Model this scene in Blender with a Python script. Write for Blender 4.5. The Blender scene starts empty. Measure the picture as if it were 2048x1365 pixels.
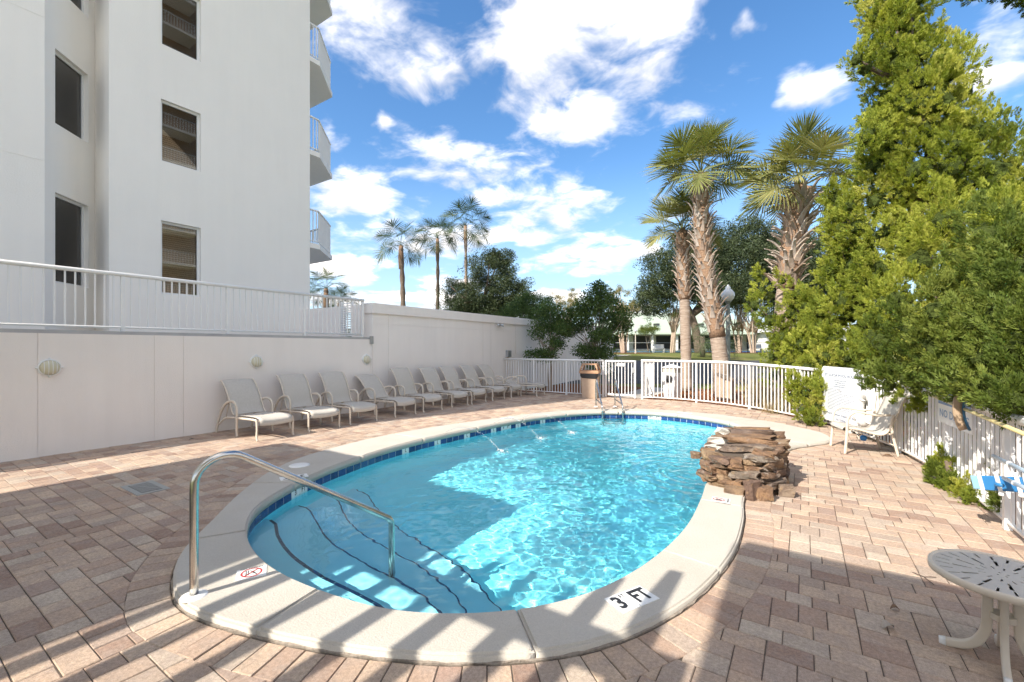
import bpy, bmesh, math, random
import numpy as np
from mathutils import Vector, Matrix, Euler

sc = bpy.context.scene
col = sc.collection
PI = math.pi
R = math.radians
rng = random.Random(7)
nrg = np.random.default_rng(11)

# ------------------------------------------------------------------ camera
YAW = R(33.42)
FPX, HZ, CXP, EYE = 885.0, 696.0, 1024.0, 1.6
CS, SN = math.cos(YAW), math.sin(YAW)
cam_d = bpy.data.cameras.new('camera')
cam = bpy.data.objects.new('camera', cam_d)
col.objects.link(cam)
cam.location = (0, 0, EYE)
cam.rotation_euler = (R(90), 0, YAW)
cam_d.sensor_width = 36.0
cam_d.lens = FPX / 2048 * 36.0
cam_d.shift_y = 13.5 / 2048
cam_d.clip_start = 0.05
cam_d.clip_end = 3000
sc.camera = cam

# ------------------------------------------------------------------ sun and sky
SUN_ELEV = R(39.5)
SUN_OFF = R(17.0)                       # shadows run 17 degrees off the wall direction (+Y), towards +X
lx, ly = math.sin(SUN_OFF), math.cos(SUN_OFF)
sun_dir = Vector((lx * math.cos(SUN_ELEV), ly * math.cos(SUN_ELEV), -math.sin(SUN_ELEV)))
sun_d = bpy.data.lights.new('sun', 'SUN')
sun = bpy.data.objects.new('sun', sun_d)
col.objects.link(sun)
sun.location = (-10, -30, 30)
sun.rotation_euler = sun_dir.to_track_quat('-Z', 'Y').to_euler()
sun_d.energy = 2.65
sun_d.angle = R(0.53)
sun_d.color = (1.0, 0.93, 0.82)
sun_d.cycles.is_caustics_light = True

sc.view_settings.view_transform = 'Standard'
sc.view_settings.look = 'None'
sc.view_settings.gamma = 1.0
sc.view_settings.use_curve_mapping = False
sc.view_settings.exposure = 1.6
sc.cycles.max_bounces = 10
sc.cycles.diffuse_bounces = 4
sc.cycles.glossy_bounces = 4
sc.cycles.transmission_bounces = 8
sc.cycles.transparent_max_bounces = 24
sc.cycles.caustics_reflective = False
sc.cycles.caustics_refractive = True
sc.cycles.sample_clamp_indirect = 4.0
sc.cycles.use_denoising = True
sc.cycles.use_light_tree = False
sc.cycles.use_adaptive_sampling = True
sc.cycles.adaptive_threshold = 0.02


class NT:
    """small helper round a node tree"""
    def __init__(s, tree):
        s.t = tree
        s.n = tree.nodes
        s.l = tree.links

    def node(s, kind, **kw):
        nd = s.n.new(kind)
        for k, v in kw.items():
            setattr(nd, k, v)
        return nd

    def put(s, inp, v):
        if isinstance(v, bpy.types.NodeSocket):
            s.l.new(v, inp)
        elif v is not None:
            if inp.type == 'RGBA' and not hasattr(v, '__len__'):
                v = (v, v, v, 1)
            if inp.type == 'RGBA' and len(v) == 3:
                v = (*v, 1)
            inp.default_value = v

    def math(s, op, a, b=None, c=None, clamp=False):
        nd = s.node('ShaderNodeMath', operation=op, use_clamp=clamp)
        for i, v in enumerate((a, b, c)):
            if v is not None:
                s.put(nd.inputs[i], v)
        return nd.outputs[0]

    def vmath(s, op, a, b=None):
        nd = s.node('ShaderNodeVectorMath', operation=op)
        s.put(nd.inputs[0], a)
        if b is not None:
            s.put(nd.inputs[1], b)
        return nd.outputs['Value'] if op in ('DOT_PRODUCT', 'LENGTH', 'DISTANCE') else nd.outputs[0]

    def noise(s, vec, scale, detail=3.0, rough=0.55, dist=0.0, out='Fac'):
        nd = s.node('ShaderNodeTexNoise')
        if vec is not None:
            s.put(nd.inputs['Vector'], vec)
        nd.inputs['Scale'].default_value = scale
        nd.inputs['Detail'].default_value = detail
        nd.inputs['Roughness'].default_value = rough
        nd.inputs['Distortion'].default_value = dist
        return nd.outputs[out]

    def ramp(s, fac, stops, interp='LINEAR'):
        nd = s.node('ShaderNodeValToRGB')
        cr = nd.color_ramp
        cr.interpolation = interp
        while len(cr.elements) < len(stops):
            cr.elements.new(0.5)
        for e, (p, c) in zip(cr.elements, stops):
            e.position = p
            e.color = (*c, 1) if hasattr(c, '__len__') else (c, c, c, 1)
        s.put(nd.inputs[0], fac)
        return nd.outputs[0]

    def mix(s, fac, a, b, mode='MIX'):
        nd = s.node('ShaderNodeMix', data_type='RGBA', blend_type=mode)
        s.put(nd.inputs[0], fac)
        s.put(nd.inputs[6], a)
        s.put(nd.inputs[7], b)
        return nd.outputs[2]

    def mapr(s, v, a, b, c, d, smooth=False):
        nd = s.node('ShaderNodeMapRange')
        if smooth:
            nd.interpolation_type = 'SMOOTHSTEP'
        s.put(nd.inputs[0], v)
        for i, k in enumerate((a, b, c, d)):
            nd.inputs[i + 1].default_value = k
        return nd.outputs[0]


def make_world():
    w = bpy.data.worlds.new('World')
    sc.world = w
    w.use_nodes = True
    w.node_tree.nodes.clear()
    T = NT(w.node_tree)
    out = T.node('ShaderNodeOutputWorld')
    bg = T.node('ShaderNodeBackground')
    sky = T.node('ShaderNodeTexSky')
    sky.sky_type = 'NISHITA'
    sky.sun_disc = False
    sky.sun_elevation = SUN_ELEV
    sky.sun_rotation = math.atan2(-sun_dir.x, -sun_dir.y)
    sky.air_density = 1.0
    sky.dust_density = 0.6
    sky.ozone_density = 2.2
    hsv = T.node('ShaderNodeHueSaturation')
    hsv.inputs['Saturation'].default_value = 1.22
    hsv.inputs['Value'].default_value = 0.55
    T.l.new(sky.outputs[0], hsv.inputs['Color'])
    tc = T.node('ShaderNodeTexCoord')
    d = T.vmath('NORMALIZE', tc.outputs['Generated'])
    sx = T.node('ShaderNodeSeparateXYZ')
    T.l.new(d, sx.inputs[0])
    x, y, z = sx.outputs
    # azimuth measured from the camera's compass bearing, clockwise; elevation
    a0 = T.math('ARCTAN2', x, y)
    az = T.math('ADD', a0, YAW)
    el = T.math('ARCSINE', z)
    wob = T.node('ShaderNodeSeparateColor')
    T.l.new(T.noise(d, 7.0, 3, 0.6, out='Color'), wob.inputs[0])
    azw = T.math('ADD', az, T.math('MULTIPLY', T.math('SUBTRACT', wob.outputs[0], 0.5), 0.22))
    elw = T.math('ADD', el, T.math('MULTIPLY', T.math('SUBTRACT', wob.outputs[1], 0.5), 0.10))
    # cloud-space coordinates: flat layer seen in perspective, softened near the horizon
    zz = T.math('ADD', T.math('MAXIMUM', z, 0.0), 0.16)
    px = T.math('DIVIDE', x, zz)
    py = T.math('DIVIDE', y, zz)
    cv = T.node('ShaderNodeCombineXYZ')
    T.l.new(px, cv.inputs[0]); T.l.new(py, cv.inputs[1])
    P = cv.outputs[0]
    # domain warp gives cauliflower edges
    wv = T.noise(P, 3.0, 2, 0.5, out='Color')
    Pw = T.vmath('ADD', P, T.vmath('MULTIPLY', T.vmath('SUBTRACT', wv, (0.5, 0.5, 0.5)), (0.22, 0.22, 0.22)))
    n1 = T.noise(Pw, 2.6, 6, 0.58)
    big = T.noise(P, 0.9, 2, 0.5)

    def blob(u, v, ru, rv):
        # cloud banks given by their bearing and height above the horizon
        ca = math.atan2(u - CXP, FPX)
        ce = math.atan2(HZ - v, math.hypot(FPX, u - CXP))
        k = FPX / math.cos(ca) / math.cos(ce)
        wa, we = ru / k * math.cos(ca) / math.cos(ce), rv / k
        da = T.math('MULTIPLY', T.math('SUBTRACT', azw, ca), 1 / wa)
        de = T.math('MULTIPLY', T.math('SUBTRACT', elw, ce), 1 / we)
        r2 = T.math('ADD', T.math('MULTIPLY', da, da), T.math('MULTIPLY', de, de))
        return T.math('SUBTRACT', 1.0, T.math('POWER', r2, 0.6)), de

    cover = None
    low = None
    for b in ((1010, 95, 260, 120), (880, 150, 130, 60), (1290, 90, 150, 140), (1160, 232, 120, 40), (920, 325, 190, 58),
              (1080, 415, 260, 62), (680, 370, 110, 62), (640, 270, 60, 38), (780, 262, 40, 24), (1640, 180, 75, 48), (960, 480, 330, 42),
              (690, 540, 170, 42), (1190, 515, 170, 26), (1970, 55, 130, 75), (1960, 165, 60, 45), (1500, 34, 46, 52),
              (880, 600, 420, 40), (420, 200, 200, 90), (2250, 260, 220, 120), (100, 330, 200, 70)):
        f, de = blob(*b)
        cover = f if cover is None else T.math('MAXIMUM', cover, f)
        wgt = T.math('MULTIPLY', T.math('MAXIMUM', f, 0.0), T.math('MULTIPLY', de, -1.0))
        low = wgt if low is None else T.math('ADD', low, wgt)
    cover = T.math('MAXIMUM', cover, -0.9)
    # elsewhere in the sky denser random cloud is added, partly to lift ambient light
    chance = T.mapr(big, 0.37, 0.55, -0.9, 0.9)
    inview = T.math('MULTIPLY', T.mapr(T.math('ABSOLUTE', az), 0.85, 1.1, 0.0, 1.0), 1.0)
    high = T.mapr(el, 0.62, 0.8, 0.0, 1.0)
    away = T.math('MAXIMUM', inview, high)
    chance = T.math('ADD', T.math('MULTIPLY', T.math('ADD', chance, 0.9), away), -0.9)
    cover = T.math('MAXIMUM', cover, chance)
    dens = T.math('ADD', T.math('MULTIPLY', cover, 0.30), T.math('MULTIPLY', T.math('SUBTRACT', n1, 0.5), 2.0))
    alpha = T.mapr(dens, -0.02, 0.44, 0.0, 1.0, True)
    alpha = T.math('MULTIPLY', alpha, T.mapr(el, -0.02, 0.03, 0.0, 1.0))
    # grey undersides where a bank is thick and low
    n2 = T.noise(Pw, 4.0, 4, 0.6)
    shade = T.math('ADD', T.math('MULTIPLY', low, 0.9), T.math('MULTIPLY', T.math('SUBTRACT', n2, 0.5), 0.9))
    shade = T.mapr(shade, -0.5, 0.5, 0.0, 1.0, True)
    cc = T.mix(shade, (5.4, 5.0, 4.6), (2.15, 2.15, 2.25))
    # thin haze towards the horizon
    hz = T.mapr(el, 0.0, 0.42, 0.62, 0.0, True)
    base = T.mix(hz, hsv.outputs[0], (1.65, 2.2, 2.9))
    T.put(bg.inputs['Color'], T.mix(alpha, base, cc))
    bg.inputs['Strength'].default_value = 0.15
    T.l.new(bg.outputs[0], out.inputs[0])
    w.cycles.sampling_method = 'MANUAL'
    w.cycles.sample_map_resolution = 512


make_world()


# ------------------------------------------------------------------ helpers
def ground_at(u, v, z=0.0):
    d = FPX * (EYE - z) / (v - HZ)
    x = (u - CXP) * d / FPX
    return Vector((x * CS - d * SN, x * SN + d * CS, z))


def at_depth(u, v, d):
    x = (u - CXP) * d / FPX
    return Vector((x * CS - d * SN, x * SN + d * CS, EYE - (v - HZ) * d / FPX))


MATS = {}


def mat(name, base, rough=0.6, metallic=0.0, spec=0.5, noise=None, bump=None, build=None, **kw):
    """base colour, optional noise=(scale, amount), bump=(scale, distance)"""
    m = bpy.data.materials.new(name)
    m.use_nodes = True
    T = NT(m.node_tree)
    b = m.node_tree.nodes['Principled BSDF']
    b.inputs['Roughness'].default_value = rough
    b.inputs['Metallic'].default_value = metallic
    b.inputs['Specular IOR Level'].default_value = spec
    for k, v in kw.items():
        T.put(b.inputs[k], v)
    co = T.node('ShaderNodeTexCoord').outputs['Object']
    T.put(b.inputs['Base Color'], base)
    if noise:
        n = T.noise(co, noise[0], 5, 0.6)
        f = T.mapr(n, 0.25, 0.75, 1 - noise[1], 1 + noise[1])
        T.put(b.inputs['Base Color'], T.mix(1.0, (*base, 1), f, 'MULTIPLY'))
    if bump:
        n = T.noise(co, bump[0], 4, 0.6)
        bp = T.node('ShaderNodeBump')
        bp.inputs['Strength'].default_value = 1.0
        bp.inputs['Distance'].default_value = bump[1]
        T.l.new(n, bp.inputs['Height'])
        T.l.new(bp.outputs[0], b.inputs['Normal'])
    if build:
        build(T, b, co)
    MATS[name] = m
    return m


class MB:
    """collects geometry for one mesh"""
    def __init__(s):
        s.v, s.f, s.mi, s.sm = [], [], [], []
        s.cur = 0
        s.smooth = False

    def add(s, vs, fs, smooth=None):
        o = len(s.v)
        s.v += [tuple(p) for p in vs]
        for f in fs:
            s.f.append(tuple(o + i for i in f))
            s.mi.append(s.cur)
            s.sm.append(s.smooth if smooth is None else smooth)
        return s

    def box(s, c, d, rot=None, bev=0.0):
        hx, hy, hz = d[0] / 2, d[1] / 2, d[2] / 2
        if bev:
            vs, fs = chamfer_box(hx, hy, hz, bev)
        else:
            vs = [(x, y, z) for z in (-hz, hz) for y in (-hy, hy) for x in (-hx, hx)]
            fs = [(0, 2, 3, 1), (4, 5, 7, 6), (0, 1, 5, 4), (2, 6, 7, 3), (0, 4, 6, 2), (1, 3, 7, 5)]
        M = rot if rot is not None else Matrix()
        c = Vector(c)
        return s.add([M.to_3x3() @ Vector(p) + c for p in vs], fs)

    def bx(s, x0, x1, y0, y1, z0, z1, bev=0.0):
        return s.box(((x0 + x1) / 2, (y0 + y1) / 2, (z0 + z1) / 2), (abs(x1 - x0), abs(y1 - y0), abs(z1 - z0)), None, bev)

    def prism(s, poly, z0, z1):
        n = len(poly)
        vs = [(p[0], p[1], z0) for p in poly] + [(p[0], p[1], z1) for p in poly]
        fs = [tuple(range(n - 1, -1, -1)), tuple(range(n, 2 * n))] + [(i, (i + 1) % n, n + (i + 1) % n, n + i) for i in range(n)]
        return s.add(vs, fs)

    def tube(s, pts, rad, n=8, cap=True, closed=False, flat=None, up=None):
        """sweep; rad number or list; flat=(w,h) gives a rounded-rectangle section"""
        pts = [Vector(p) for p in pts]
        m = len(pts)
        rads = rad if hasattr(rad, '__len__') else [rad] * m
        if up is None:
            up = Vector((0, 0, 1))
        ref = None
        rings = []
        for i, p in enumerate(pts):
            if closed:
                t = (pts[(i + 1) % m] - pts[i - 1])
            else:
                t = pts[min(i + 1, m - 1)] - pts[max(i - 1, 0)]
            t.normalize()
            if ref is None:
                ref = up - t * up.dot(t)
                if ref.length < 1e-3:
                    ref = Vector((1, 0, 0)) - t * t.x
            else:
                ref = ref - t * ref.dot(t)
            if ref.length < 1e-6:
                ref = Vector((0, 1, 0))
            ref.normalize()
            b = t.cross(ref)
            ring = []
            for k in range(n):
                a = 2 * PI * k / n
                ca, sa = math.cos(a), math.sin(a)
                if flat:
                    e = 0.35
                    ca = math.copysign(abs(ca) ** e, ca); sa = math.copysign(abs(sa) ** e, sa)
                    ring.append(p + b * (ca * flat[0] / 2 * rads[i]) + ref * (sa * flat[1] / 2 * rads[i]))
                else:
                    ring.append(p + (b * ca + ref * sa) * rads[i])
            rings.append(ring)
        vs = [q for r_ in rings for q in r_]
        fs = []
        for i in range(m if closed else m - 1):
            j = (i + 1) % m
            for k in range(n):
                k2 = (k + 1) % n
                fs.append((i * n + k, i * n + k2, j * n + k2, j * n + k))
        if cap and not closed:
            fs.append(tuple(range(n - 1, -1, -1)))
            fs.append(tuple((m - 1) * n + k for k in range(n)))
        return s.add(vs, fs, True)

    def lathe(s, prof, c=(0, 0, 0), n=20, rot=None, smooth=True):
        vs, fs = [], []
        M = rot.to_3x3() if rot is not None else Matrix.Identity(3)
        c = Vector(c)
        for r_, z in prof:
            for k in range(n):
                a = 2 * PI * k / n
                vs.append(M @ Vector((r_ * math.cos(a), r_ * math.sin(a), z)) + c)
        m = len(prof)
        for i in range(m - 1):
            for k in range(n):
                k2 = (k + 1) % n
                fs.append((i * n + k, i * n + k2, (i + 1) * n + k2, (i + 1) * n + k))
        s.add(vs, fs, smooth)
        if prof[0][0] > 1e-4:
            s.add(vs[:n], [tuple(range(n - 1, -1, -1))], False)
        if prof[-1][0] > 1e-4:
            s.add(vs[-n:], [tuple(range(n))], False)
        return s

    def mesh(s, name):
        me = bpy.data.meshes.new(name)
        me.from_pydata(s.v, [], s.f)
        me.polygons.foreach_set('use_smooth', s.sm)
        if any(s.mi):
            me.polygons.foreach_set('material_index', s.mi)
        me.update()
        return me

    def build(s, name, mats, parent=None, loc=None):
        return link(name, s.mesh(name), mats, parent, loc)


def chamfer_box(hx, hy, hz, b):
    vs, fs = [], []
    # top and bottom rings, chamfered on the upper edge only (cheap)
    for z, i in ((-hz, 0), (hz - b, 0), (hz, b)):
        for x, y in ((-1, -1), (1, -1), (1, 1), (-1, 1)):
            vs.append((x * (hx - i), y * (hy - i), z))
    fs.append((3, 2, 1, 0))
    fs.append((8, 9, 10, 11))
    for o in (0, 4):
        for k in range(4):
            k2 = (k + 1) % 4
            fs.append((o + k, o + k2, o + 4 + k2, o + 4 + k))
    return vs, fs


def link(name, me, mats, parent=None, loc=None):
    o = bpy.data.objects.new(name, me)
    col.objects.link(o)
    if mats is not None:
        for m in (mats if isinstance(mats, (list, tuple)) else [mats]):
            me.materials.append(MATS[m] if isinstance(m, str) else m)
    if parent is not None:
        o.parent = parent
    if loc is not None:
        o.location = loc
    return o


def thing(name, label, cat, loc=(0, 0, 0), rz=0.0, group=None):
    o = bpy.data.objects.new(name, None)
    o.empty_display_size = 0.2
    col.objects.link(o)
    o.location = loc
    o.rotation_euler = (0, 0, rz)
    return tag(o, label, cat, group)


def tag(o, label, cat, group=None, kind=None):
    o['label'] = label
    o['category'] = cat
    if group:
        o['group'] = group
    if kind:
        o['kind'] = kind
    return o


def struct(o):
    o['kind'] = 'structure'
    return o


def copy_tree(o, parent=None):
    c = o.copy()
    col.objects.link(c)
    c.parent = parent
    for ch in list(o.children):
        copy_tree(ch, c)
    return c


def spline(pts, n, closed=False):
    """Catmull-Rom through pts, n samples per span"""
    P_ = [Vector((*p, 0)) if len(p) == 2 else Vector(p) for p in pts]
    m = len(P_)
    out = []
    for i in range(m if closed else m - 1):
        if closed:
            a, b, c, d = P_[i - 1], P_[i], P_[(i + 1) % m], P_[(i + 2) % m]
        else:
            a, b, c, d = P_[max(i - 1, 0)], P_[i], P_[i + 1], P_[min(i + 2, m - 1)]
        for k in range(n):
            t = k / n
            out.append(0.5 * ((2 * b) + (c - a) * t + (2 * a - 5 * b + 4 * c - d) * t * t + (3 * b - a - 3 * c + d) * t ** 3))
    if not closed:
        out.append(P_[-1])
    return out


def resample(pts, step=None, count=None, closed=False):
    pts = [Vector(p) for p in pts]
    if closed:
        pts = pts + [pts[0]]
    L = [0.0]
    for a, b in zip(pts, pts[1:]):
        L.append(L[-1] + (b - a).length)
    tot = L[-1]
    if count is None:
        count = max(2, round(tot / step))
    out = []
    j = 0
    for i in range(count if closed else count + 1):
        s_ = tot * i / count
        while j < len(L) - 2 and L[j + 1] < s_:
            j += 1
        t = (s_ - L[j]) / max(1e-9, L[j + 1] - L[j])
        out.append(pts[j].lerp(pts[j + 1], t))
    return out


def inside(poly, x, y):
    c = False
    n = len(poly)
    j = n - 1
    for i in range(n):
        xi, yi, xj, yj = poly[i][0], poly[i][1], poly[j][0], poly[j][1]
        if (yi > y) != (yj > y) and x < (xj - xi) * (y - yi) / (yj - yi) + xi:
            c = not c
        j = i
    return c


def text_mesh(txt, size=1.0, align='CENTER', extrude=0.0, res=2, bold=0.0):
    cu = bpy.data.curves.new('txt', 'FONT')
    cu.body = txt
    cu.size = size
    cu.align_x = align
    cu.align_y = 'CENTER'
    cu.extrude = extrude
    cu.offset = size * bold
    cu.resolution_u = res
    ob = bpy.data.objects.new('txt', cu)
    me = bpy.data.meshes.new_from_object(ob)
    bpy.data.objects.remove(ob)
    bpy.data.curves.remove(cu)
    me.materials.clear()
    return me


def place_text(name, txt, size, m, M, parent, sx=1.0, extrude=0.0, align='CENTER', bold=0.018):
    me = text_mesh(txt, size, align, extrude, 2, bold)
    me.transform(Matrix.Diagonal((sx, 1, 1, 1)))
    me.transform(M)
    me.name = name
    return link(name, me, m, parent)


def frame(o, x, y, z):
    """matrix with columns x,y,z axes and origin o"""
    x, y, z = Vector(x).normalized(), Vector(y).normalized(), Vector(z).normalized()
    M = Matrix.Identity(4)
    for i in range(3):
        M[i][0], M[i][1], M[i][2], M[i][3] = x[i], y[i], z[i], o[i]
    return M

# ------------------------------------------------------------------ materials
def _stucco(scale=60, dist=0.004, stain=0.06, warm=(1.0, 0.97, 0.93)):
    def f(T, b, co):
        pos = T.node('ShaderNodeNewGeometry').outputs['Position']
        big = T.noise(pos, 0.55, 4, 0.6)
        # faint vertical run-off streaks
        mp = T.node('ShaderNodeMapping')
        mp.inputs['Scale'].default_value = (3.0, 3.0, 0.25)
        T.l.new(pos, mp.inputs[0])
        st = T.noise(mp.outputs[0], 1.6, 5, 0.65)
        k = T.math('ADD', T.math('MULTIPLY', T.math('SUBTRACT', big, 0.5), stain * 1.6), T.math('MULTIPLY', T.math('SUBTRACT', st, 0.5), stain))
        fac = T.math('ADD', k, 1.0)
        base = b.inputs['Base Color'].default_value[:3]
        T.put(b.inputs['Base Color'], T.mix(1.0, base, fac, 'MULTIPLY'))
        n = T.noise(pos, scale, 4, 0.65)
        bp = T.node('ShaderNodeBump')
        bp.inputs['Distance'].default_value = dist
        bp.inputs['Strength'].default_value = 0.7
        T.l.new(n, bp.inputs['Height'])
        T.l.new(bp.outputs[0], b.inputs['Normal'])
    return f


mat('tower_stucco', (0.88, 0.84, 0.775), 0.85, spec=0.2, build=_stucco(45, 0.004, 0.06))
mat('wall_stucco', (0.84, 0.785, 0.735), 0.85, spec=0.2, build=_stucco(60, 0.005, 0.10))
mat('white_metal', (0.82, 0.81, 0.79), 0.4, spec=0.4, noise=(9, 0.03))
mat('window_frame', (0.80, 0.79, 0.77), 0.45)
mat('dark_blind', (0.24, 0.245, 0.25), 0.7)
mat('tan_blind', (0.78, 0.69, 0.56), 0.7)
mat('room_dark', (0.03, 0.03, 0.032), 0.8)
mat('grey_concrete', (0.42, 0.40, 0.38), 0.9, noise=(4, 0.12))
mat('tan_tower', (0.55, 0.40, 0.28), 0.85)


def _glass(T, b, co):
    b.inputs['Transmission Weight'].default_value = 0.0
pane = bpy.data.materials.new('window_glass')
pane.use_nodes = True
_T = NT(pane.node_tree)
_T.n.clear()
_o = _T.node('ShaderNodeOutputMaterial')
_fr = _T.node('ShaderNodeFresnel'); _fr.inputs['IOR'].default_value = 2.15
_tr = _T.node('ShaderNodeBsdfTransparent'); _tr.inputs[0].default_value = (0.84, 0.82, 0.78, 1)
_gl = _T.node('ShaderNodeBsdfGlossy'); _gl.inputs['Roughness'].default_value = 0.015
_mx = _T.node('ShaderNodeMixShader')
_T.l.new(_fr.outputs[0], _mx.inputs[0]); _T.l.new(_tr.outputs[0], _mx.inputs[1]); _T.l.new(_gl.outputs[0], _mx.inputs[2])
_T.l.new(_mx.outputs[0], _o.inputs[0])
MATS['window_glass'] = pane


def _paver(T, b, co):
    pos = T.node('ShaderNodeNewGeometry').outputs['Position']
    at = T.node('ShaderNodeAttribute', attribute_name='pv')
    pv = at.outputs['Fac']
    tone = T.ramp(pv, [(0.0, (0.31, 0.205, 0.155)), (0.2, (0.44, 0.315, 0.235)), (0.4, (0.55, 0.42, 0.31)), (0.58, (0.47, 0.335, 0.245)),
                       (0.75, (0.40, 0.315, 0.25)), (0.88, (0.54, 0.445, 0.35)), (1.0, (0.35, 0.24, 0.19))])
    # mottling inside one paver, blended casting colour
    off = T.vmath('ADD', pos, T.vmath('MULTIPLY', at.outputs['Color'], (37.0, 19.0, 0.0)))
    m = T.noise(off, 9.0, 4, 0.6)
    tone = T.mix(T.mapr(m, 0.42, 0.66, 0.0, 0.55), tone, (0.37, 0.295, 0.25))
    fine = T.noise(pos, 260.0, 3, 0.7)
    mid = T.noise(pos, 55.0, 4, 0.7)
    tone = T.mix(1.0, tone, T.mapr(mid, 0.3, 0.7, 0.74, 1.24), 'MULTIPLY')
    pit = T.noise(pos, 110.0, 2, 0.6)
    tone = T.mix(T.mapr(pit, 0.62, 0.72, 0.0, 0.6), tone, (0.16, 0.11, 0.085))
    tone = T.mix(1.0, tone, T.mapr(fine, 0.25, 0.75, 0.72, 1.28), 'MULTIPLY')
    dirt = T.noise(pos, 1.3, 5, 0.65)
    tone = T.mix(1.0, tone, T.mapr(dirt, 0.3, 0.75, 1.1, 0.84), 'MULTIPLY')
    # light shell specks in the mix
    vo = T.node('ShaderNodeTexVoronoi')
    vo.inputs['Scale'].default_value = 170.0
    T.l.new(pos, vo.inputs['Vector'])
    spk = T.math('LESS_THAN', vo.outputs['Distance'], 0.16)
    tone = T.mix(T.math('MULTIPLY', spk, 0.45), tone, (0.66, 0.60, 0.54))
    T.put(b.inputs['Base Color'], tone)
    h = T.math('ADD', fine, T.math('MULTIPLY', T.noise(pos, 40.0, 3, 0.6), 1.5))
    bp = T.node('ShaderNodeBump')
    bp.inputs['Distance'].default_value = 0.003
    bp.inputs['Strength'].default_value = 0.8
    T.l.new(h, bp.inputs['Height'])
    T.l.new(bp.outputs[0], b.inputs['Normal'])


mat('paver', (0.5, 0.38, 0.3), 0.88, spec=0.25, build=_paver)
mat('joint_sand', (0.10, 0.078, 0.06), 0.95, noise=(60, 0.3))


def _coping(T, b, co):
    pos = T.node('ShaderNodeNewGeometry').outputs['Position']
    n = T.noise(pos, 1.4, 5, 0.6)
    c = T.mix(T.mapr(n, 0.3, 0.7, 0, 1), (0.475, 0.435, 0.375), (0.53, 0.495, 0.44))
    rust = T.noise(pos, 2.7, 6, 0.7)
    c = T.mix(T.mapr(rust, 0.66, 0.8, 0.0, 0.35), c, (0.50, 0.40, 0.31))
    fine = T.noise(pos, 150, 3, 0.6)
    c = T.mix(1.0, c, T.mapr(fine, 0.3, 0.7, 0.9, 1.08), 'MULTIPLY')
    T.put(b.inputs['Base Color'], c)
    bp = T.node('ShaderNodeBump')
    bp.inputs['Distance'].default_value = 0.006
    bp.inputs['Strength'].default_value = 0.7
    T.l.new(T.noise(pos, 85, 3, 0.6), bp.inputs['Height'])
    T.l.new(bp.outputs[0], b.inputs['Normal'])


mat('coping', (0.74, 0.68, 0.6), 0.85, spec=0.25, build=_coping)
mat('coping_edge', (0.27, 0.23, 0.19), 0.95, noise=(40, 0.35), bump=(60, 0.01))
mat('plaster', (0.26, 0.83, 0.95), 0.6, spec=0.1, noise=(2.0, 0.05))
mat('step_plaster', (0.36, 0.74, 0.86), 0.6, spec=0.1, noise=(2.0, 0.05))
def _tile(T, b, co):
    oi = T.node('ShaderNodeObjectInfo').outputs['Random']
    pos = T.node('ShaderNodeNewGeometry').outputs['Position']
    c = T.mix(oi, (0.010, 0.035, 0.13), (0.028, 0.075, 0.24))
    n = T.noise(pos, 30, 3, 0.6)
    T.put(b.inputs['Base Color'], T.mix(T.mapr(n, 0.45, 0.75, 0, 0.45), c, (0.05, 0.13, 0.33)))
mat('blue_tile', (0.02, 0.07, 0.28), 0.15, build=_tile)
mat('navy_tile', (0.01, 0.025, 0.09), 0.25)
mat('white_tile', (0.80, 0.80, 0.78), 0.3)
mat('grout', (0.66, 0.70, 0.72), 0.9)
mat('black_ink', (0.02, 0.02, 0.022), 0.5)
mat('red_ink', (0.45, 0.05, 0.05), 0.5)
mat('steel', (0.62, 0.60, 0.56), 0.2, metallic=1.0, noise=(20, 0.12))

# ------------------------------------------------------------------ deck and pool
OUTER = [(-3.5, 1.215), (-3.1, 1.15), (-2.53, 1.265), (-1.9, 1.49), (-1.36, 1.79), (-.91, 2.225), (-.61, 2.86), (-.46, 3.7), (-.46, 4.5), (-.52, 5.15),
         (-.5, 5.9), (-.42, 6.9), (-.2, 8.1), (.1, 8.68), (.33, 9.05), (.39, 9.4), (.26, 9.87), (-.1, 10.32), (-.62, 10.78), (-1.62, 11.22), (-2.9, 11.34), (-4.15, 10.75),
         (-5.05, 9.65), (-5.56, 8.35), (-5.9, 7.15), (-6.13, 6.1), (-6.2, 5.2), (-6.13, 4.34), (-5.95, 3.58), (-5.6, 2.95), (-5.05, 2.35), (-4.5, 1.87), (-3.98, 1.44)]
INNER = [(-3.96, 1.88), (-3.5, 1.72), (-3.02, 1.66), (-2.5, 1.69), (-2.04, 1.79), (-1.65, 2.0), (-1.32, 2.31), (-1.08, 2.72), (-.92, 3.3), (-.84, 4.05),
         (-.87, 4.9), (-.93, 5.6), (-.97, 6.5), (-.93, 7.5), (-.86, 8.5), (-.88, 9.3), (-1.15, 10.05), (-1.8, 10.6), (-2.9, 10.83), (-4.05, 10.35),
         (-4.72, 9.5), (-5.15, 8.3), (-5.36, 6.95), (-5.46, 5.7), (-5.43, 4.75), (-5.28, 3.9), (-5.1, 3.3), (-4.82, 2.7), (-4.45, 2.2)]
outer = resample(spline(OUTER, 10, True), count=520, closed=True)
inner = resample(spline(INNER, 10, True), count=420, closed=True)
WATER_Z = -0.12
TOP = 0.05


def curve_normals(c):
    n = len(c)
    out = []
    for i in range(n):
        t = c[(i + 1) % n] - c[i - 1]
        out.append(Vector((t.y, -t.x, 0)).normalized())
    return out


in_n, out_n = curve_normals(inner), curve_normals(outer)

pool = struct(bpy.data.objects.new('swimming_pool', None)); col.objects.link(pool)
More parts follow.
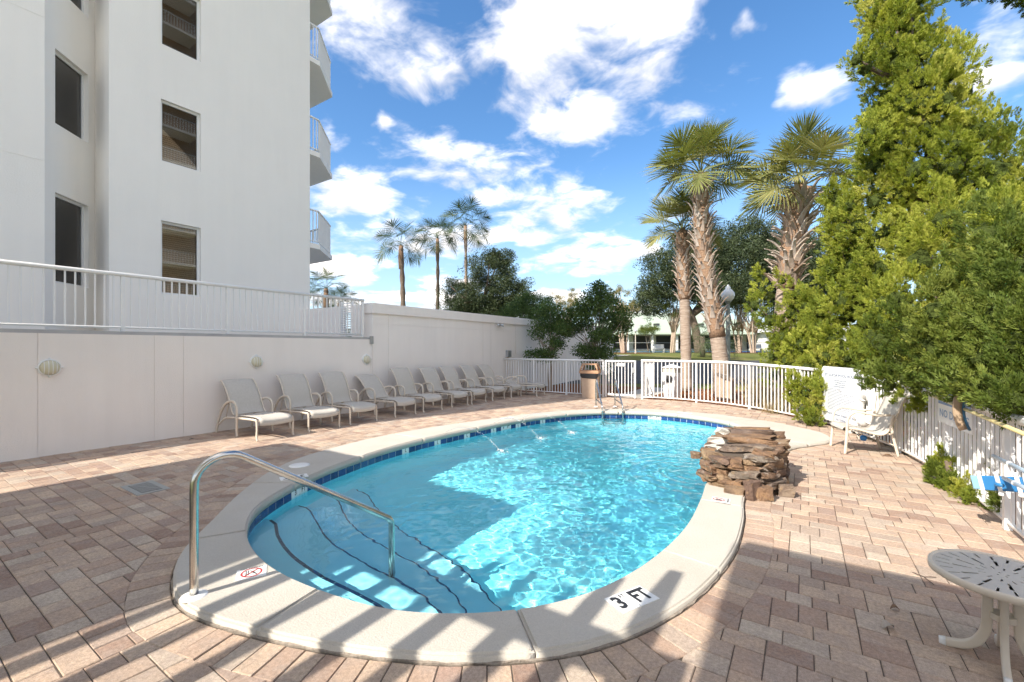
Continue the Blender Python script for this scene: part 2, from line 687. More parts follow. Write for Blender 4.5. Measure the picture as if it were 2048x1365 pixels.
# coping slabs, split where the photo shows joints
near = []
last = 0
for i, p in enumerate(inner):
    best = min(range(len(outer)), key=lambda k: (outer[k] - p - in_n[i] * 0.35).length)
    near.append(best)
off0 = near[0]
near = [(k - off0) % len(outer) for k in near]
for i in range(1, len(near)):
    if near[i] < near[i - 1]:
        near[i] = near[i - 1]
    elif near[i] > near[i - 1] + 60:
        near[i] = near[i - 1]
NJ = 17
cuts = [round(k * len(inner) / NJ) for k in range(NJ + 1)]
for a, b in zip(cuts, cuts[1:]):
    g = 0.004
    ip = [inner[k % len(inner)] - in_n[k % len(inner)] * 0.02 for k in range(a, b + 1)]
    o0 = near[a] if a < len(near) else len(outer)
    o1 = near[b] if b < len(near) else len(outer)
    op = [outer[(off0 + k) % len(outer)] for k in range(o0, o1 + 1)]
    # open the joints a little
    def shrink(L):
        L = list(L)
        L[0] = L[0] + (L[1] - L[0]).normalized() * g
        L[-1] = L[-1] + (L[-2] - L[-1]).normalized() * g
        return L
    ip, op = shrink(ip), shrink(op)
    poly = [(p.x, p.y) for p in ip][::-1] + [(p.x, p.y) for p in op]
    bm = bmesh.new()
    vs = [bm.verts.new((x, y, -0.045)) for x, y in poly]
    f = bm.faces.new(vs)
    f.normal_update()
    if f.normal.z > 0:
        f.normal_flip()
    ex = bmesh.ops.extrude_face_region(bm, geom=[f])
    tv = [v for v in ex['geom'] if isinstance(v, bmesh.types.BMVert)]
    for v in tv:
        v.co.z = TOP
    bm.normal_update()
    te = [e for e in bm.edges if all(v.co.z > TOP - 0.001 for v in e.verts) and len(e.link_faces) == 2 and any(abs(q.normal.z) < 0.5 for q in e.link_faces)]
    bmesh.ops.bevel(bm, geom=te, offset=0.014, segments=2, affect='EDGES', clamp_overlap=True)
    for q in bm.faces:
        q.smooth = abs(q.normal.z) < 0.9
    me = bpy.data.meshes.new('coping_slab')
    bm.to_mesh(me); bm.free()
    link('coping_slab', me, 'coping', pool)
# rough mortar line under the outer edge of the coping
m = MB()
nO = len(outer)
vs, fs = [], []
for i, p in enumerate(outer):
    j = 0.006 * math.sin(i * 1.7) + 0.008 * rng.random()
    q = p + out_n[i] * (0.006 + j * 0.7)
    vs += [(p.x - out_n[i].x * .02, p.y - out_n[i].y * .02, 0.012 + 0.008 * rng.random()), (q.x, q.y, 0.002 + 0.007 * rng.random()), (q.x, q.y, -0.03)]
for i in range(nO):
    j = (i + 1) % nO
    fs += [(i * 3, i * 3 + 1, j * 3 + 1, j * 3), (i * 3 + 1, i * 3 + 2, j * 3 + 2, j * 3 + 1)]
m.add(vs, [f[::-1] for f in fs])
m.build('mortar_edge', 'coping_edge', pool)

# shell: plaster wall and sloping floor
def floor_z(x, y):
    return -1.2 - 0.3 * min(1.0, max(0.0, (y - 4.5) / 5.0))


m = MB()
n = len(inner)
ring = [inner[i] + in_n[i] * 0.012 for i in range(n)]
vs = [(p.x, p.y, -0.046) for p in ring] + [(p.x, p.y, -0.25) for p in ring] + [(p.x, p.y, floor_z(p.x, p.y) + 0.12) for p in ring]
fl = [inner[i] - in_n[i] * 0.10 for i in range(n)]
vs += [(p.x, p.y, floor_z(p.x, p.y)) for p in fl]
fs = []
for r_ in range(3):
    for i in range(n):
        j = (i + 1) % n
        fs.append((r_ * n + j, r_ * n + i, (r_ + 1) * n + i, (r_ + 1) * n + j))
m.add(vs, [f[::-1] for f in fs], True)
shell = m.build('pool_wall', 'plaster', pool)
bm = bmesh.new()
lv = [bm.verts.new((p.x, p.y, floor_z(p.x, p.y))) for p in fl]
le = [bm.edges.new((lv[i], lv[(i + 1) % n])) for i in range(n)]
bmesh.ops.triangle_fill(bm, edges=le, use_beauty=True)
for f in bm.faces:
    f.normal_update()
    if f.normal.z < 0:
        f.normal_flip()
me = bpy.data.meshes.new('pool_floor'); bm.to_mesh(me); bm.free()
pfloor = link('pool_floor', me, 'plaster', pool)

# entry steps with dark tile noses
STEPS = [(-0.26, [(-5.3, 1.9), (-4.95, 2.2), (-4.64, 2.41), (-4.45, 2.42), (-4.13, 2.27), (-3.65, 2.13), (-3.1, 2.07), (-2.67, 2.07), (-2.25, 2.03), (-1.9, 1.88), (-1.6, 1.6)]),
         (-0.50, [(-5.7, 2.45), (-5.25, 2.78), (-4.97, 2.93), (-4.75, 2.95), (-4.38, 2.81), (-3.83, 2.6), (-3.3, 2.53), (-2.8, 2.5), (-2.3, 2.42), (-1.8, 2.22), (-1.35, 1.85)]),
         (-0.74, [(-6.0, 3.2), (-5.5, 3.42), (-5.18, 3.48), (-4.9, 3.45), (-4.42, 3.2), (-3.88, 3.02), (-3.3, 2.96), (-2.7, 2.86), (-2.1, 2.62), (-1.6, 2.3), (-1.15, 1.9)]),
         (-0.98, [(-6.0, 3.9), (-5.4, 3.97), (-4.95, 3.93), (-4.4, 3.68), (-3.8, 3.47), (-3.2, 3.36), (-2.6, 3.2), (-1.9, 2.86), (-1.4, 2.45), (-1.0, 2.05)])]
steps = []
for zt, cv in STEPS:
    c = resample(spline(cv, 6), 0.05)
    poly = [(p.x, p.y) for p in c] + [(c[-1].x, 0.9), (c[0].x, 0.9)]
    m = MB()
    m.prism(poly[::-1], -1.35, zt)
    st = m.build('pool_step', 'step_plaster', pool)
    steps.append(st)
    c2 = resample(spline(cv, 6), 0.152)
    for a, b in zip(c2, c2[1:]):
        mid = (a + b) / 2
        if not inside([(p.x, p.y) for p in inner], mid.x, mid.y):
            continue
        t = (b - a).normalized()
        nn = Vector((-t.y, t.x, 0))
        mm = MB()
        g = 0.003
        A, B = a + t * g, b - t * g
        w_ = 0.024 if zt > -0.3 else 0.010
        q = [A - nn * w_, B - nn * w_, B + nn * 0.004, A + nn * 0.004]
        mm.prism([(p.x, p.y) for p in q], zt - 0.03, zt + 0.005)
        mm.build('step_nose_tile', 'navy_tile', st)

# waterline tiles on a pale grout band
m = MB()
vs = []
for z_ in (-0.0465, -0.19):
    vs += [(p.x - q.x * .0015, p.y - q.y * .0015, z_) for p, q in zip(inner, in_n)]
n_i = len(inner)
m.add(vs, [(i, n_i + i, n_i + (i + 1) % n_i, (i + 1) % n_i) for i in range(n_i)], True)
m.build('grout_band', 'grout', pool)
loopT = resample([p + nn * 0.004 for p, nn in zip(inner, in_n)], 0.152, closed=True)
nT = len(loopT)


def tile_near(x, y):
    return min(range(nT), key=lambda k: (loopT[k] - Vector((x, y, 0))).length)


MARK = {}
k = tile_near(-3.05, 10.82); MARK[k] = '4½'; MARK[(k - 1) % nT] = 'FT'
k = tile_near(*ground_at(1020, 856, -.08)[:2]); MARK[k] = '4'; MARK[(k - 1) % nT] = 'FT'
k = tile_near(*ground_at(612, 972, -.08)[:2]); MARK[k] = 'FT'; MARK[(k + 1) % nT] = '3'
for uu, vv in ((822, 899), (882, 883), (940, 870), (993, 858), (1043, 850), (1090, 842)):
    k = tile_near(*ground_at(uu, vv, -.08)[:2])
    MARK.setdefault(k, 'L')
for i in range(nT):
    a, b = loopT[i], loopT[(i + 1) % nT]
    t = (b - a).normalized()
    nn = Vector((t.y, -t.x, 0))
    g = 0.0045
    A, B = a + t * g, b - t * g
    q = [A - nn * 0.008, B - nn * 0.008, B + nn * 0.004, A + nn * 0.004]
    mm = MB()
    mm.prism([(p.x, p.y) for p in q], -0.185, -0.0475)
    ob = mm.build('waterline_tile', 'white_tile' if i in MARK else 'blue_tile', pool)
    if i in MARK:
        ctr = (a + b) / 2 - nn * 0.0095
        M = frame((ctr.x, ctr.y, -0.083), -t, (0, 0, 1), -nn)
        place_text('depth_letters' if MARK[i] != 'L' else 'corner_mark', MARK[i], 0.085, 'black_ink', M, ob, 0.85)

# water body: rippled surface, closed volume
def waves(x, y):
    h = np.zeros_like(x)
    g = np.random.default_rng(5)
    for lam, amp, cnt in ((0.95, 0.0016, 6), (0.5, 0.0010, 9), (0.25, 0.00075, 12), (0.145, 0.00058, 18), (0.09, 0.00032, 24)):
        for _ in range(cnt):
            a = g.uniform(0, 2 * PI)
            l = lam * g.uniform(0.75, 1.3)
            kx, ky = math.cos(a) * 2 * PI / l, math.sin(a) * 2 * PI / l
            h += amp / math.sqrt(cnt) * 1.6 * np.sin(kx * x + ky * y + g.uniform(0, 6.28) + 0.6 * np.sin(0.9 * x + 1.3 * y + a))
    # calmer in the corner by the steps, livelier mid-pool
    calm = np.clip((np.hypot(x + 4.6, y - 2.2) - 0.3) / 2.6, 0.22, 1.0)
    h *= calm
    for cx, cy, amp in ((-1.25, 6.3, 0.006), (-2.2, 4.0, 0.0028), (-3.9, 7.2, 0.003), (-3.6, 8.4, 0.003)):
        r_ = np.hypot(x - cx, y - cy)
        h += amp * np.exp(-r_ / 0.75) * np.sin(2 * PI * r_ / 0.19)
    return h


ST = 0.02
xs = np.arange(-5.7, -0.7, ST)
ys = np.arange(1.5, 11.1, ST)
gx, gy = np.meshgrid(xs, ys, indexing='ij')
wall_out = [(p + nn * 0.06) for p, nn in zip(inner, in_n)]
wp = [(p.x, p.y) for p in wall_out]
# inside test by scanline
ins = np.zeros(gx.shape, bool)
for j, yv in enumerate(ys):
    xc = []
    for k in range(len(wp)):
        (x1, y1), (x2, y2) = wp[k - 1], wp[k]
        if (y1 > yv) != (y2 > yv):
            xc.append(x1 + (yv - y1) / (y2 - y1) * (x2 - x1))
    xc.sort()
    for a, b in zip(xc[::2], xc[1::2]):
        ins[(xs >= a) & (xs <= b), j] = True
cell = ins[:-1, :-1] & ins[1:, :-1] & ins[1:, 1:] & ins[:-1, 1:]
idx = np.arange(gx.size).reshape(gx.shape)
quads = np.stack([idx[:-1, :-1][cell], idx[1:, :-1][cell], idx[1:, 1:][cell], idx[:-1, 1:][cell]], 1)
used = np.unique(quads)
remap = -np.ones(gx.size, int)
remap[used] = np.arange(len(used))
zz = WATER_Z + waves(gx.ravel()[used], gy.ravel()[used])
verts = np.stack([gx.ravel()[used], gy.ravel()[used], zz], 1)
quads = remap[quads]
# close the body: drop a skirt from the border and a bottom
from collections import Counter
ec = Counter()
for q in quads.tolist():
    for a, b in zip(q, q[1:] + q[:1]):
        ec[(min(a, b), max(a, b))] += 1
border = []
for q in quads.tolist():
    for a, b in zip(q, q[1:] + q[:1]):
        if ec[(min(a, b), max(a, b))] == 1:
            border.append((a, b))
bv = sorted({a for e in border for a in e})
bmap = {v: len(verts) + i for i, v in enumerate(bv)}
low = verts[bv].copy(); low[:, 2] = -1.75
allv = np.concatenate([verts, low])
faces = quads.tolist() + [(b, a, bmap[a], bmap[b]) for a, b in border]
nxt = {a: b for a, b in border}
loopb = [border[0][0]]
while nxt[loopb[-1]] != loopb[0] and len(loopb) < len(border) + 2:
    loopb.append(nxt[loopb[-1]])
faces.append(tuple(bmap[v] for v in loopb)[::-1])
me = bpy.data.meshes.new('water')
me.from_pydata(allv.tolist(), [], faces)
me.polygons.foreach_set('use_smooth', [True] * len(quads) + [False] * (len(faces) - len(quads)))
wm = bpy.data.materials.new('water')
wm.use_nodes = True
T = NT(wm.node_tree)
T.n.clear()
o = T.node('ShaderNodeOutputMaterial')
gl = T.node('ShaderNodeBsdfGlass')
gl.inputs['IOR'].default_value = 1.333
gl.inputs['Roughness'].default_value = 0.0
gl.inputs['Color'].default_value = (0.84, 0.98, 1.0, 1)
T.l.new(gl.outputs[0], o.inputs['Surface'])
MATS['water'] = wm
water = struct(link('water', me, 'water'))
water.cycles.is_caustics_caster = True
for ob in [shell, pfloor] + steps:
    ob.cycles.is_caustics_receiver = True

# ------------------------------------------------------------------ paved deck
deck = struct(bpy.data.objects.new('paved_deck', None)); col.objects.link(deck)
FENCE = [(-4.24, 13.74), (-3.4, 13.86), (-2.66, 13.74), (-1.8, 13.42), (-1.09, 12.93), (-.45, 12.3), (.15, 11.55), (.62, 10.7), (.98, 9.7), (1.22, 8.8), (1.38, 7.8), (1.47, 6.6), (1.5, 5.3), (1.5, 3.0), (1.5, 1.0), (1.5, -1.5)]
fence_c = resample(spline(FENCE, 8), 0.02)
deck_poly = [(-9.36, -2.0), (1.62, -2.0)] + [(p.x + 0.1, p.y + 0.05) for p in fence_c[::-1][::10]] + [(-4.2, 13.95), (-9.36, 13.8)]
BORDER = 0.225
ring_out = [p + nn * (BORDER + 0.012) for p, nn in zip(outer, out_n)]
ring_xy = [(p.x, p.y) for p in ring_out]

# bedding under the pavers, with the pool cut out
bm = bmesh.new()
def loop_edges(pts, z):
    v = [bm.verts.new((p[0], p[1], z)) for p in pts]
    return [bm.edges.new((v[i], v[(i + 1) % len(v)])) for i in range(len(v))]
ee = loop_edges(deck_poly, -0.006) + loop_edges([(p.x - nn.x * .03, p.y - nn.y * .03) for p, nn in zip(outer[::4], out_n[::4])], -0.006)
bmesh.ops.triangle_fill(bm, edges=ee, use_beauty=True)
for f in bm.faces:
    f.normal_update()
    if f.normal.z < 0:
        f.normal_flip()
me = bpy.data.meshes.new('bedding'); bm.to_mesh(me); bm.free()
link('bedding', me, 'joint_sand', deck)

# random modular laying pattern on a torus: 2x3, 3x2 and 2x2 pieces of a 7 cm module
def make_pattern(NX, NY, seed):
    rr = random.Random(seed)
    g = [[-1] * NY for _ in range(NX)]
    pieces = []
    import sys
    sys.setrecursionlimit(20000)
    budget = [60000]

    def first(i0):
        for k in range(i0, NX * NY):
            i, j = divmod(k, NY)
            if g[i][j] < 0:
                return k
        return -1

    def rec(k0):
        k = first(k0)
        if k < 0:
            return True
        budget[0] -= 1
        if budget[0] < 0:
            return False
        i, j = divmod(k, NY)
        opts = [(2, 3), (3, 2), (3, 2), (2, 2)]
        rr.shuffle(opts)
        seen = set()
        for w, h in opts:
            if (w, h) in seen:
                continue
            seen.add((w, h))
            cells = [((i + a) % NX, (j + b) % NY) for a in range(w) for b in range(h)]
            if any(g[a][b] >= 0 for a, b in cells):
                continue
            for a, b in cells:
                g[a][b] = len(pieces)
            pieces.append((i, j, w, h))
            if rec(k + 1):
                return True
            pieces.pop()
            for a, b in cells:
                g[a][b] = -1
        return False
    return pieces if rec(0) else None


patt = None
sd = 1
while patt is None:
    patt = make_pattern(30, 30, sd)
    sd += 1
MOD = 0.071


def clip_half(poly, p0, nn):
    out = []
    for i in range(len(poly)):
        a, b = poly[i - 1], poly[i]
        da = (a[0] - p0.x) * nn.x + (a[1] - p0.y) * nn.y
        db = (b[0] - p0.x) * nn.x + (b[1] - p0.y) * nn.y
        if da >= 0:
            out.append(a)
        if (da >= 0) != (db >= 0):
            t = da / (da - db)
            out.append((a[0] + (b[0] - a[0]) * t, a[1] + (b[1] - a[1]) * t))
    return out


ring_np = np.array(ring_xy)
ringn = [(n_.x, n_.y) for n_ in out_n]
pav = []                      # polygons of all pavers
GAP = 0.0022
for ti in range(-1, 8):
    for tj in range(-2, 9):
        for (i, j, w, h) in patt:
            x0 = -9.40 + (ti * 30 + i) * MOD
            y0 = -0.4 + (tj * 30 + j) * MOD
            x1, y1 = x0 + w * MOD, y0 + h * MOD
            cx_, cy_ = (x0 + x1) / 2, (y0 + y1) / 2
            if cx_ < -9.36 or cx_ > 1.62 or cy_ < 0.2 or cy_ > 13.9:
                continue
            poly = [(x0 + GAP, y0 + GAP), (x1 - GAP, y0 + GAP), (x1 - GAP, y1 - GAP), (x0 + GAP, y1 - GAP)]
            dd = np.hypot(ring_np[:, 0] - cx_, ring_np[:, 1] - cy_)
            k = int(dd.argmin())
            if dd[k] < 0.16:
                poly = clip_half(poly, Vector((*ring_xy[k], 0)) + Vector((*ringn[k], 0)) * 0.004, out_n[k])
                if len(poly) < 3:
                    continue
                ar = abs(sum(poly[a - 1][0] * poly[a][1] - poly[a][0] * poly[a - 1][1] for a in range(len(poly)))) / 2
                if ar < 0.0012:
                    continue
            elif inside(ring_xy, cx_, cy_):
                continue
            if not inside(deck_poly, cx_, cy_):
                continue
            if -6.47 < cx_ < -6.09 and 1.82 < cy_ < 2.00:      # floor drain sits here
                continue
            pav.append(poly)
# header course round the pool
hc = resample([p + nn * 0.012 for p, nn in zip(outer, out_n)], 0.122, closed=True)
hn = curve_normals(hc)
for i in range(len(hc)):
    a, b = hc[i], hc[(i + 1) % len(hc)]
    na, nb = hn[i], hn[(i + 1) % len(hc)]
    t = (b - a).normalized() * 0.003
    L = BORDER + 0.006
    q = [a + t + na * .004, a + t + na * L, b - t + nb * L, b - t + nb * .004]
    pav.append([(p.x, p.y) for p in q][::-1] if (q[1] - q[0]).cross(q[2] - q[1]).z < 0 else [(p.x, p.y) for p in q])


def paver_geo(poly, z, bev=0.0045):
    n_ = len(poly)
    cx_ = sum(p[0] for p in poly) / n_
    cy_ = sum(p[1] for p in poly) / n_
    ar = sum(poly[a - 1][0] * poly[a][1] - poly[a][0] * poly[a - 1][1] for a in range(n_))
    if ar < 0:
        poly = poly[::-1]
    tx, ty = rng.gauss(0, 0.007), rng.gauss(0, 0.007)
    vs = []
    for lvl, (inset, dz) in enumerate(((0, -0.03), (0, -bev), (bev * 1.1, 0))):
        for x, y in poly:
            L = math.hypot(x - cx_, y - cy_) + 1e-6
            k = max(0, L - inset * 1.3) / L
            X, Y = cx_ + (x - cx_) * k, cy_ + (y - cy_) * k
            vs.append((X, Y, z + dz + tx * (x - cx_) + ty * (y - cy_)))
    fs = [tuple(range(2 * n_, 3 * n_))]
    for o_ in (0, n_):
        for k in range(n_):
            k2 = (k + 1) % n_
            fs.append((o_ + k, o_ + k2, o_ + n_ + k2, o_ + n_ + k))
    return vs, fs


def show_size(poly):
    cx_ = sum(p[0] for p in poly) / len(poly)
    cy_ = sum(p[1] for p in poly) / len(poly)
    x = cx_ * CS + cy_ * SN
    d = -cx_ * SN + cy_ * CS
    if d < 0.5:
        return 0
    u, v = CXP + FPX * x / d, HZ + FPX * EYE / d
    if not (-20 < u < 2068 and v < 1375):
        return 0
    ar = abs(sum(poly[a - 1][0] * poly[a][1] - poly[a][0] * poly[a - 1][1] for a in range(len(poly)))) / 2
    return ar / d ** 3


order = sorted(range(len(pav)), key=lambda k: -show_size(pav[k]))
single = set(order[:300])
V, Fc, PV = [], [], []
for k, poly in enumerate(pav):
    vs, fs = paver_geo(poly, rng.gauss(0, 0.0016))
    val = rng.random()
    if k in single:
        me = bpy.data.meshes.new('paver')
        me.from_pydata(vs, [], fs)
        at = me.attributes.new('pv', 'FLOAT', 'FACE')
        at.data.foreach_set('value', [val] * len(fs))
        link('paver', me, 'paver', deck)
    else:
        o_ = len(V)
        V += vs
        Fc += [tuple(o_ + i for i in f) for f in fs]
        PV += [val] * len(fs)
me = bpy.data.meshes.new('paving')
me.from_pydata(V, [], Fc)
at = me.attributes.new('pv', 'FLOAT', 'FACE')
at.data.foreach_set('value', PV)
po = link('paving', me, 'paver', deck)
po['kind'] = 'stuff'

# ------------------------------------------------------------------ retaining wall by the loungers
XW = -9.35


def panel_wall(name, label, cols, rows, x_face, thick, m_, cap=None, back_z=None):
    t = thing(name, label, 'wall', (x_face, cols[0], 0))
    y0, y1 = cols[0], cols[-1]
    mb = MB()
    mb.bx(-thick, -0.009, 0, y1 - y0, -0.3, rows[-1] - 0.002)
    mb.build('core', m_, t)
    g = 0.004
    for a, b in zip(cols, cols[1:]):
        for c_, d_ in zip(rows, rows[1:]):
            mb = MB()
            zb = c_ - (0.3 if c_ == 0 else -g)
            zt = d_ - (g if d_ != rows[-1] else 0)
            mb.bx(-0.0085, 0, a - y0 + g, b - y0 - g, zb, zt)
            mb.build('render_panel', m_, t)
    if cap:
        mb = MB()
        mb.bx(-thick - 0.04, 0.055, -0.05, y1 - y0 + .02, cap[0], cap[1], 0.008)
        mb.build('coping_band', m_, t)
    return t


low_wall = panel_wall('retaining_wall', 'low cream stucco retaining wall under the white terrace railing', [-2.0, 1.58, 2.97, 3.40, 7.585], [0, 1.815], XW, 0.3, 'wall_stucco')
tall_wall = panel_wall('boundary_wall', 'tall cream stucco wall with a projecting top band behind the far loungers',
                       [7.59, 8.12, 12.33, 12.8, 16.6, 20.6, 25.0], [0, 2.22, 2.5], XW, 0.3, 'wall_stucco', cap=(2.5, 2.765))
# terrace slab behind the low wall
mb = MB()
mb.bx(-30, XW - 0.301, -12, 20, -0.3, 1.79)
struct(mb.build('terrace', 'grey_concrete'))
# curb the railing is fixed to
mb = MB()
mb.bx(XW - 0.34, XW - 0.10, -2, 7.58, 1.817, 1.872)
low_c = mb.build('railing_kerb', 'grey_concrete', low_wall)
low_c.location = (-XW, 2.0, 0)

# terrace screen wall with a louvred gate in it
sw = thing('screen_wall', 'grey-shaded stucco wall closing the terrace behind the railing', 'wall', (-11.2, 7.7, 1.79))
mb = MB(); mb.bx(-1.55, 0.33, 0, 0.2, 0, 0.97); mb.build('left_panel', 'wall_stucco', sw)
mb = MB(); mb.bx(0.86, 1.5, 0, 0.2, 0, 0.97); mb.build('right_panel', 'wall_stucco', sw)
gt = thing('louvre_gate', 'small white louvred gate in the terrace screen wall', 'gate', (-10.87, 7.72, 1.79))
for xx in (0.02, 0.51):
    mb = MB(); mb.bx(xx - 0.018, xx + 0.018, 0, 0.05, 0.02, 1.1); mb.build('stile', 'white_metal', gt)
for k in range(16):
    mb = MB(); mb.box((0.265, 0.025, 0.08 + k * 0.064), (0.45, 0.045, 0.012), Matrix.Rotation(R(35), 4, 'X')); mb.build('louvre', 'white_metal', gt)


# ------------------------------------------------------------------ railings
def picket_run(t, pts, posts, z0, ztop, sp, pk, m_='white_metal', top=(0.055, 0.06), bot=(0.03, 0.035), origin=Vector((0, 0, 0)), foot=0.0, bot_h=0.07):
    """railing along a polyline; every picket and post is its own part"""
    c = [Vector((p[0], p[1], 0)) - origin for p in pts]
    L = [0]
    for a, b in zip(c, c[1:]):
        L.append(L[-1] + (b - a).length)

    def at(s_):
        s_ = max(0, min(L[-1], s_))
        for i in range(len(c) - 1):
            if s_ <= L[i + 1] + 1e-9:
                k = (s_ - L[i]) / max(1e-9, L[i + 1] - L[i])
                d_ = (c[i + 1] - c[i]).normalized()
                return c[i].lerp(c[i + 1], k), d_
        return c[-1], (c[-1] - c[-2]).normalized()

    zf = ztop if callable(ztop) else (lambda s_: ztop)

    def rail(dz, w, h, name, base=None):
        m = MB()
        m.tube([(p.x, p.y, (base if base is not None else zf(L[i])) + dz) for i, p in enumerate(c)], 1.0, 8, True, flat=(w, h))
        m.build(name, m_, t)
    rail(-top[1] / 2, top[0], top[1], 'top_rail')
    rail(bot_h, bot[0], bot[1], 'bottom_rail', z0)
    meshes = {}

    def post(s_, w, name, za, zb):
        p, d_ = at(s_)
        key = w
        if key not in meshes:
            m = MB(); m.box((0, 0, 0.5), (w, w, 1.0)); meshes[key] = m.mesh(name)
            meshes[key].materials.append(MATS[m_])
        o_ = bpy.data.objects.new(name, meshes[key])
        col.objects.link(o_)
        o_.parent = t
        o_.location = (p.x, p.y, za)
        o_.scale = (1, 1, zb - za)
        o_.rotation_euler = (0, 0, math.atan2(d_.y, d_.x))
    posts = sorted(posts)
    for s_ in posts:
        post(s_, 0.052, 'post', z0 - foot, zf(s_) - top[1] * 0.9)
    edges = [0] + posts + [L[-1]]
    for a, b in zip(edges, edges[1:]):
        if b - a < sp * 0.8:
            continue
        n_ = round((b - a) / sp)
        for k in range(1, n_):
            q_ = a + (b - a) * k / n_
            post(q_, pk, 'picket', z0 + bot_h, zf(q_) - top[1] * 0.8)
    return at, L[-1]


rl = thing('terrace_railing', 'white metal terrace railing with thin pickets on the low wall', 'railing', (XW - 0.2, 0.9, 1.872))
picket_run(rl, [(XW - 0.2, -1.9), (XW - 0.2, 7.47)], [0.02, 1.26, 2.88, 4.5, 6.12, 7.74, 9.34], 0, 0.99, 0.116, 0.021,
           top=(0.075, 0.068), origin=Vector((XW - 0.2, 0.9, 0)), foot=0.0)

# ------------------------------------------------------------------ white condominium tower
XB = -12.74
tower = thing('condominium_tower', 'tall white stucco apartment tower rising behind the terrace', 'building', (XB, 0, 1.79))
ZB = 1.79
HT = 26.0


def facade(openings, y0, y1, z0, z1, M, name, thick=0.28):
    """wall strip in a local frame (x along the wall, y inward, z up) with rectangular openings"""
    m = MB()
    ops = sorted(openings)
    xs_ = [y0]
    cols_ = {}
    for a, b, c_, d_ in ops:
        cols_.setdefault((a, b), []).append((c_, d_))
    x = y0
    for (a, b), L in sorted(cols_.items()):
        if a > x:
            m.bx(x, a, 0, thick, z0, z1)
        zz_ = z0
        for c_, d_ in sorted(L):
            if c_ > zz_:
                m.bx(a, b, 0, thick, zz_, c_)
            zz_ = d_
        if zz_ < z1:
            m.bx(a, b, 0, thick, zz_, z1)
        x = b
    if x < y1:
        m.bx(x, y1, 0, thick, z0, z1)
    me_ = m.mesh(name)
    me_.transform(M)
    return link(name, me_, 'tower_stucco', tower)


def window(a, b, c_, d_, M, blind, style):
    """casement set back in its opening: frame, pane, blind"""
    fw = 0.05
    m = MB()
    y = 0.09
    m.bx(a, b, y, y + 0.06, c_, c_ + fw)
    m.bx(a, b, y, y + 0.06, d_ - fw, d_)
    m.bx(a, a + fw, y + .001, y + 0.061, c_ + fw, d_ - fw)
    m.bx(b - fw, b, y + .001, y + 0.061, c_ + fw, d_ - fw)
    me_ = m.mesh('window_frame'); me_.transform(M)
    w = link('window', me_, 'window_frame', tower)
    m = MB(); m.bx(a + fw, b - fw, y + 0.025, y + 0.029, c_ + fw, d_ - fw)
    me_ = m.mesh('pane'); me_.transform(M); link('pane', me_, 'window_glass', w)
    m = MB(); m.bx(a - .02, b + .02, y + 0.16, y + 0.17, c_ - .02, d_ + .02)
    me_ = m.mesh('room_backing'); me_.transform(M); link('room_backing', me_, 'room_dark', w)
    m = MB()
    z = c_ + fw + 0.02
    pitch = 0.05
    while z < d_ - fw:
        m.box(((a + b) / 2, y + 0.10, z), (b - a - 2 * fw - 0.02, 0.050, 0.003), Matrix.Rotation(R(68 if style == 'closed' else 40), 4, 'X'))
        z += pitch
    for xx in (a + 0.18, b - 0.18):
        m.bx(xx - .002, xx + .002, y + .08, y + .084, c_ + fw, d_ - fw)
    m.bx(a + fw, b - fw, y + 0.075, y + 0.12, d_ - fw - 0.05, d_ - fw)
    me_ = m.mesh('blind'); me_.transform(M); link('blind', me_, blind, w)


def tower_frame(x, y, dx, dy):
    """local x runs along (dx,dy), local y goes into the building"""
    L = math.hypot(dx, dy)
    dx, dy = dx / L, dy / L
    return frame((x - XB, y, -ZB), (dx, dy, 0), (-dy, dx, 0), (0, 0, 1))


MF = tower_frame(XB, 0, 0, 1)
main_open = [(4.18, 5.01, 2.88, 4.63), (4.18, 5.01, 6.04, 7.52), (4.18, 5.01, 8.83, 10.4), (4.18, 5.01, 11.7, 13.3)]
facade(main_open, 3.24, 7.97, ZB, HT, MF, 'main_facade')
facade([], -10.4, 2.25, ZB, HT, MF, 'near_facade')
for k, (a, b, c_, d_) in enumerate(main_open):
    window(a, b, c_, d_, MF, ('tan_blind', 'tan_blind', 'dark_blind', 'tan_blind')[k], 'closed' if k in (0, 1) else 'open')
# angled bay between the two flush facades
MA = tower_frame(-12.74, 2.25, -0.99, 0.99)
LA = math.hypot(0.99, 0.99)
bay_open = [(0.26, 1.2, 2.95, 4.82), (0.26, 1.2, 6.25, 7.80), (0.26, 1.2, 9.1, 10.7), (0.26, 1.2, 11.95, 13.5)]
facade(bay_open, 0.0, LA, ZB, HT, MA, 'bay_facade', 0.24)
for (a, b, c_, d_) in bay_open:
    window(a, b, c_, d_, MA, 'dark_blind', 'open')
m = MB(); m.bx(-1.0, -0.281, 3.242, 3.5, 0, HT - ZB)
m.build('bay_return', 'tower_stucco', tower)
m = MB()
m.bx(-14, -1.01, -10.4, 7.969, 0, HT - ZB)
m.build('tower_core', 'tower_stucco', tower)
for ya, yb in ((7.69, 7.968), (-10.4, -10.1)):
    m = MB(); m.bx(-1.0, -0.281, ya, yb, 0, HT - ZB); m.build('corner_pier', 'tower_stucco', tower)
for zr in (5.36, 8.24):
    m = MB(); m.bx(0.0, 0.006, -10.4, 2.24, zr - ZB - .006, zr - ZB + .006); m.build('facade_joint', 'tower_stucco', tower)

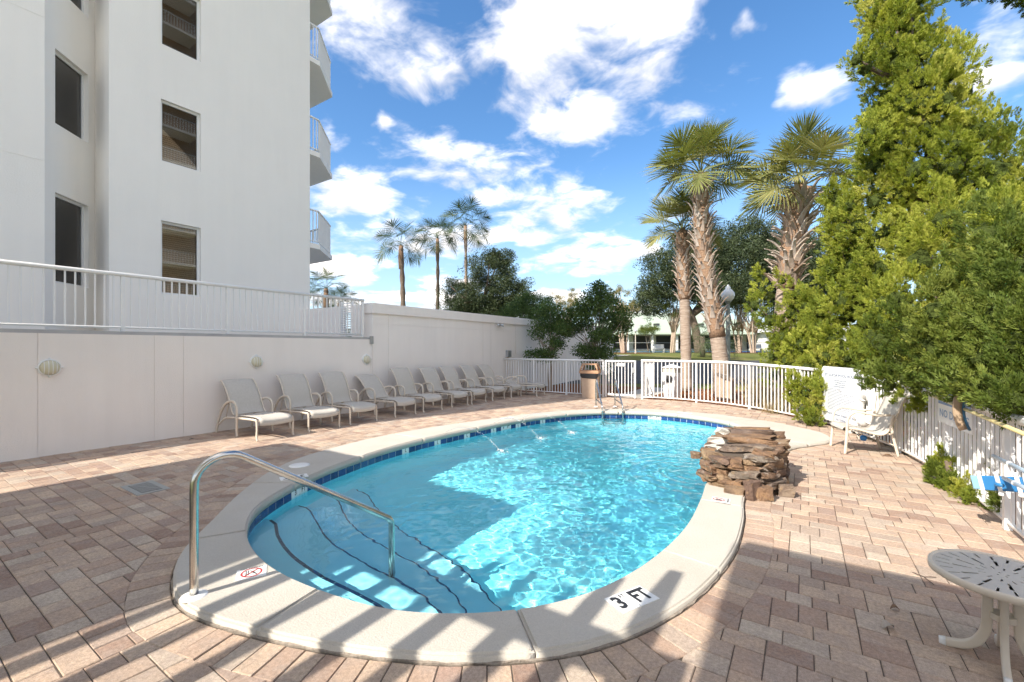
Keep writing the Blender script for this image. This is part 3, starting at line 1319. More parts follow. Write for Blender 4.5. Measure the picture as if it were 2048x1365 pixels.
# balconies on the far end
for k, zt in enumerate((4.85, 7.74, 10.63, 13.52)):
    bal = link('balcony', MB().prism([(0, 7.972), (0, 8.31), (-1.21, 9.58), (-6.0, 9.58), (-6.0, 7.972)][::1], zt - ZB - 0.15, zt - ZB).mesh('balcony'), 'tower_stucco', tower)
    path = [(-0.06, 8.0), (-0.06, 8.29), (-1.24, 9.52), (-4.5, 9.52)]
    m = MB()
    m.tube([(x, y, zt - ZB + 1.05) for x, y in path], 1.0, 8, flat=(0.06, 0.05)); m.build('handrail', 'white_metal', bal)
    m = MB()
    m.tube([(x, y, zt - ZB + 0.09) for x, y in path], 1.0, 8, flat=(0.035, 0.03)); m.build('foot_rail', 'white_metal', bal)
    pk = MB(); pk.box((0, 0, 0.5), (0.024, 0.024, 0.98)); pme = pk.mesh('picket'); pme.materials.append(MATS['white_metal'])
    for q in resample([(x, y, 0) for x, y in path], 0.115):
        o_ = bpy.data.objects.new('picket', pme); col.objects.link(o_); o_.parent = bal; o_.location = (q.x, q.y, zt - ZB + 0.05)
    m = MB(); m.bx(-1.9, -1.0, 7.975, 8.0, zt - ZB + 0.02, zt - ZB + 2.1); m.build('balcony_door', 'window_glass', bal)

# ------------------------------------------------------------------ what stands behind the photographer and throws the shade
HB = 4.6
SH = 1 / math.tan(SUN_ELEV)
sx_, sy_ = SH * lx * HB, SH * ly * HB
yf = 4.12 - sy_
for nm, lab, x0, wd in (('canopy', 'flat white canopy roof on columns beside the retaining wall behind the photographer', -7.3 - sx_, 3.9),
                        ('porch_roof', 'flat white porch roof on columns behind the photographer on the fence side', -0.39 - sx_, 9.0)):
    wing = thing(nm, lab, 'roof', (x0, yf, 0))
    m = MB(); m.bx(0, wd, -9.0, 0, HB - 0.16, HB); m.build('roof_slab', 'tower_stucco', wing)
    for cx_ in (0.5, wd - 0.5):
        for cy_ in (-8.5, -5.2):
            m = MB(); m.bx(cx_ - .18, cx_ + .18, cy_ - .18, cy_ + .18, 0, HB - 0.161); m.build('column', 'tower_stucco', wing)

# timber pergola bridging the gap between them
HP = 2.75
px_, py_ = SH * lx * HP, SH * ly * HP
perg = thing('pergola', 'timber pergola with tapered rafter tails over the gap behind the photographer', 'pergola', (0, 0, 0))
mat('painted_timber', (0.72, 0.69, 0.64), 0.7, noise=(12, 0.08))
for k, (p_, tail) in enumerate(((-3.28, 2.75), (-2.9, 2.9), (-2.48, 2.9), (-2.05, 2.9), (-1.68, 2.95), (-1.32, 3.0), (-1.03, 2.96), (-0.72, 3.25))):
    m = MB()
    x = p_ - px_
    y1 = tail - py_
    prof = [(-6.0, 0), (-6.0, 0.15), (y1 - 0.02, 0.15), (y1, 0.1), (y1 - 0.25, 0.0)]
    w = 0.042
    vs = [(x - w, y, HP + z - 0.13) for y, z in prof] + [(x + w, y, HP + z - 0.13) for y, z in prof]
    n_ = len(prof)
    m.add(vs, [tuple(range(n_)), tuple(range(2 * n_ - 1, n_ - 1, -1))] + [(i, n_ + i, n_ + (i + 1) % n_, (i + 1) % n_) for i in range(n_)])
    m.build('rafter', 'painted_timber', perg)
for yb in (2.37, -0.6):
    m = MB(); m.bx(-3.45 - px_, -0.45 - px_, yb - py_ - 0.11, yb - py_ + 0.11, HP - 0.2, HP - 0.09); m.build('beam', 'painted_timber', perg)
for xx in (-3.35, -0.55):
    m = MB(); m.bx(xx - px_ - .06, xx - px_ + .06, -0.6 - py_ - .06, -0.6 - py_ + .06, 0, HP - 0.2); m.build('post', 'painted_timber', perg)

# neighbouring tan tower, off to the right, seen only mirrored in the windows
nt = thing('tan_apartment_tower', 'tan tower with stacked balconies mirrored in the apartment windows', 'building', (21, 15, 0))
m = MB(); m.bx(2.0, 16, 0, 12, 0, 40); m.build('walls', 'tan_tower', nt)
for k in range(12):
    m = MB(); m.prism([(2.0, -1.6), (0.6, -1.6), (0, -0.6), (0, 3.2), (2.0, 3.2)][::-1], 3 + k * 3.0, 3.2 + k * 3.0); bb = m.build('balcony', 'tower_stucco', nt)
    m = MB()
    m.tube([(1.9, -1.5, 4.2 + k * 3), (0.65, -1.5, 4.2 + k * 3), (0.08, -0.55, 4.2 + k * 3), (0.08, 3.1, 4.2 + k * 3)], 1, 6, flat=(.08, .08))
    for q in resample([Vector((1.9, -1.5, 0)), Vector((0.65, -1.5, 0)), Vector((0.08, -0.55, 0)), Vector((0.08, 3.1, 0))], 0.22):
        m.box((q.x, q.y, 3.7 + k * 3), (0.04, 0.04, 1.0))
    m.build('rail', 'white_metal', bb)

# ------------------------------------------------------------------ more materials
def _weave(T, b, co):
    mp = T.node('ShaderNodeMapping'); mp.inputs['Scale'].default_value = (1, 1, 1)
    T.l.new(co, mp.inputs[0])
    w1 = T.node('ShaderNodeTexWave'); w1.inputs['Scale'].default_value = 45; w1.bands_direction = 'Y'; w1.inputs['Distortion'].default_value = 1.2
    w2 = T.node('ShaderNodeTexWave'); w2.inputs['Scale'].default_value = 45; w2.bands_direction = 'X'; w2.inputs['Distortion'].default_value = 1.2
    T.l.new(co, w1.inputs[0]); T.l.new(co, w2.inputs[0])
    n = T.noise(co, 40, 3, 0.6)
    f = T.math('MULTIPLY', T.math('ADD', w1.outputs['Fac'], w2.outputs['Fac']), 0.5)
    f = T.math('ADD', T.math('MULTIPLY', f, 0.5), T.math('MULTIPLY', n, 0.6))
    T.put(b.inputs['Base Color'], T.ramp(f, [(0.2, (0.42, 0.385, 0.335)), (0.8, (0.59, 0.55, 0.49))]))


mat('sling', (0.60, 0.56, 0.50), 0.8, spec=0.2, build=_weave)
mat('tan_frame', (0.66, 0.58, 0.48), 0.4, spec=0.4, noise=(14, 0.05))
mat('tan_paint', (0.56, 0.52, 0.48), 0.35, spec=0.5, noise=(30, 0.06))
mat('black_rubber', (0.03, 0.03, 0.03), 0.7)
mat('trash_tan', (0.50, 0.37, 0.27), 0.75, noise=(8, 0.1), bump=(120, 0.002))
mat('trash_lid', (0.46, 0.27, 0.16), 0.7, noise=(10, 0.1))
mat('bin_bag', (0.02, 0.02, 0.022), 0.3, bump=(14, 0.02))
mat('lamp_cream', (0.62, 0.58, 0.42), 0.35)
mat('white_plastic', (0.80, 0.80, 0.78), 0.35)
mat('sign_white', (0.82, 0.83, 0.84), 0.4)
mat('sign_blue', (0.13, 0.24, 0.50), 0.45, noise=(6, 0.15))
mat('ink_navy', (0.05, 0.09, 0.20), 0.5)
mat('faded_blue', (0.25, 0.37, 0.58), 0.5)
mat('pole_yellow', (0.62, 0.52, 0.25), 0.4, noise=(20, 0.12))
mat('pole_blue', (0.48, 0.62, 0.76), 0.3, noise=(20, 0.1))
mat('brush_tan', (0.42, 0.31, 0.21), 0.6, noise=(20, 0.15))
mat('brush_blue', (0.03, 0.12, 0.22), 0.4)
mat('vac_blue', (0.03, 0.18, 0.42), 0.35)
mat('vac_light', (0.24, 0.46, 0.62), 0.35)
mat('buoy_white', (0.82, 0.80, 0.77), 0.5, noise=(10, 0.05))
mat('rope', (0.62, 0.58, 0.50), 0.9, noise=(60, 0.2))
mat('bright_blue', (0.03, 0.22, 0.62), 0.35)
mat('grate_grey', (0.33, 0.33, 0.31), 0.6)
mat('galv', (0.45, 0.47, 0.48), 0.4, metallic=0.7)

# ------------------------------------------------------------------ drain, skimmer, deck markings
dr = thing('floor_drain', 'grey slotted floor drain set in the shaded pavers left of the handrail', 'drain', (-6.28, 1.91, 0.0), 0)
m = MB(); m.bx(-0.27, 0.27, -0.15, 0.15, -0.02, 0.006); m.build('frame', 'grate_grey', dr)
m = MB(); m.bx(-0.215, 0.215, -0.095, 0.095, 0.0061, 0.0066); m.build('recess_shade', 'black_rubber', dr)  # black sheet, the shade of the hollow put into its colour
for k in range(24):
    m = MB(); m.bx(-0.2 + k * 0.0174 - .0042, -0.2 + k * 0.0174 + .0042, -0.093, 0.093, 0.0067, 0.0085); m.build('bar', 'grate_grey', dr)
m = MB(); m.box((0, 0, 0.0095), (0.42, 0.014, 0.003), Matrix.Rotation(R(22), 4, 'Z')); m.build('cross_rib', 'grate_grey', dr)

lid = tag(MB().lathe([(0.0, 0.006), (0.105, 0.006), (0.115, 0.003), (0.115, 0.0), (0.13, 0.0), (0.13, -0.01)][::-1], n=32).build('skimmer_lid', 'white_plastic'),
          'round white skimmer lid set in the shaded coping beyond the handrail', 'lid')
lid.location = (*ground_at(599, 931, TOP)[:2], TOP + 0.004)


def deck_plate(name, label, pos, rz, w, h, group=None):
    t = thing(name, label, 'marker', (pos[0], pos[1], TOP), rz, group)
    m = MB(); m.bx(-w / 2, w / 2, -h / 2, h / 2, 0.0005, 0.005); m.build('tile', 'white_tile', t)
    return t


def no_diving(t, r_=0.055, cx=0.0):
    m = MB()
    n = 36
    for ra, rb in ((r_, r_ * 0.82),):
        vs = [(cx + ra * math.cos(2 * PI * k / n), ra * math.sin(2 * PI * k / n), 0.0065) for k in range(n)] + [(cx + rb * math.cos(2 * PI * k / n), rb * math.sin(2 * PI * k / n), 0.0065) for k in range(n)]
        m.add(vs, [(k, (k + 1) % n, n + (k + 1) % n, n + k) for k in range(n)])
    m.build('prohibition_ring', 'red_ink', t)
    m = MB(); m.box((cx, 0, 0.0075), (r_ * 1.75, r_ * 0.13, 0.001), Matrix.Rotation(R(-45), 4, 'Z')); m.build('prohibition_bar', 'red_ink', t)
    # diver figure: head, body, arms, two wave strokes
    m = MB()
    m.lathe([(0, 0.0068), (r_ * .13, 0.0068)], (cx - r_ * .18, r_ * .12, 0), 10)
    m.box((cx + r_ * .12, r_ * .22, 0.0066), (r_ * .55, r_ * .16, 0.0006), Matrix.Rotation(R(28), 4, 'Z'))
    m.box((cx - r_ * .34, -r_ * .02, 0.0066), (r_ * .36, r_ * .09, 0.0006), Matrix.Rotation(R(40), 4, 'Z'))
    m.box((cx + r_ * .42, r_ * .42, 0.0066), (r_ * .34, r_ * .1, 0.0006), Matrix.Rotation(R(15), 4, 'Z'))
    m.build('diver_figure', 'black_ink', t)
    for k in range(2):
        m = MB(); m.tube([(cx - r_ * .55 + q * r_ * .22, -r_ * (.32 + .2 * k) + (.06 * r_ if q % 2 else 0), 0.0068) for q in range(6)], r_ * 0.035, 4); m.build('wave_stroke', 'black_ink', t)


def flat_frame(x, y, z=0.0064):
    return Matrix.Translation((x, y, z))


def facing(pos):
    """rotation so that the lettering's top points along the coping towards the water"""
    p = Vector((pos[0], pos[1], 0))
    k = min(range(len(inner)), key=lambda i: (inner[i] - p).length)
    nn = in_n[k]
    return math.atan2(nn.y, nn.x) + PI / 2


p_ = ground_at(1264, 1199, TOP)
rz = math.atan2(ground_at(1330, 1168, TOP).y - ground_at(1200, 1230, TOP).y, ground_at(1330, 1168, TOP).x - ground_at(1200, 1230, TOP).x)
t = deck_plate('depth_marker', 'large white tile reading 3 FT in black on the near coping', p_, rz - R(4), 0.30, 0.17, 'depth markers on the coping')
m = MB(); m.bx(-0.012, -0.0095, -0.083, 0.083, 0.0052, 0.0062); m.build('tile_joint', 'grate_grey', t)
place_text('numeral', '3', 0.165, 'black_ink', flat_frame(-0.098, 0.0), t, 0.85, bold=0.035)
place_text('unit_small', 'FT', 0.05, 'black_ink', flat_frame(-0.038, 0.048), t, 0.8)
place_text('unit', 'FT', 0.165, 'black_ink', flat_frame(0.072, 0.0), t, 0.75, bold=0.035)
p_ = ground_at(588, 955, TOP)
t = deck_plate('depth_marker', 'white tile reading 3 FT on the shaded coping beside the skimmer lid', p_, R(248), 0.30, 0.15, 'depth markers on the coping')
place_text('numeral', '3', 0.14, 'black_ink', flat_frame(-0.09, 0.0), t, 0.9)
place_text('unit', 'FT', 0.14, 'black_ink', flat_frame(0.06, 0.0), t, 0.8)
p_ = ground_at(503, 1147, TOP)
t = deck_plate('no_diving_marker', 'white no diving tile with a red ring beside the handrail base', p_, R(-28), 0.155, 0.18, 'no diving markers on the coping')
no_diving(t, 0.066)
place_text('warning_text', 'NO DIVING', 0.026, 'black_ink', Matrix.Translation((-0.069, -0.0, 0.0066)) @ Matrix.Rotation(R(90), 4, 'Z'), t, 1.0)
p_ = ground_at(1442, 1001, TOP)
t = deck_plate('no_diving_marker', 'white no diving tile with a red ring just below the stacked rocks', p_, R(5), 0.17, 0.15, 'no diving markers on the coping')
no_diving(t, 0.055, -0.02)
place_text('warning_text', 'NO DIVING', 0.024, 'black_ink', Matrix.Translation((0.062, 0, 0.0066)) @ Matrix.Rotation(R(-90), 4, 'Z'), t, 1.0)
for (u, v, txt, lab) in ((1022, 838, '4 FT', 'worn depth marker reading 4 FT on the sunlit left coping'), (1383, 823, '4½ FT', 'worn depth marker reading 4½ FT on the far coping beyond the ladder')):
    p_ = ground_at(u, v, TOP)
    k = min(range(len(inner)), key=lambda i: (inner[i] - Vector((p_.x, p_.y, 0))).length)
    q = inner[k] + in_n[k] * 0.25
    t = deck_plate('depth_marker', lab, q, math.atan2(in_n[k].y, in_n[k].x) - PI / 2, 0.33, 0.13, 'depth markers on the coping')
    place_text('numeral', txt, 0.11, 'grate_grey', flat_frame(0, 0), t, 0.9)

# ------------------------------------------------------------------ stainless handrail at the steps
hr = thing('handrail', 'curved stainless steel handrail arching from the coping over the pool steps', 'handrail', (-3.27, 1.25, TOP))
hb = ground_at(388, 1192, TOP)
hr.location = hb
end = ground_at(783, 1110, WATER_Z)
end = Vector((end.x, end.y, -0.75))
dirh = Vector((end.x - hb.x, end.y - hb.y, 0))
Lh = dirh.length
dirh.normalize()
sl = math.atan2(0.80, Lh - 0.12)               # fall of the straight run
prof = [(0, 0.02 * k) for k in range(0, 35, 4)]
ra = 0.175                              # upper bend
n_ = 12
for k in range(1, n_ + 1):
    th = (PI / 2 + sl) * k / n_
    prof.append((ra - ra * math.cos(th), 0.68 + ra * math.sin(th)))
x0, z0 = prof[-1]
rb = 0.09                               # lower bend
xe = Lh - rb * (1 - math.sin(sl))
ze = z0 - (xe - x0) * math.tan(sl)
for k in range(1, 9):
    prof.append((x0 + (xe - x0) * k / 8, z0 + (ze - z0) * k / 8))
for k in range(1, 9):
    th = sl + (PI / 2 - sl) * k / 8
    prof.append((xe + rb * (math.sin(th) - math.sin(sl)), ze - rb * (math.cos(sl) - math.cos(th))))
xe, ze = prof[-1]
prof += [(xe, ze - 0.1), (xe, ze - 0.3), (xe, -0.8)]
m = MB()
pts = [(dirh.x * a_, dirh.y * a_, z) for a_, z in prof]
m.tube(pts, 0.0245, 16)
m.build('rail', 'steel', hr)
m = MB(); m.lathe([(0.0, 0.012), (0.03, 0.012), (0.068, 0.006), (0.074, 0.0)][::-1], n=28); m.build('escutcheon', 'white_plastic', hr)

# ------------------------------------------------------------------ pool ladder
ld = thing('pool_ladder', 'two-rail stainless pool ladder on the far coping', 'ladder', (-4.4, 11.1, TOP))
kk = min(range(len(inner)), key=lambda i: (inner[i] - ground_at(1222, 834, WATER_Z).xy.to_3d()).length)
ci = inner[kk]
nI = in_n[kk]
tI = Vector((-nI.y, nI.x, 0))
ld.location = (ci.x, ci.y, TOP)
for s_ in (-1, 1):
    o0 = tI * (s_ * 0.25)
    prof = [(0.78, -0.0), (0.78, 0.4), (0.775, 0.62), (0.73, 0.70), (0.66, 0.69), (0.58, 0.60), (0.2, 0.30), (-0.02, 0.14), (-0.06, 0.04), (-0.07, -0.1), (-0.07, -1.0)]
    m = MB()
    m.tube(spline([(o0.x + nI.x * a, o0.y + nI.y * a, z) for a, z in prof], 5), 0.021, 12)
    m.build('rail', 'steel', ld)
    m = MB(); m.tube([(o0.x + nI.x * 0.78, o0.y + nI.y * .78, 0.2), (o0.x + nI.x * -.0, o0.y + nI.y * -.0, 0.16)], 0.017, 8); m.build('side_brace', 'steel', ld)
    m = MB(); m.lathe([(0.055, 0.0), (0.05, 0.01), (0.0, 0.012)], (o0.x + nI.x * .78, o0.y + nI.y * .78, 0.0), 18); m.build('escutcheon', 'white_plastic', ld)
for z in (-0.22, -0.5, -0.78):
    m = MB()
    m.tube([tuple(tI * -0.25 + nI * -0.07 + Vector((0, 0, z))), tuple(tI * 0.25 + nI * -0.07 + Vector((0, 0, z)))], 1, 8, flat=(0.07, 0.03))
    m.build('tread', 'white_plastic', ld)


# ------------------------------------------------------------------ loungers
def lounger(name, label, group, loc, rz, back_deg, flat=False):
    t = thing(name, label, 'lounger', loc, rz, group)
    W = 0.64
    for s_ in (-1, 1):
        y = s_ * W / 2
        m = MB()
        # arched rear leg that becomes the arm and comes down as the middle leg
        pts = spline([(0.02, y, 0.0), (0.06, y, 0.12), (0.14, y, 0.30), (0.26, y, 0.47), (0.42, y, 0.585), (0.58, y, 0.625), (0.70, y, 0.615), (0.775, y, 0.56), (0.795, y, 0.47), (0.79, y, 0.3), (0.785, y, 0.12), (0.80, y, 0.0)], 5)
        m.tube(pts, 1.0, 8, flat=(0.03, 0.045))
        m.build('arm', 'tan_frame', t)
        m = MB()
        m.tube(spline([(0.10, y * 0.97, 0.16), (0.3, y * .97, 0.28), (0.5, y * .97, 0.325), (0.78, y * .97, 0.335), (1.2, y * .97, 0.35), (1.44, y * .97, 0.35)], 4), 1.0, 8, flat=(0.022, 0.038))
        m.build('side_rail', 'tan_frame', t)
        m = MB()
        m.tube(spline([(1.46, y, 0.355), (1.475, y, 0.30), (1.48, y, 0.18), (1.475, y, 0.06), (1.50, y, 0.0)], 4), 1.0, 8, flat=(0.026, 0.034))
        m.build('front_leg', 'tan_frame', t)
    # sling seat, rolling over the front bar
    def ribbon(prof, w, name, m_, thick=0.007, nw=9, sag=0.02):
        p = spline([(a, 0, z) for a, z in prof], 6)
        vs, fs = [], []
        for q in p:
            for k in range(nw):
                f = k / (nw - 1) * 2 - 1
                vs.append((q.x, f * w / 2, q.z - sag * (1 - f * f)))
        n_ = len(p)
        o_ = len(vs)
        vs += [(x, y, z - thick) for x, y, z in vs]
        for i in range(n_ - 1):
            for k in range(nw - 1):
                a = i * nw + k
                fs.append((a, a + nw, a + nw + 1, a + 1))
                fs.append((o_ + a, o_ + a + 1, o_ + a + nw + 1, o_ + a + nw))
        for i in range(n_ - 1):
            a = i * nw; fs.append((a, o_ + a, o_ + a + nw, a + nw))
            b = i * nw + nw - 1; fs.append((b, b + nw, o_ + b + nw, o_ + b))
        for k in range(nw - 1):
            fs.append((k, k + 1, o_ + k + 1, o_ + k))
            a = (n_ - 1) * nw + k; fs.append((a, o_ + a, o_ + a + 1, a + 1))
        m = MB(); m.add(vs, fs, True)
        return m.build(name, m_, t)
    ribbon([(0.60, 0.375), (0.8, 0.38), (1.0, 0.395), (1.25, 0.40), (1.42, 0.392), (1.5, 0.365), (1.525, 0.32), (1.52, 0.27)], W - 0.06, 'seat_sling', 'sling')
    a = R(back_deg)
    bx, bz = 0.62, 0.37
    ca, sa = -math.cos(a), math.sin(a)
    def bp(s_, d=0.0):
        return (bx + ca * s_ - sa * -d * 0 + (math.sin(a)) * d, bz + sa * s_ + math.cos(a) * d)
    prof = [bp(0.0, 0.0), bp(0.12, -0.015), bp(0.32, 0.012), bp(0.5, 0.02), bp(0.66, 0.0), bp(0.76, -0.035), bp(0.80, -0.075)]
    ribbon(prof, W - 0.07, 'back_sling', 'sling', sag=-0.015)
    for s_ in (-1, 1):
        m = MB()
        m.tube(spline([(p[0], s_ * (W / 2 - 0.035), p[1] - 0.006) for p in prof], 4), 1, 8, flat=(0.022, 0.03))
        m.build('back_rail', 'tan_frame', t)
        if not flat:
            q = bp(0.42)
            m = MB(); m.tube([(q[0], s_ * 0.25, q[1] - 0.02), (0.28, s_ * 0.27, 0.27)], 0.009, 6); m.build('back_prop', 'tan_frame', t)
    m = MB(); m.tube([(0.3, -0.3, 0.275), (0.3, 0.3, 0.275)], 0.011, 6); m.build('cross_bar', 'tan_frame', t)
    m = MB(); m.tube([(1.45, -0.31, 0.33), (1.45, 0.31, 0.33)], 0.012, 6); m.build('front_bar', 'tan_frame', t)
    return t


ORD = ['nearest cream sling lounger, first from the camera along the low wall', 'second cream sling lounger from the camera, along the low wall', 'third cream sling lounger from the camera, along the low wall',
       'fourth cream sling lounger from the camera, back reclined lower than its neighbours', 'fifth cream sling lounger from the camera, first along the tall wall', 'sixth cream sling lounger from the camera, in the tall wall shade',
       'seventh cream sling lounger from the camera, in the tall wall shade', 'eighth cream sling lounger from the camera, in the tall wall shade', 'ninth cream sling lounger from the camera, last one with a raised back',
       'farthest cream sling lounger laid flat in front of the picket fence']
XL = -9.29
for k, (yc, dx, rz, bd) in enumerate(((4.22, 0, 0.5, 55), (5.27, 0.0, -3, 60), (6.22, 0.0, -4, 61), (7.27, 0.0, 1, 47), (8.25, 0, -1.5, 63), (9.29, 0, -1, 60), (10.13, 0, -1, 60), (11.06, 0, 1, 60), (11.98, 0.02, 3, 58))):
    lounger('sun_lounger', ORD[k], 'loungers along the wall', (XL + dx, yc, 0), R(rz), bd)
lounger('sun_lounger', ORD[9], 'loungers along the wall', (-8.82, 12.72, 0), R(6), 12, True)


# ------------------------------------------------------------------ armchair by the fence
def armchair(loc, rz):
    t = thing('patio_armchair', 'cream sling armchair standing by the fence below the life ring', 'chair', loc, rz)
    W = 0.58
    for s_ in (-1, 1):
        y = s_ * W / 2
        m = MB()
        m.tube(spline([(0.58, y, 0.0), (0.57, y, 0.12), (0.555, y, 0.32), (0.55, y, 0.48), (0.52, y, 0.58), (0.43, y, 0.635), (0.30, y, 0.62), (0.16, y, 0.60), (0.02, y, 0.615)], 5), 1, 8, flat=(0.028, 0.036)); m.build('arm', 'tan_frame', t)
        m = MB()
        m.tube(spline([(-0.08, y, 0.0), (-0.045, y, 0.15), (-0.005, y, 0.35), (0.005, y, 0.5), (-0.02, y, 0.62)], 4), 1, 8, flat=(0.026, 0.034)); m.build('rear_leg', 'tan_frame', t)
        m = MB()
        m.tube(spline([(0.555, y * .95, 0.39), (0.4, y * .95, 0.375), (0.2, y * .95, 0.32), (0.08, y * .95, 0.33), (0.0, y * .95, 0.45), (-0.09, y * .95, 0.68), (-0.16, y * .95, 0.86), (-0.24, y * .95, 0.93)], 4), 1, 8, flat=(0.022, 0.03)); m.build('side_rail', 'tan_frame', t)
    vs, fs = [], []
    p = spline([(0.60, 0, 0.36), (0.575, 0, 0.40), (0.5, 0, 0.40), (0.35, 0, 0.375), (0.18, 0, 0.325), (0.08, 0, 0.345), (0.005, 0, 0.47), (-0.085, 0, 0.69), (-0.15, 0, 0.86), (-0.20, 0, 0.925), (-0.25, 0, 0.945)], 6)
    nw = 9
    for q in p:
        for k in range(nw):
            f = k / (nw - 1) * 2 - 1
            vs.append((q.x - 0.01 * (1 - f * f), f * (W / 2 - .03), q.z - 0.012 * (1 - f * f)))
    for i in range(len(p) - 1):
        for k in range(nw - 1):
            a = i * nw + k; fs.append((a, a + nw, a + nw + 1, a + 1))
    m = MB(); m.add(vs, fs, True); o_ = m.build('sling', 'sling', t)
    sol = o_.modifiers.new('thick', 'SOLIDIFY'); sol.thickness = 0.006
    for x, z in ((0.50, 0.36), (0.02, 0.33)):
        m = MB(); m.tube([(x, -W / 2, z), (x, W / 2, z)], 0.011, 6); m.build('cross_bar', 'tan_frame', t)
    m = MB(); m.tube([(-0.05, -W / 2, 0.16), (-0.05, W / 2, 0.16)], 0.008, 6); m.build('rear_stretcher', 'tan_frame', t)
    return t


armchair((1.0, 8.76, 0.0), R(195))

# ------------------------------------------------------------------ side table in the foreground
tx, ty = (lambda q: (q.x, q.y))(ground_at(2006, 1147, 0.455))
TH = 0.455
tb = thing('side_table', 'round taupe metal side table with radial slots at the right edge', 'table', (tx, ty, 0), R(10))
RT = 0.275
# slotted top: radial cells, each either a slot or metal
bm = bmesh.new()
NA = 144
SC = 0.78
rads = [0.0, 0.02, 0.035, 0.075, 0.085, 0.125, 0.14, 0.235, 0.25, 0.32, 0.34]
def is_slot(k, r0, r1):
    if abs(r0 - 0.02) < 1e-6: return k % 36 < 9
    if abs(r0 - 0.035) < 1e-6: return False
    if abs(r0 - 0.085) < 1e-6: return k % 12 in (0, 1)
    if abs(r0 - 0.14) < 1e-6: return k % 12 in (5, 6)
    if abs(r0 - 0.25) < 1e-6: return k % 6 in (0,)
    return False
vc = {}
def vtx(r_, k):
    key = (round(r_, 5), k % NA if r_ > 0 else 0)
    if key not in vc:
        a = 2 * PI * (k % NA) / NA
        vc[key] = bm.verts.new((r_ * SC * math.cos(a), r_ * SC * math.sin(a), 0))
    return vc[key]
for r0, r1 in zip(rads, rads[1:]):
    for k in range(NA):
        if is_slot(k, r0, r1):
            continue
        vs = [vtx(r0, k), vtx(r1, k), vtx(r1, k + 1), vtx(r0, k + 1)]
        u_ = []
        for v in vs:
            if v not in u_:
                u_.append(v)
        bm.faces.new(u_)
ex = bmesh.ops.extrude_face_region(bm, geom=bm.faces[:])
for v in ex['geom']:
    if isinstance(v, bmesh.types.BMVert):
        v.co.z += 0.004
bmesh.ops.recalc_face_normals(bm, faces=bm.faces[:])
me = bpy.data.meshes.new('slotted_top'); bm.to_mesh(me); bm.free()
o_ = link('slotted_top', me, 'tan_paint', tb, (0, 0, TH - 0.012))
m = MB()
m.lathe([(RT - 0.013, TH - 0.014), (RT - 0.013, TH - 0.004), (RT - 0.008, TH), (RT, TH - 0.001), (RT + 0.005, TH - 0.008), (RT + 0.005, TH - 0.034), (RT - 0.004, TH - 0.04), (RT - 0.013, TH - 0.03), (RT - 0.013, TH - 0.014)], n=72)
m.build('rim', 'tan_frame', tb)
for a in (160, 250, 340, 70):
    ca, sa = math.cos(R(a)), math.sin(R(a))
    m = MB()
    pts = spline([(0.13 * ca, 0.13 * sa, TH - 0.03), (0.08 * ca, 0.08 * sa, TH - 0.05), (0.055 * ca, 0.055 * sa, TH - 0.12), (0.055 * ca, 0.055 * sa, 0.24), (0.06 * ca, 0.06 * sa, 0.15), (0.09 * ca, 0.09 * sa, 0.075), (0.135 * ca, 0.135 * sa, 0.035), (0.19 * ca, 0.19 * sa, 0.02), (0.21 * ca, 0.21 * sa, 0.0165)], 5)
    m.tube(pts, 1.0, 10, flat=(0.042, 0.03), up=Vector((-sa, ca, 0)))
    lg = m.build('leg', 'tan_frame', tb)
    m = MB(); m.tube([(0.208 * ca, 0.208 * sa, 0.0165), (0.235 * ca, 0.235 * sa, 0.0155)], [1.02, 0.8], 10, flat=(0.044, 0.031), up=Vector((-sa, ca, 0))); m.build('foot_cap', 'white_plastic', lg)
m = MB(); m.lathe([(0.05, 0.22), (0.05, 0.25)], (0, 0, 0), 16); m.build('column_collar', 'tan_frame', tb)

# ------------------------------------------------------------------ trash can
p_ = ground_at(1182, 791)
tc_ = thing('trash_can', 'tan trash can with a brown lid and black bag standing at the picket fence', 'trash can', (-5.72, 13.22, 0), R(14))
m = MB()
vs = []
for z, h in ((0.0, 0.235), (0.02, 0.24), (0.78, 0.275), (0.80, 0.27)):
    for a in range(24):
        an = 2 * PI * a / 24
        ca, sa = math.cos(an), math.sin(an)
        e = 0.22
        vs.append((math.copysign(abs(ca) ** e, ca) * h, math.copysign(abs(sa) ** e, sa) * h, z))
fs = [(i * 24 + k, i * 24 + (k + 1) % 24, (i + 1) * 24 + (k + 1) % 24, (i + 1) * 24 + k) for i in range(3) for k in range(24)] + [tuple(range(72, 96))]
m.add(vs, fs); m.build('body', 'trash_tan', tc_)
m = MB()
vs = []
for z, h in ((0.66, 0.279), (0.72, 0.29), (0.79, 0.287)):
    for a in range(24):
        an = 2 * PI * a / 24
        ca, sa = math.cos(an), math.sin(an)
        vs.append((math.copysign(abs(ca) ** .22, ca) * h, math.copysign(abs(sa) ** .22, sa) * h, z + (0.035 * math.sin(an * 2 + 1) if z < 0.7 else 0)))
m.add(vs, [(i * 24 + k, i * 24 + (k + 1) % 24, (i + 1) * 24 + (k + 1) % 24, (i + 1) * 24 + k) for i in range(2) for k in range(24)], True)
m.build('liner_bag', 'bin_bag', tc_)
m = MB(); m.bx(-0.3, 0.3, -0.3, 0.3, 0.79, 0.88, 0.015); lidp = m.build('lid', 'trash_lid', tc_)
for sx in (-1, 1):
    for sy in (-1, 1):
        m = MB(); m.tube([(sx * 0.27, sy * 0.27, 0.88), (sx * 0.21, sy * 0.21, 1.06)], 1, 6, flat=(0.05, 0.05)); m.build('lid_post', 'trash_lid', lidp)
m = MB(); m.bx(-0.235, 0.235, -0.235, 0.235, 1.055, 1.1, 0.012); m.build('lid_hood', 'trash_lid', lidp)

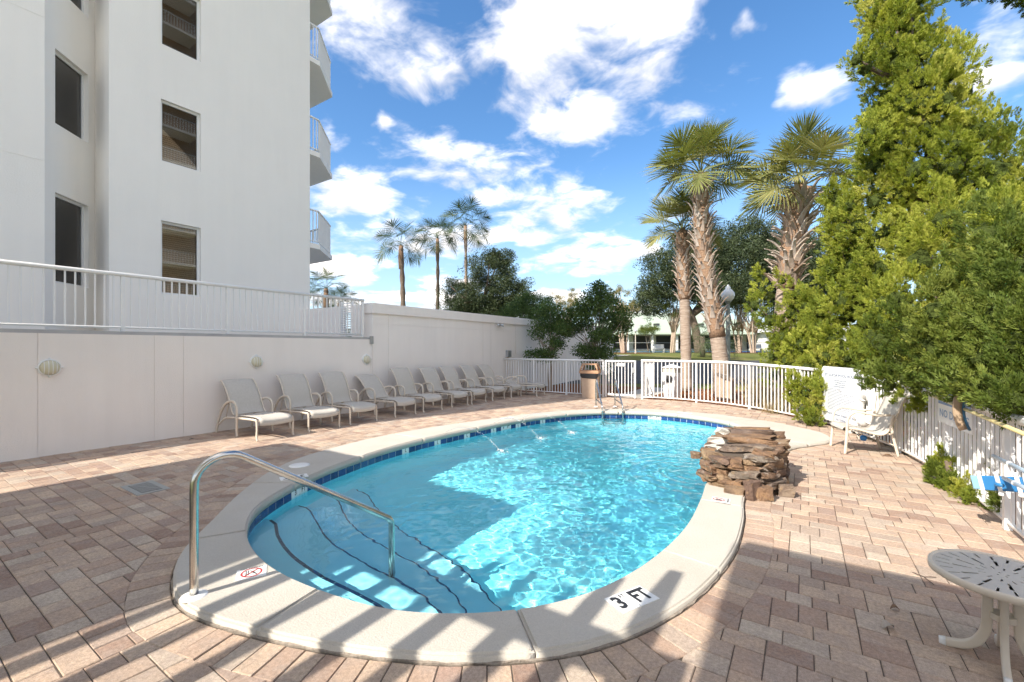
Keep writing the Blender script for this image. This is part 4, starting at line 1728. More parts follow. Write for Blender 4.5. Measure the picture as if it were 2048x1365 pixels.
# ------------------------------------------------------------------ wall lights and wall fittings
def bulkhead(y, z, label):
    t = thing('bulkhead_light', label, 'wall light', (XW, y, z), 0, 'round caged wall lights')
    RX = Matrix.Rotation(R(90), 4, 'Y')
    m = MB(); m.lathe([(0.128, 0.0), (0.128, 0.022), (0.118, 0.034), (0.108, 0.03), (0.108, 0.0)], n=36, rot=RX); m.build('rim', 'white_plastic', t)
    m = MB(); m.lathe([(0.108, 0.01), (0.104, 0.04), (0.088, 0.066), (0.06, 0.083), (0.03, 0.09), (0.0, 0.092)], n=32, rot=RX); m.build('lens', 'lamp_cream', t)
    for yy in (-0.066, -0.022, 0.022, 0.066):
        hh = math.sqrt(0.112 ** 2 - yy ** 2)
        m = MB()
        m.tube([(0.018 + 0.085 * math.sin(PI * k / 8) ** 0.7 * math.sqrt(max(0.05, 1 - (yy / .115) ** 2)), yy, hh * math.cos(PI * k / 8)) for k in range(9)], 0.0045, 6); m.build('guard_bar', 'white_plastic', t)
    for a in (0, 90, 180, 270):
        m = MB(); m.lathe([(0.014, 0.0), (0.014, 0.026), (0, 0.028)], (0, 0.136 * math.cos(R(a)), 0.136 * math.sin(R(a))), 10, RX); m.build('lug', 'white_plastic', t)


bulkhead(1.7, 1.305, 'round caged wall light nearest the camera, at the left edge of the wall')
bulkhead(4.67, 1.315, 'round caged wall light above the first two loungers')
bulkhead(7.40, 1.30, 'round caged wall light beside the conduit, at the corner of the tall wall')

cd_ = thing('conduit', 'thin white conduit running down beside the corner of the tall wall', 'conduit', (XW, 7.5, 0))
m = MB(); m.tube([(0.012, 0.045, 0.0), (0.012, 0.045, 1.72)], 0.012, 8); m.build('pipe', 'wall_stucco', cd_)
m = MB(); m.bx(0.0, 0.045, 0.0, 0.09, 1.7, 1.9, 0.004); m.build('junction_box', 'grate_grey', cd_)
fl_ = thing('security_light', 'twin-head security floodlight high on the tall wall with its conduit', 'flood light', (XW, 13.2, 2.43))
m = MB(); m.bx(0, 0.05, -0.05, 0.05, -0.05, 0.05, 0.006); m.build('base_plate', 'white_plastic', fl_)
for s_ in (-1, 1):
    m = MB(); m.lathe([(0.02, 0.0), (0.028, 0.04), (0.052, 0.12), (0.056, 0.15), (0.0, 0.145)], (0.05, s_ * 0.06, 0.0), 14, Matrix.Rotation(R(95), 4, 'Y') @ Matrix.Rotation(R(s_ * -30), 4, 'X')); m.build('lamp_head', 'galv', fl_)
m = MB(); m.tube([(0.015, 0.05, 0.02), (0.015, 1.15, 0.02), (0.015, 1.2, -0.04), (0.015, 1.2, -1.1)], 0.012, 6); m.build('pipe', 'wall_stucco', fl_)
ub = tag(MB().bx(0, 0.11, -0.11, 0.11, -0.12, 0.12, 0.008).build('outlet_box', 'galv'), 'grey metal outlet box on the tall wall above the picket fence', 'box')
ub.location = (XW + .001, 13.85, 1.38)

# ------------------------------------------------------------------ picket fence and gate
FH = 1.215
lf = thing('picket_fence', 'white metal picket fence section between the tall wall and the gate', 'fence', (-9.3, 13.6, 0), 0, 'white picket fence sections')
picket_run(lf, [(-9.33, 13.6), (-5.42, 13.6)], [1.29, 2.58, 3.9], 0.0, FH, 0.105, 0.02, origin=Vector((-9.3, 13.6, 0)), top=(0.06, 0.065))
gate = thing('pool_gate', 'white picket gate between the trash can and the curved fence', 'gate', (-5.37, 13.6, 0))
picket_run(gate, [(-5.37, 13.6), (-4.36, 13.6)], [0.03, 0.98], 0.03, FH - 0.01, 0.105, 0.02, origin=Vector((-5.37, 13.6, 0)), top=(0.06, 0.065), bot=(0.035, 0.07))
m = MB(); m.bx(0.40, 0.66, -0.035, -0.03, FH - 0.2, FH - 0.11); m.build('notice_plate', 'white_plastic', gate)
m = MB(); m.bx(0.90, 0.97, -0.06, -0.027, 0.82, 0.98, 0.006); m.build('latch', 'galv', gate)
rf = thing('picket_fence', 'long curved white picket fence running round the right side of the pool', 'fence', (FENCE[0][0], FENCE[0][1], 0), 0, 'white picket fence sections')
o3 = Vector((FENCE[0][0], FENCE[0][1], 0))
fc = fence_c[::6] + [fence_c[-1]]
totf = sum((b - a).length for a, b in zip(fc, fc[1:]))
fence_at, _ = picket_run(rf, [(p.x, p.y) for p in fc], [0.03 + k * 1.62 for k in range(int(totf / 1.62) + 1)], 0.0, (lambda s_: 1.235 - 0.2 * min(1.0, max(0.0, (s_ - 2.5) / 8.0))), 0.114, 0.022, origin=o3, top=(0.075, 0.07))
rt = thing('picket_fence', 'short white fence return running back from the gate post', 'fence', (-4.2, 13.8, 0), 0, 'white picket fence sections')
picket_run(rt, [(-4.2, 13.8), (-4.2, 15.0)], [0.03, 1.17], 0.0, FH, 0.105, 0.02, origin=Vector((-4.2, 13.8, 0)), top=(0.06, 0.065))


def fence_hit(u, inset=0.0):
    """point on the curved fence seen at bearing u, with tangent and pool-side normal"""
    best = None
    for a, b in zip(fence_c, fence_c[1:]):
        t = (b - a).normalized()
        nq = Vector((t.y, -t.x, 0))
        if nq.x * (-1.5 - a.x) + nq.y * (6 - a.y) < 0:
            nq = -nq
        c = a + nq * inset
        d = -c.x * SN + c.y * CS
        if d < 1:
            continue
        uu = CXP + FPX * (c.x * CS + c.y * SN) / d
        if best is None or abs(uu - u) < best[0]:
            best = (abs(uu - u), a, t, d)
    _, p, t, d = best
    nn = Vector((t.y, -t.x, 0))
    if nn.x * (-1.5 - p.x) + nn.y * (6 - p.y) < 0:
        nn = -nn
    q = p + nn * inset
    d = -q.x * SN + q.y * CS
    return q, t, nn, d


def zat(v, d):
    return EYE - (v - HZ) * d / FPX


def board(name, label, u0, u1, v0, v1, inset, m_, rad=0.0):
    a, ta, na, da = fence_hit(u0, inset)
    b, tb_, nb, db = fence_hit(u1, inset)
    ctr = (a + b) / 2
    x = (b - a)
    w = x.length
    x.normalize()
    zt = (zat(v0, (da + db) / 2))
    zb = (zat(v1, (da + db) / 2))
    nn = Vector((x.y, -x.x, 0))
    if nn.dot(na) < 0:
        nn = -nn
    t = thing(name, label, 'sign', (ctr.x, ctr.y, zb), 0)
    t.matrix_world = frame((ctr.x, ctr.y, zb), x, (0, 0, 1), nn)
    h = zt - zb
    m = MB()
    q = []
    r_ = max(rad, 0.004)
    for cx_, cy_, a0 in ((w / 2 - r_, h - r_, 0), (-w / 2 + r_, h - r_, 90), (-w / 2 + r_, r_, 180), (w / 2 - r_, r_, 270)):
        for k in range(5):
            an = R(a0 + 90 * k / 4)
            q.append((cx_ + r_ * math.cos(an), cy_ + r_ * math.sin(an)))
    m.prism(q, 0.0, 0.006)
    m.build('panel', m_, t)
    return t, w, h


# pool rules board
t, w, h = board('rules_sign', 'white pool rules board wired to the curved fence beside the armchair', 1644, 1722, 735, 848, 0.06, 'sign_white', 0.09)
place_text('lettering', 'ST. LUCIA POOL RULES', 0.075, 'ink_navy', Matrix.Translation((0, h * 0.845, 0.0075)), t, w * 0.88 / 0.83)
rr = random.Random(3)
WORDS = ('POOL HOURS DAWN TO DUSK', 'NO LIFEGUARD ON DUTY', 'SWIM AT YOUR OWN RISK', 'SHOWER BEFORE ENTERING POOL')
for k, tx_ in enumerate(WORDS):
    place_text('rule_line', tx_, 0.034, 'ink_navy', Matrix.Translation((0.02, h * (0.755 - 0.036 * k), 0.0075)), t, 0.9)
for k in range(15):
    y = h * (0.60 - 0.0265 * k)
    x0 = -w * 0.33
    x1 = x0 + w * rr.uniform(0.25, 0.72)
    m = MB()
    x = x0
    while x < x1:
        L = rr.uniform(0.018, 0.06)
        m.bx(x, min(x + L, x1), y - 0.0045, y + 0.0045, 0.0065, 0.0078)
        x += L + 0.012
    o_ = m.build('rule_line', 'ink_navy', t)
    o_['kind'] = 'stuff'
place_text('depth_line', 'Pool Maximum Depth 4½ feet', 0.062, 'ink_navy', Matrix.Translation((0.03, h * 0.145, 0.0075)), t, w * 0.8 / 0.82)
place_text('footer', 'NO DIVING', 0.065, 'ink_navy', Matrix.Translation((0.04, h * 0.06, 0.0075)), t, 1.0)

# caution sign
t, w, h = board('caution_sign', 'blue and white caution no diving board on the shaded fence under the juniper', 1877, 1945, 772, 855, 0.05, 'sign_white')
m = MB(); m.bx(-w / 2 + .02, w / 2 - .02, h * 0.47, h - 0.02, 0.0062, 0.0078); m.build('header_band', 'sign_blue', t)
place_text('lettering', 'CAUTION', h * 0.34, 'sign_white', Matrix.Translation((0, h * 0.72, 0.0092)), t, w * 0.80 / (h * 0.34 * 4.35))
place_text('warning', 'NO DIVING', h * 0.27, 'faded_blue', Matrix.Translation((0, h * 0.24, 0.0078)), t, w * 0.86 / (h * 0.27 * 5.1))

# life ring with its rope
q, tt, nn, d = fence_hit(1733, 0.10)
zc = zat(817, d)
lr = thing('life_ring', 'white life ring with rope hanging on the fence behind the armchair', 'life ring', (q.x, q.y, zc))
lr.matrix_world = frame((q.x, q.y, zc), tt, (0, 0, 1), nn) @ Matrix.Rotation(R(-8), 4, 'X')
m = MB(); m.tube([(0.25 * math.cos(2 * PI * k / 40), 0.25 * math.sin(2 * PI * k / 40), 0) for k in range(40)], 0.078, 14, closed=True); m.build('ring', 'buoy_white', lr)
for k in range(4):
    a = PI / 4 + k * PI / 2
    m = MB(); m.tube([(0.25 * math.cos(a) + 0.083 * math.cos(b) * math.cos(a), 0.25 * math.sin(a) + 0.083 * math.cos(b) * math.sin(a), 0.083 * math.sin(b)) for b in [2 * PI * i / 14 for i in range(14)]], 0.012, 5, closed=True); m.build('band', 'buoy_white', lr)
pts = []
for k in range(33):
    a = 2 * PI * k / 32
    r_ = 0.335 + 0.035 * abs(math.sin(2 * a))
    pts.append((r_ * math.cos(a), r_ * math.sin(a), 0.02 + 0.015 * math.sin(5 * a)))
m = MB(); m.tube(pts[:-1], 0.007, 6, closed=True); m.build('grab_rope', 'rope', lr)
rp = random.Random(4)
m = MB()
pts = [(-0.05 + rp.uniform(-.2, .25), -0.3 - 0.02 * k + rp.uniform(-.08, .05), 0.06 + rp.uniform(-.03, .06)) for k in range(9)]
m.tube(spline(pts, 6), 0.006, 6); m.build('throw_line', 'rope', lr)
fb = tag(MB().lathe([(0.0, -0.045), (0.03, -0.04), (0.045, -0.015), (0.046, 0.012), (0.032, 0.036), (0.0, 0.042)], n=18).build('rope_float', 'bright_blue'), 'small bright blue rope float hanging under the armchair', 'float')
fb.location = at_depth(1727, 876, 7.0)
rpn = tag(MB().tube([tuple(Vector(fb.location) + Vector((0, 0, 0.03))), tuple(at_depth(1716, 855, 7.15)), tuple(at_depth(1708, 830, 7.4)), tuple(at_depth(1716, 812, 7.5))], 0.006, 6).build('float_line', 'rope'), 'thin pale line running up from the blue float to the life ring', 'rope')

# shepherd's pole, wall brush, vacuum head and its pole on the fence
a = fence_hit(1852, 0.10); b = fence_hit(2047, 0.13)
pa = Vector((a[0].x, a[0].y, zat(786, a[3])))
pb = Vector((b[0].x, b[0].y, zat(868, b[3])))
pl = thing('brush_pole', 'long yellow pool pole hung along the fence across the caution sign', 'pole', tuple(pa))
m = MB(); m.tube([(0, 0, 0), tuple((pb - pa) * 1.25)], 0.0165, 10); m.build('shaft', 'pole_yellow', pl)
m = MB(); m.tube([tuple((pb - pa).normalized() * -0.06), (0, 0, 0)], 0.019, 10); m.build('tip_grip', 'black_rubber', pl)
g_ = fence_hit(1928, 0.15)
bc = Vector((g_[0].x, g_[0].y, zat(817, g_[3])))
br = thing('wall_brush', 'curved tan pool brush with a blue back hanging over the caution sign', 'brush', tuple(bc))
tv = g_[1]
upv = (Vector((0, 0, 1)) + tv * 0.06).normalized()
m = MB()
pts = [tuple(upv * (k / 8 - 0.5) * 0.43 + g_[2] * (0.05 * (1 - (k / 4 - 1) ** 2)) - tv * 0.0) for k in range(9)]
m.tube(pts, 1, 8, flat=(0.045, 0.07), up=g_[2]); m.build('bristle_strip', 'brush_tan', br)
m = MB()
m.tube([tuple(Vector(p) - g_[2] * 0.042 + tv * 0.004) for p in pts], 1, 8, flat=(0.06, 0.022), up=g_[2]); m.build('back', 'brush_blue', br)
a = fence_hit(1984, 0.20); b = fence_hit(2047, 0.24)
for nm, lab, (u0, v0, u1, v1) in (('vacuum_pole', 'upper pale blue pool pole leaning out at the right edge', (1986, 912, 2047, 941)), ('vacuum_pole', 'lower pale blue pool pole fixed to the blue vacuum head', (2008, 957, 2047, 975))):
    a = fence_hit(u0, 0.15); b = fence_hit(u1, 0.2)
    pa = Vector((a[0].x, a[0].y, zat(v0, a[3]))); pb = Vector((b[0].x, b[0].y, zat(v1, b[3])))
    po_ = thing(nm, lab, 'pole', tuple(pa), 0, 'pale blue vacuum poles')
    m = MB(); m.tube([(0, 0, 0), tuple((pb - pa) * 2.2)], 0.0155, 10); m.build('shaft', 'pole_blue', po_)
    m = MB(); m.tube([tuple((pb - pa) * 0.55), tuple((pb - pa) * 0.62)], 0.0185, 10); m.build('lock_sleeve', 'white_plastic', po_)
a = fence_hit(2002, 0.12)
vp = Vector((a[0].x, a[0].y, zat(968, a[3])))
vh = thing('pool_vacuum', 'blue and white pool vacuum head hanging on the fence in the low juniper', 'pool vacuum', tuple(vp))
nv = (a[2] * 0.45 + Vector((-vp.x, -vp.y, 0)).normalized()).normalized()
vh.matrix_world = frame(tuple(vp), Vector((0, 0, 1)).cross(nv) * -1, (0, 0, 1), nv * 1.0) @ Matrix.Rotation(R(-12), 4, 'Z') @ Matrix.Scale(0.8, 4)
m = MB(); m.bx(-0.17, 0.17, -0.075, 0.075, -0.015, 0.015, 0.008); m.build('plate', 'vac_blue', vh)
m = MB(); m.bx(0.165, 0.235, -0.07, 0.07, -0.02, 0.012, 0.008); m.build('bumper', 'vac_light', vh)
for x in (-0.14, 0.01, 0.15):
    m = MB(); m.bx(x - 0.016, x + 0.016, -0.10, 0.10, 0.016, 0.032, 0.004); m.build('rib', 'white_plastic', vh)
    for s_ in (-1, 1):
        m = MB(); m.lathe([(0.0, -0.018), (0.02, -0.018), (0.02, 0.018), (0.0, 0.018)], (x, s_ * 0.105, 0.02), 12, Matrix.Rotation(R(90), 4, 'Y')); m.build('wheel', 'white_plastic', vh)
m = MB(); m.tube([(0.02, 0, 0.03), (0.0, 0, 0.09), (-0.06, 0.0, 0.12)], 0.02, 8); m.build('hose_neck', 'vac_blue', vh)

# ------------------------------------------------------------------ stacked rock fountain
def _rock(T, b, co):
    oi = T.node('ShaderNodeObjectInfo').outputs['Random']
    pos = T.node('ShaderNodeNewGeometry').outputs['Position']
    base = T.ramp(oi, [(0.0, (0.25, 0.15, 0.095)), (0.2, (0.36, 0.22, 0.12)), (0.38, (0.20, 0.13, 0.10)), (0.55, (0.40, 0.28, 0.17)), (0.7, (0.28, 0.18, 0.115)), (0.85, (0.36, 0.31, 0.25)), (1.0, (0.16, 0.11, 0.09))])
    n = T.noise(pos, 9, 5, 0.65)
    c = T.mix(T.mapr(n, 0.4, 0.65, 0, 0.8), base, (0.13, 0.085, 0.065))
    n2 = T.noise(pos, 16, 5, 0.7)
    c = T.mix(T.mapr(n2, 0.55, 0.72, 0, 0.75), c, (0.42, 0.27, 0.14))
    n3 = T.noise(pos, 5, 5, 0.7)
    c = T.mix(T.mapr(n3, 0.60, 0.74, 0, 0.7), c, (0.55, 0.52, 0.48))
    T.put(b.inputs['Base Color'], c)
    bp = T.node('ShaderNodeBump'); bp.inputs['Distance'].default_value = 0.035; bp.inputs['Strength'].default_value = 1.0
    T.l.new(T.noise(pos, 38, 5, 0.7), bp.inputs['Height']); T.l.new(bp.outputs[0], b.inputs['Normal'])


mat('rock', (0.35, 0.22, 0.14), 0.8, spec=0.3, build=_rock)
mat('rock_scale', (0.55, 0.52, 0.47), 0.8, noise=(14, 0.3), bump=(40, 0.015))
rk = thing('rock_fountain', 'stacked rust-brown rock fountain standing on the right coping of the pool', 'fountain', (-0.6, 6.2, TOP))
ro = Vector((-0.6, 6.2, TOP))
FOOT = [(-.96, 5.42), (-.66, 5.30), (-.34, 5.42), (-.18, 5.80), (-.14, 6.2), (-.20, 6.55), (-.40, 6.82), (-.75, 6.86), (-.98, 6.6), (-1.05, 6.2), (-1.04, 5.8)]
FOOT = [(-0.6 + (x + 0.6) * 0.9, 6.05 + (y - 6.05) * 0.92) for x, y in FOOT]
foot = resample(spline(FOOT, 8, True), 0.02, closed=True)
rs = random.Random(21)


def rock_top(x, y):
    return 0.31 + 0.10 * min(1, max(0, (y - 5.35) / 1.0)) + 0.05 * min(1, max(0, (x + 1.0) / 0.7)) + 0.03 * math.sin(x * 7 + y * 3)


def stone(c, L, D, Hh, rz, tilt=(0, 0), rough=0.16, m_='rock', seg=3, name='stone'):
    bm = bmesh.new()
    bmesh.ops.create_cube(bm, size=1.0)
    bmesh.ops.subdivide_edges(bm, edges=bm.edges[:], cuts=seg - 1, use_grid_fill=True)
    ph = [rs.uniform(0, 9) for _ in range(6)]
    for v in bm.verts:
        p = v.co
        r_ = max(abs(p.x), abs(p.y), abs(p.z))
        k = p.length
        f = 1 - 0.07 * max(0, (k - 0.5) / 0.37)
        jx = rough * math.sin(p.y * 5 + ph[0] + p.z * 4) + rs.uniform(-.05, .05)
        jy = rough * math.sin(p.x * 5 + ph[1] + p.z * 3) + rs.uniform(-.05, .05)
        jz = rough * 0.7 * math.sin(p.x * 4 + ph[2] + p.y * 4) + rs.uniform(-.04, .04)
        v.co = Vector(((p.x * f + jx * abs(p.x)) * L, (p.y * f + jy * 0.4) * D, (p.z * f + jz * 0.5) * Hh))
    me = bpy.data.meshes.new(name)
    bm.to_mesh(me); bm.free()
    me.transform(Matrix.Rotation(rz, 4, 'Z') @ Matrix.Rotation(R(tilt[0]), 4, 'X') @ Matrix.Rotation(R(tilt[1]), 4, 'Y'))
    o_ = link(name, me, m_, rk)
    o_.location = Vector(c) - ro
    return o_


# dark mortar heart
m = MB()
heart = resample([p + (Vector((-0.6, 6.25, 0)) - p).normalized() * 0.16 for p in foot], count=24, closed=True)
m.prism([(p.x - ro.x, p.y - ro.y) for p in heart], 0.0, 0.34)
m.build('mortar_core', 'joint_sand', rk)
z = 0.0
course = 0
while z < 0.60:
    hc_ = rs.uniform(0.042, 0.07)
    per = resample(foot, 0.01, closed=True)
    nP = len(per)
    i = rs.randrange(nP)
    s0 = i
    used_ = 0
    while used_ < nP - 6:
        L = rs.choice((0.13, 0.17, 0.22, 0.27, 0.33)) * rs.uniform(0.85, 1.15)
        k = int(L / 0.01)
        if used_ + k > nP:
            k = nP - used_
            L = k * 0.01
            if L < 0.07:
                break
        p = per[(s0 + used_ + k // 2) % nP]
        q0, q1 = per[(s0 + used_) % nP], per[(s0 + used_ + k) % nP]
        t_ = (q1 - q0).normalized()
        inn = (Vector((-0.6, 6.25, 0)) - p).normalized()
        if z + hc_ * 0.6 < rock_top(p.x, p.y):
            inset = 0.09 + rs.uniform(-0.03, 0.03) + z * 0.03
            c = p + inn * inset
            hh_ = hc_ * rs.uniform(0.92, 1.12)
            stone((c.x, c.y, TOP + z + hc_ / 2 + rs.uniform(-.009, .009)), L * 0.99, 0.21, hh_ * rs.uniform(.85, 1.3), math.atan2(t_.y, t_.x) + rs.uniform(-.14, .14), (rs.uniform(-8, 8), rs.uniform(-7, 7)))
        used_ += k
    z += hc_ * 0.94
    course += 1
# capping slabs
for (x, y, L, D, a, dz, mm_) in ((-.76, 5.54, .40, .28, 8, 0.0, 'rock'), (-.60, 5.76, .58, .32, 14, .03, 'rock'), (-.88, 5.90, .32, .30, 40, .02, 'rock_scale'), (-.38, 5.70, .30, .26, -30, .02, 'rock'),
                                (-.55, 6.04, .64, .34, 5, .05, 'rock'), (-.90, 6.22, .32, .36, 80, .01, 'rock_scale'), (-.28, 6.10, .28, .38, 80, .03, 'rock'), (-.55, 6.36, .60, .34, -6, .06, 'rock'),
                                (-.84, 6.5, .34, .30, 30, .03, 'rock_scale'), (-.34, 6.48, .32, .34, 70, .05, 'rock'), (-.58, 6.62, .54, .32, 12, .07, 'rock')):
    stone((-0.6 + (x + 0.6) * 0.9, 6.05 + (y - 6.05) * 0.92, TOP + rock_top(x, y) + dz - 0.04), L * 0.82, D * 0.9, 0.075, R(a), (rs.uniform(-8, 5), rs.uniform(-7, 7)), 0.16, mm_, 4, 'cap_stone')
for (x, y, L, Hh, a) in ((-.36, 5.36, .17, .14, 20), (-.46, 5.30, .14, .20, 60), (-.16, 5.62, .15, .12, 10), (-.62, 5.28, .2, .11, 5)):
    stone((x, y, Hh / 2), L, L * 0.8, Hh, R(a), (0, 0), 0.12, 'rock', 3, 'foot_stone')
# a spout stone over the water
stone((-1.08, 5.62, TOP + 0.27), 0.11, 0.09, 0.075, 0.3, (0, 0), 0.1, 'rock', 3, 'spout_stone')

# ------------------------------------------------------------------ laminar jets from the coping
jm = bpy.data.materials.new('jet_water'); jm.use_nodes = True
b_ = jm.node_tree.nodes['Principled BSDF']
b_.inputs['Base Color'].default_value = (0.92, 0.96, 0.98, 1); b_.inputs['Roughness'].default_value = 0.08; b_.inputs['Transmission Weight'].default_value = 0.75; b_.inputs['IOR'].default_value = 1.33
MATS['jet_water'] = jm
for k, (s0, s1, lab) in enumerate((((858, 880), (1003, 905), 'thin arc of water from the left coping, nearest of the three jets'), ((975, 862), (1082, 880), 'thin arc of water from the left coping, middle of the three jets'), ((1035, 850), (1143, 868), 'thin arc of water from the left coping, farthest of the three jets'))):
    a = ground_at(s0[0], s0[1], WATER_Z)
    kk = min(range(len(inner)), key=lambda i: (inner[i] - Vector((a.x, a.y, 0))).length)
    A = inner[kk] + Vector((0, 0, TOP + 0.01))
    B = ground_at(s1[0], s1[1], WATER_Z)
    jt = thing('water_jet', lab, 'water jet', tuple(A), 0, 'water jets into the pool')
    hgt = 0.22
    arc = [A.lerp(B, f) + Vector((0, 0, 4 * hgt * f * (1 - f))) for f in [i / 30 for i in range(31)]]
    m = MB(); m.tube([tuple(p - A) for p in arc[:17]], [0.0035] * 17, 6); m.build('stream', 'jet_water', jt)
    m = MB()
    jr = random.Random(k)
    for i in range(70):
        f = 0.5 + 0.5 * jr.random()
        p = A.lerp(B, f) + Vector((jr.gauss(0, .012), jr.gauss(0, .012), 4 * hgt * f * (1 - f) + jr.gauss(0, .01))) - A
        r_ = jr.uniform(0.003, 0.0075)
        m.add([p + Vector(v) * r_ for v in ((1, 0, 0), (-1, 0, 0), (0, 1, 0), (0, -1, 0), (0, 0, 1), (0, 0, -1))], [(0, 2, 4), (2, 1, 4), (1, 3, 4), (3, 0, 4), (2, 0, 5), (1, 2, 5), (3, 1, 5), (0, 3, 5)], True)
    for i in range(90):
        an, rr_ = jr.uniform(0, 6.28), abs(jr.gauss(0, .07))
        p = B - A + Vector((math.cos(an) * rr_, math.sin(an) * rr_, jr.uniform(0, .05)))
        r_ = jr.uniform(0.003, 0.009)
        m.add([p + Vector(v) * r_ for v in ((1, 0, 0), (-1, 0, 0), (0, 1, 0), (0, -1, 0), (0, 0, 1), (0, 0, -1))], [(0, 2, 4), (2, 1, 4), (1, 3, 4), (3, 0, 4), (2, 0, 5), (1, 2, 5), (3, 1, 5), (0, 3, 5)], True)
    o_ = m.build('splash_drops', 'buoy_white', jt); o_['kind'] = 'stuff'

# ------------------------------------------------------------------ small debris on the pavers
mat('leaf_dry', (0.20, 0.12, 0.07), 0.8, noise=(30, 0.3))
mat('leaf_pale', (0.42, 0.36, 0.30), 0.8, noise=(30, 0.25))
mat('twig', (0.10, 0.065, 0.045), 0.9)
def dry_leaf(label, u, v, L, W, m_, rz):
    vs, fs = [], []
    for i in range(9):
        f = i / 8
        wd = W * math.sin(PI * min(1, f * 1.02 + .01)) ** 0.8 / 2
        zc_ = 0.004 + 0.018 * math.sin(f * PI)
        for s_ in (-1, -.5, 0, .5, 1):
            vs.append((f * L - L / 2, s_ * wd, zc_ + 0.35 * W * s_ * s_ * math.sin(PI * f)))
    for i in range(8):
        for k in range(4):
            a = i * 5 + k; fs.append((a, a + 5, a + 6, a + 1))
    o_ = tag(MB().add(vs, fs, True).build('dry_leaf', m_), label, 'leaf', 'dry leaves on the pavers')
    p = ground_at(u, v); o_.location = (p.x, p.y, 0.002); o_.rotation_euler = (0, 0, R(rz))
    sm_ = o_.modifiers.new('thick', 'SOLIDIFY'); sm_.thickness = 0.0015
dry_leaf('pale curled dry leaf on the shaded pavers near the side table', 1776, 1258, 0.075, 0.045, 'leaf_pale', 40)
dry_leaf('small dark dry leaf on the shaded pavers beyond the pale one', 1790, 1222, 0.05, 0.03, 'leaf_dry', 10)
dry_leaf('brown dry leaf by the armchair leg on the sunlit pavers', 1776, 914, 0.13, 0.05, 'leaf_dry', 10)
tw = tag(MB().tube([tuple(ground_at(1825, 1145, 0.006)), tuple(ground_at(1848, 1154, 0.01)), tuple(ground_at(1868, 1170, 0.006))], 0.0025, 5).build('twig', 'twig'), 'thin forked twig lying on the sunlit pavers left of the side table', 'twig')
m = MB().tube([tuple(ground_at(1848, 1154, 0.01)), tuple(ground_at(1862, 1154, 0.008)), tuple(ground_at(1872, 1155, 0.006))], 0.002, 5)
m.build('side_shoot', 'twig', tw)

# ------------------------------------------------------------------ foliage machinery
def leaf_mat(name, stops, trans=0.3, rough=0.6, clump=1.2):
    m = bpy.data.materials.new(name)
    m.use_nodes = True
    T = NT(m.node_tree)
    T.n.clear()
    out = T.node('ShaderNodeOutputMaterial')
    at = T.node('ShaderNodeAttribute', attribute_name='fv')
    pos = T.node('ShaderNodeNewGeometry').outputs['Position']
    n = T.noise(pos, clump, 3, 0.6)
    f = T.math('ADD', T.math('MULTIPLY', at.outputs['Fac'], 0.6), T.math('MULTIPLY', n, 0.5))
    c = T.ramp(f, stops)
    b = T.node('ShaderNodeBsdfPrincipled')
    T.put(b.inputs['Base Color'], c)
    b.inputs['Roughness'].default_value = rough
    b.inputs['Specular IOR Level'].default_value = 0.25
    tr = T.node('ShaderNodeBsdfTranslucent')
    T.put(tr.inputs['Color'], T.mix(1.0, c, (1.15, 1.25, 0.6), 'MULTIPLY'))
    mx = T.node('ShaderNodeMixShader')
    mx.inputs[0].default_value = trans
    T.l.new(b.outputs[0], mx.inputs[1]); T.l.new(tr.outputs[0], mx.inputs[2])
    T.l.new(mx.outputs[0], out.inputs[0])
    MATS[name] = m
    return m


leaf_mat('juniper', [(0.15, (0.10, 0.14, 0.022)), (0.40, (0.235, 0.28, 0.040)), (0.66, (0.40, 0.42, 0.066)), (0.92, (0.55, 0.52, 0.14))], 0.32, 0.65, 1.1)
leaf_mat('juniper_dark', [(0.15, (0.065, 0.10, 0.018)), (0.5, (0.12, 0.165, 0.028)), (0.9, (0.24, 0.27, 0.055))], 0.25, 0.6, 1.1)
leaf_mat('oak_leaf', [(0.15, (0.030, 0.048, 0.026)), (0.55, (0.055, 0.078, 0.036)), (0.95, (0.105, 0.125, 0.05))], 0.15, 0.45, 0.5)
leaf_mat('myrtle_leaf', [(0.15, (0.045, 0.085, 0.030)), (0.55, (0.090, 0.145, 0.042)), (0.95, (0.17, 0.23, 0.07))], 0.25, 0.45, 1.5)
leaf_mat('gold_leaf', [(0.15, (0.16, 0.15, 0.06)), (0.55, (0.27, 0.24, 0.10)), (0.95, (0.36, 0.30, 0.15))], 0.3, 0.6, 0.6)
leaf_mat('fresh_leaf', [(0.15, (0.07, 0.10, 0.02)), (0.55, (0.14, 0.17, 0.035)), (0.95, (0.22, 0.24, 0.06))], 0.3, 0.55, 0.6)
leaf_mat('palm_leaf', [(0.1, (0.11, 0.13, 0.045)), (0.5, (0.21, 0.225, 0.075)), (0.85, (0.36, 0.33, 0.14)), (1.0, (0.46, 0.38, 0.2))], 0.25, 0.4, 1.0)
leaf_mat('palm_far', [(0.15, (0.035, 0.06, 0.032)), (0.6, (0.07, 0.10, 0.045)), (0.95, (0.13, 0.15, 0.06))], 0.2, 0.45, 1.0)
leaf_mat('dry_grass', [(0.15, (0.26, 0.19, 0.11)), (0.6, (0.38, 0.29, 0.17)), (0.95, (0.46, 0.38, 0.24))], 0.3, 0.7, 1.0)
mat('dark_core', (0.065, 0.085, 0.022), 0.95, spec=0.05, noise=(20, 0.5), bump=(40, 0.05))
mat('bark', (0.16, 0.12, 0.09), 0.95, noise=(8, 0.3), bump=(14, 0.03))
mat('pale_bark', (0.42, 0.33, 0.25), 0.9, noise=(6, 0.25), bump=(12, 0.02))


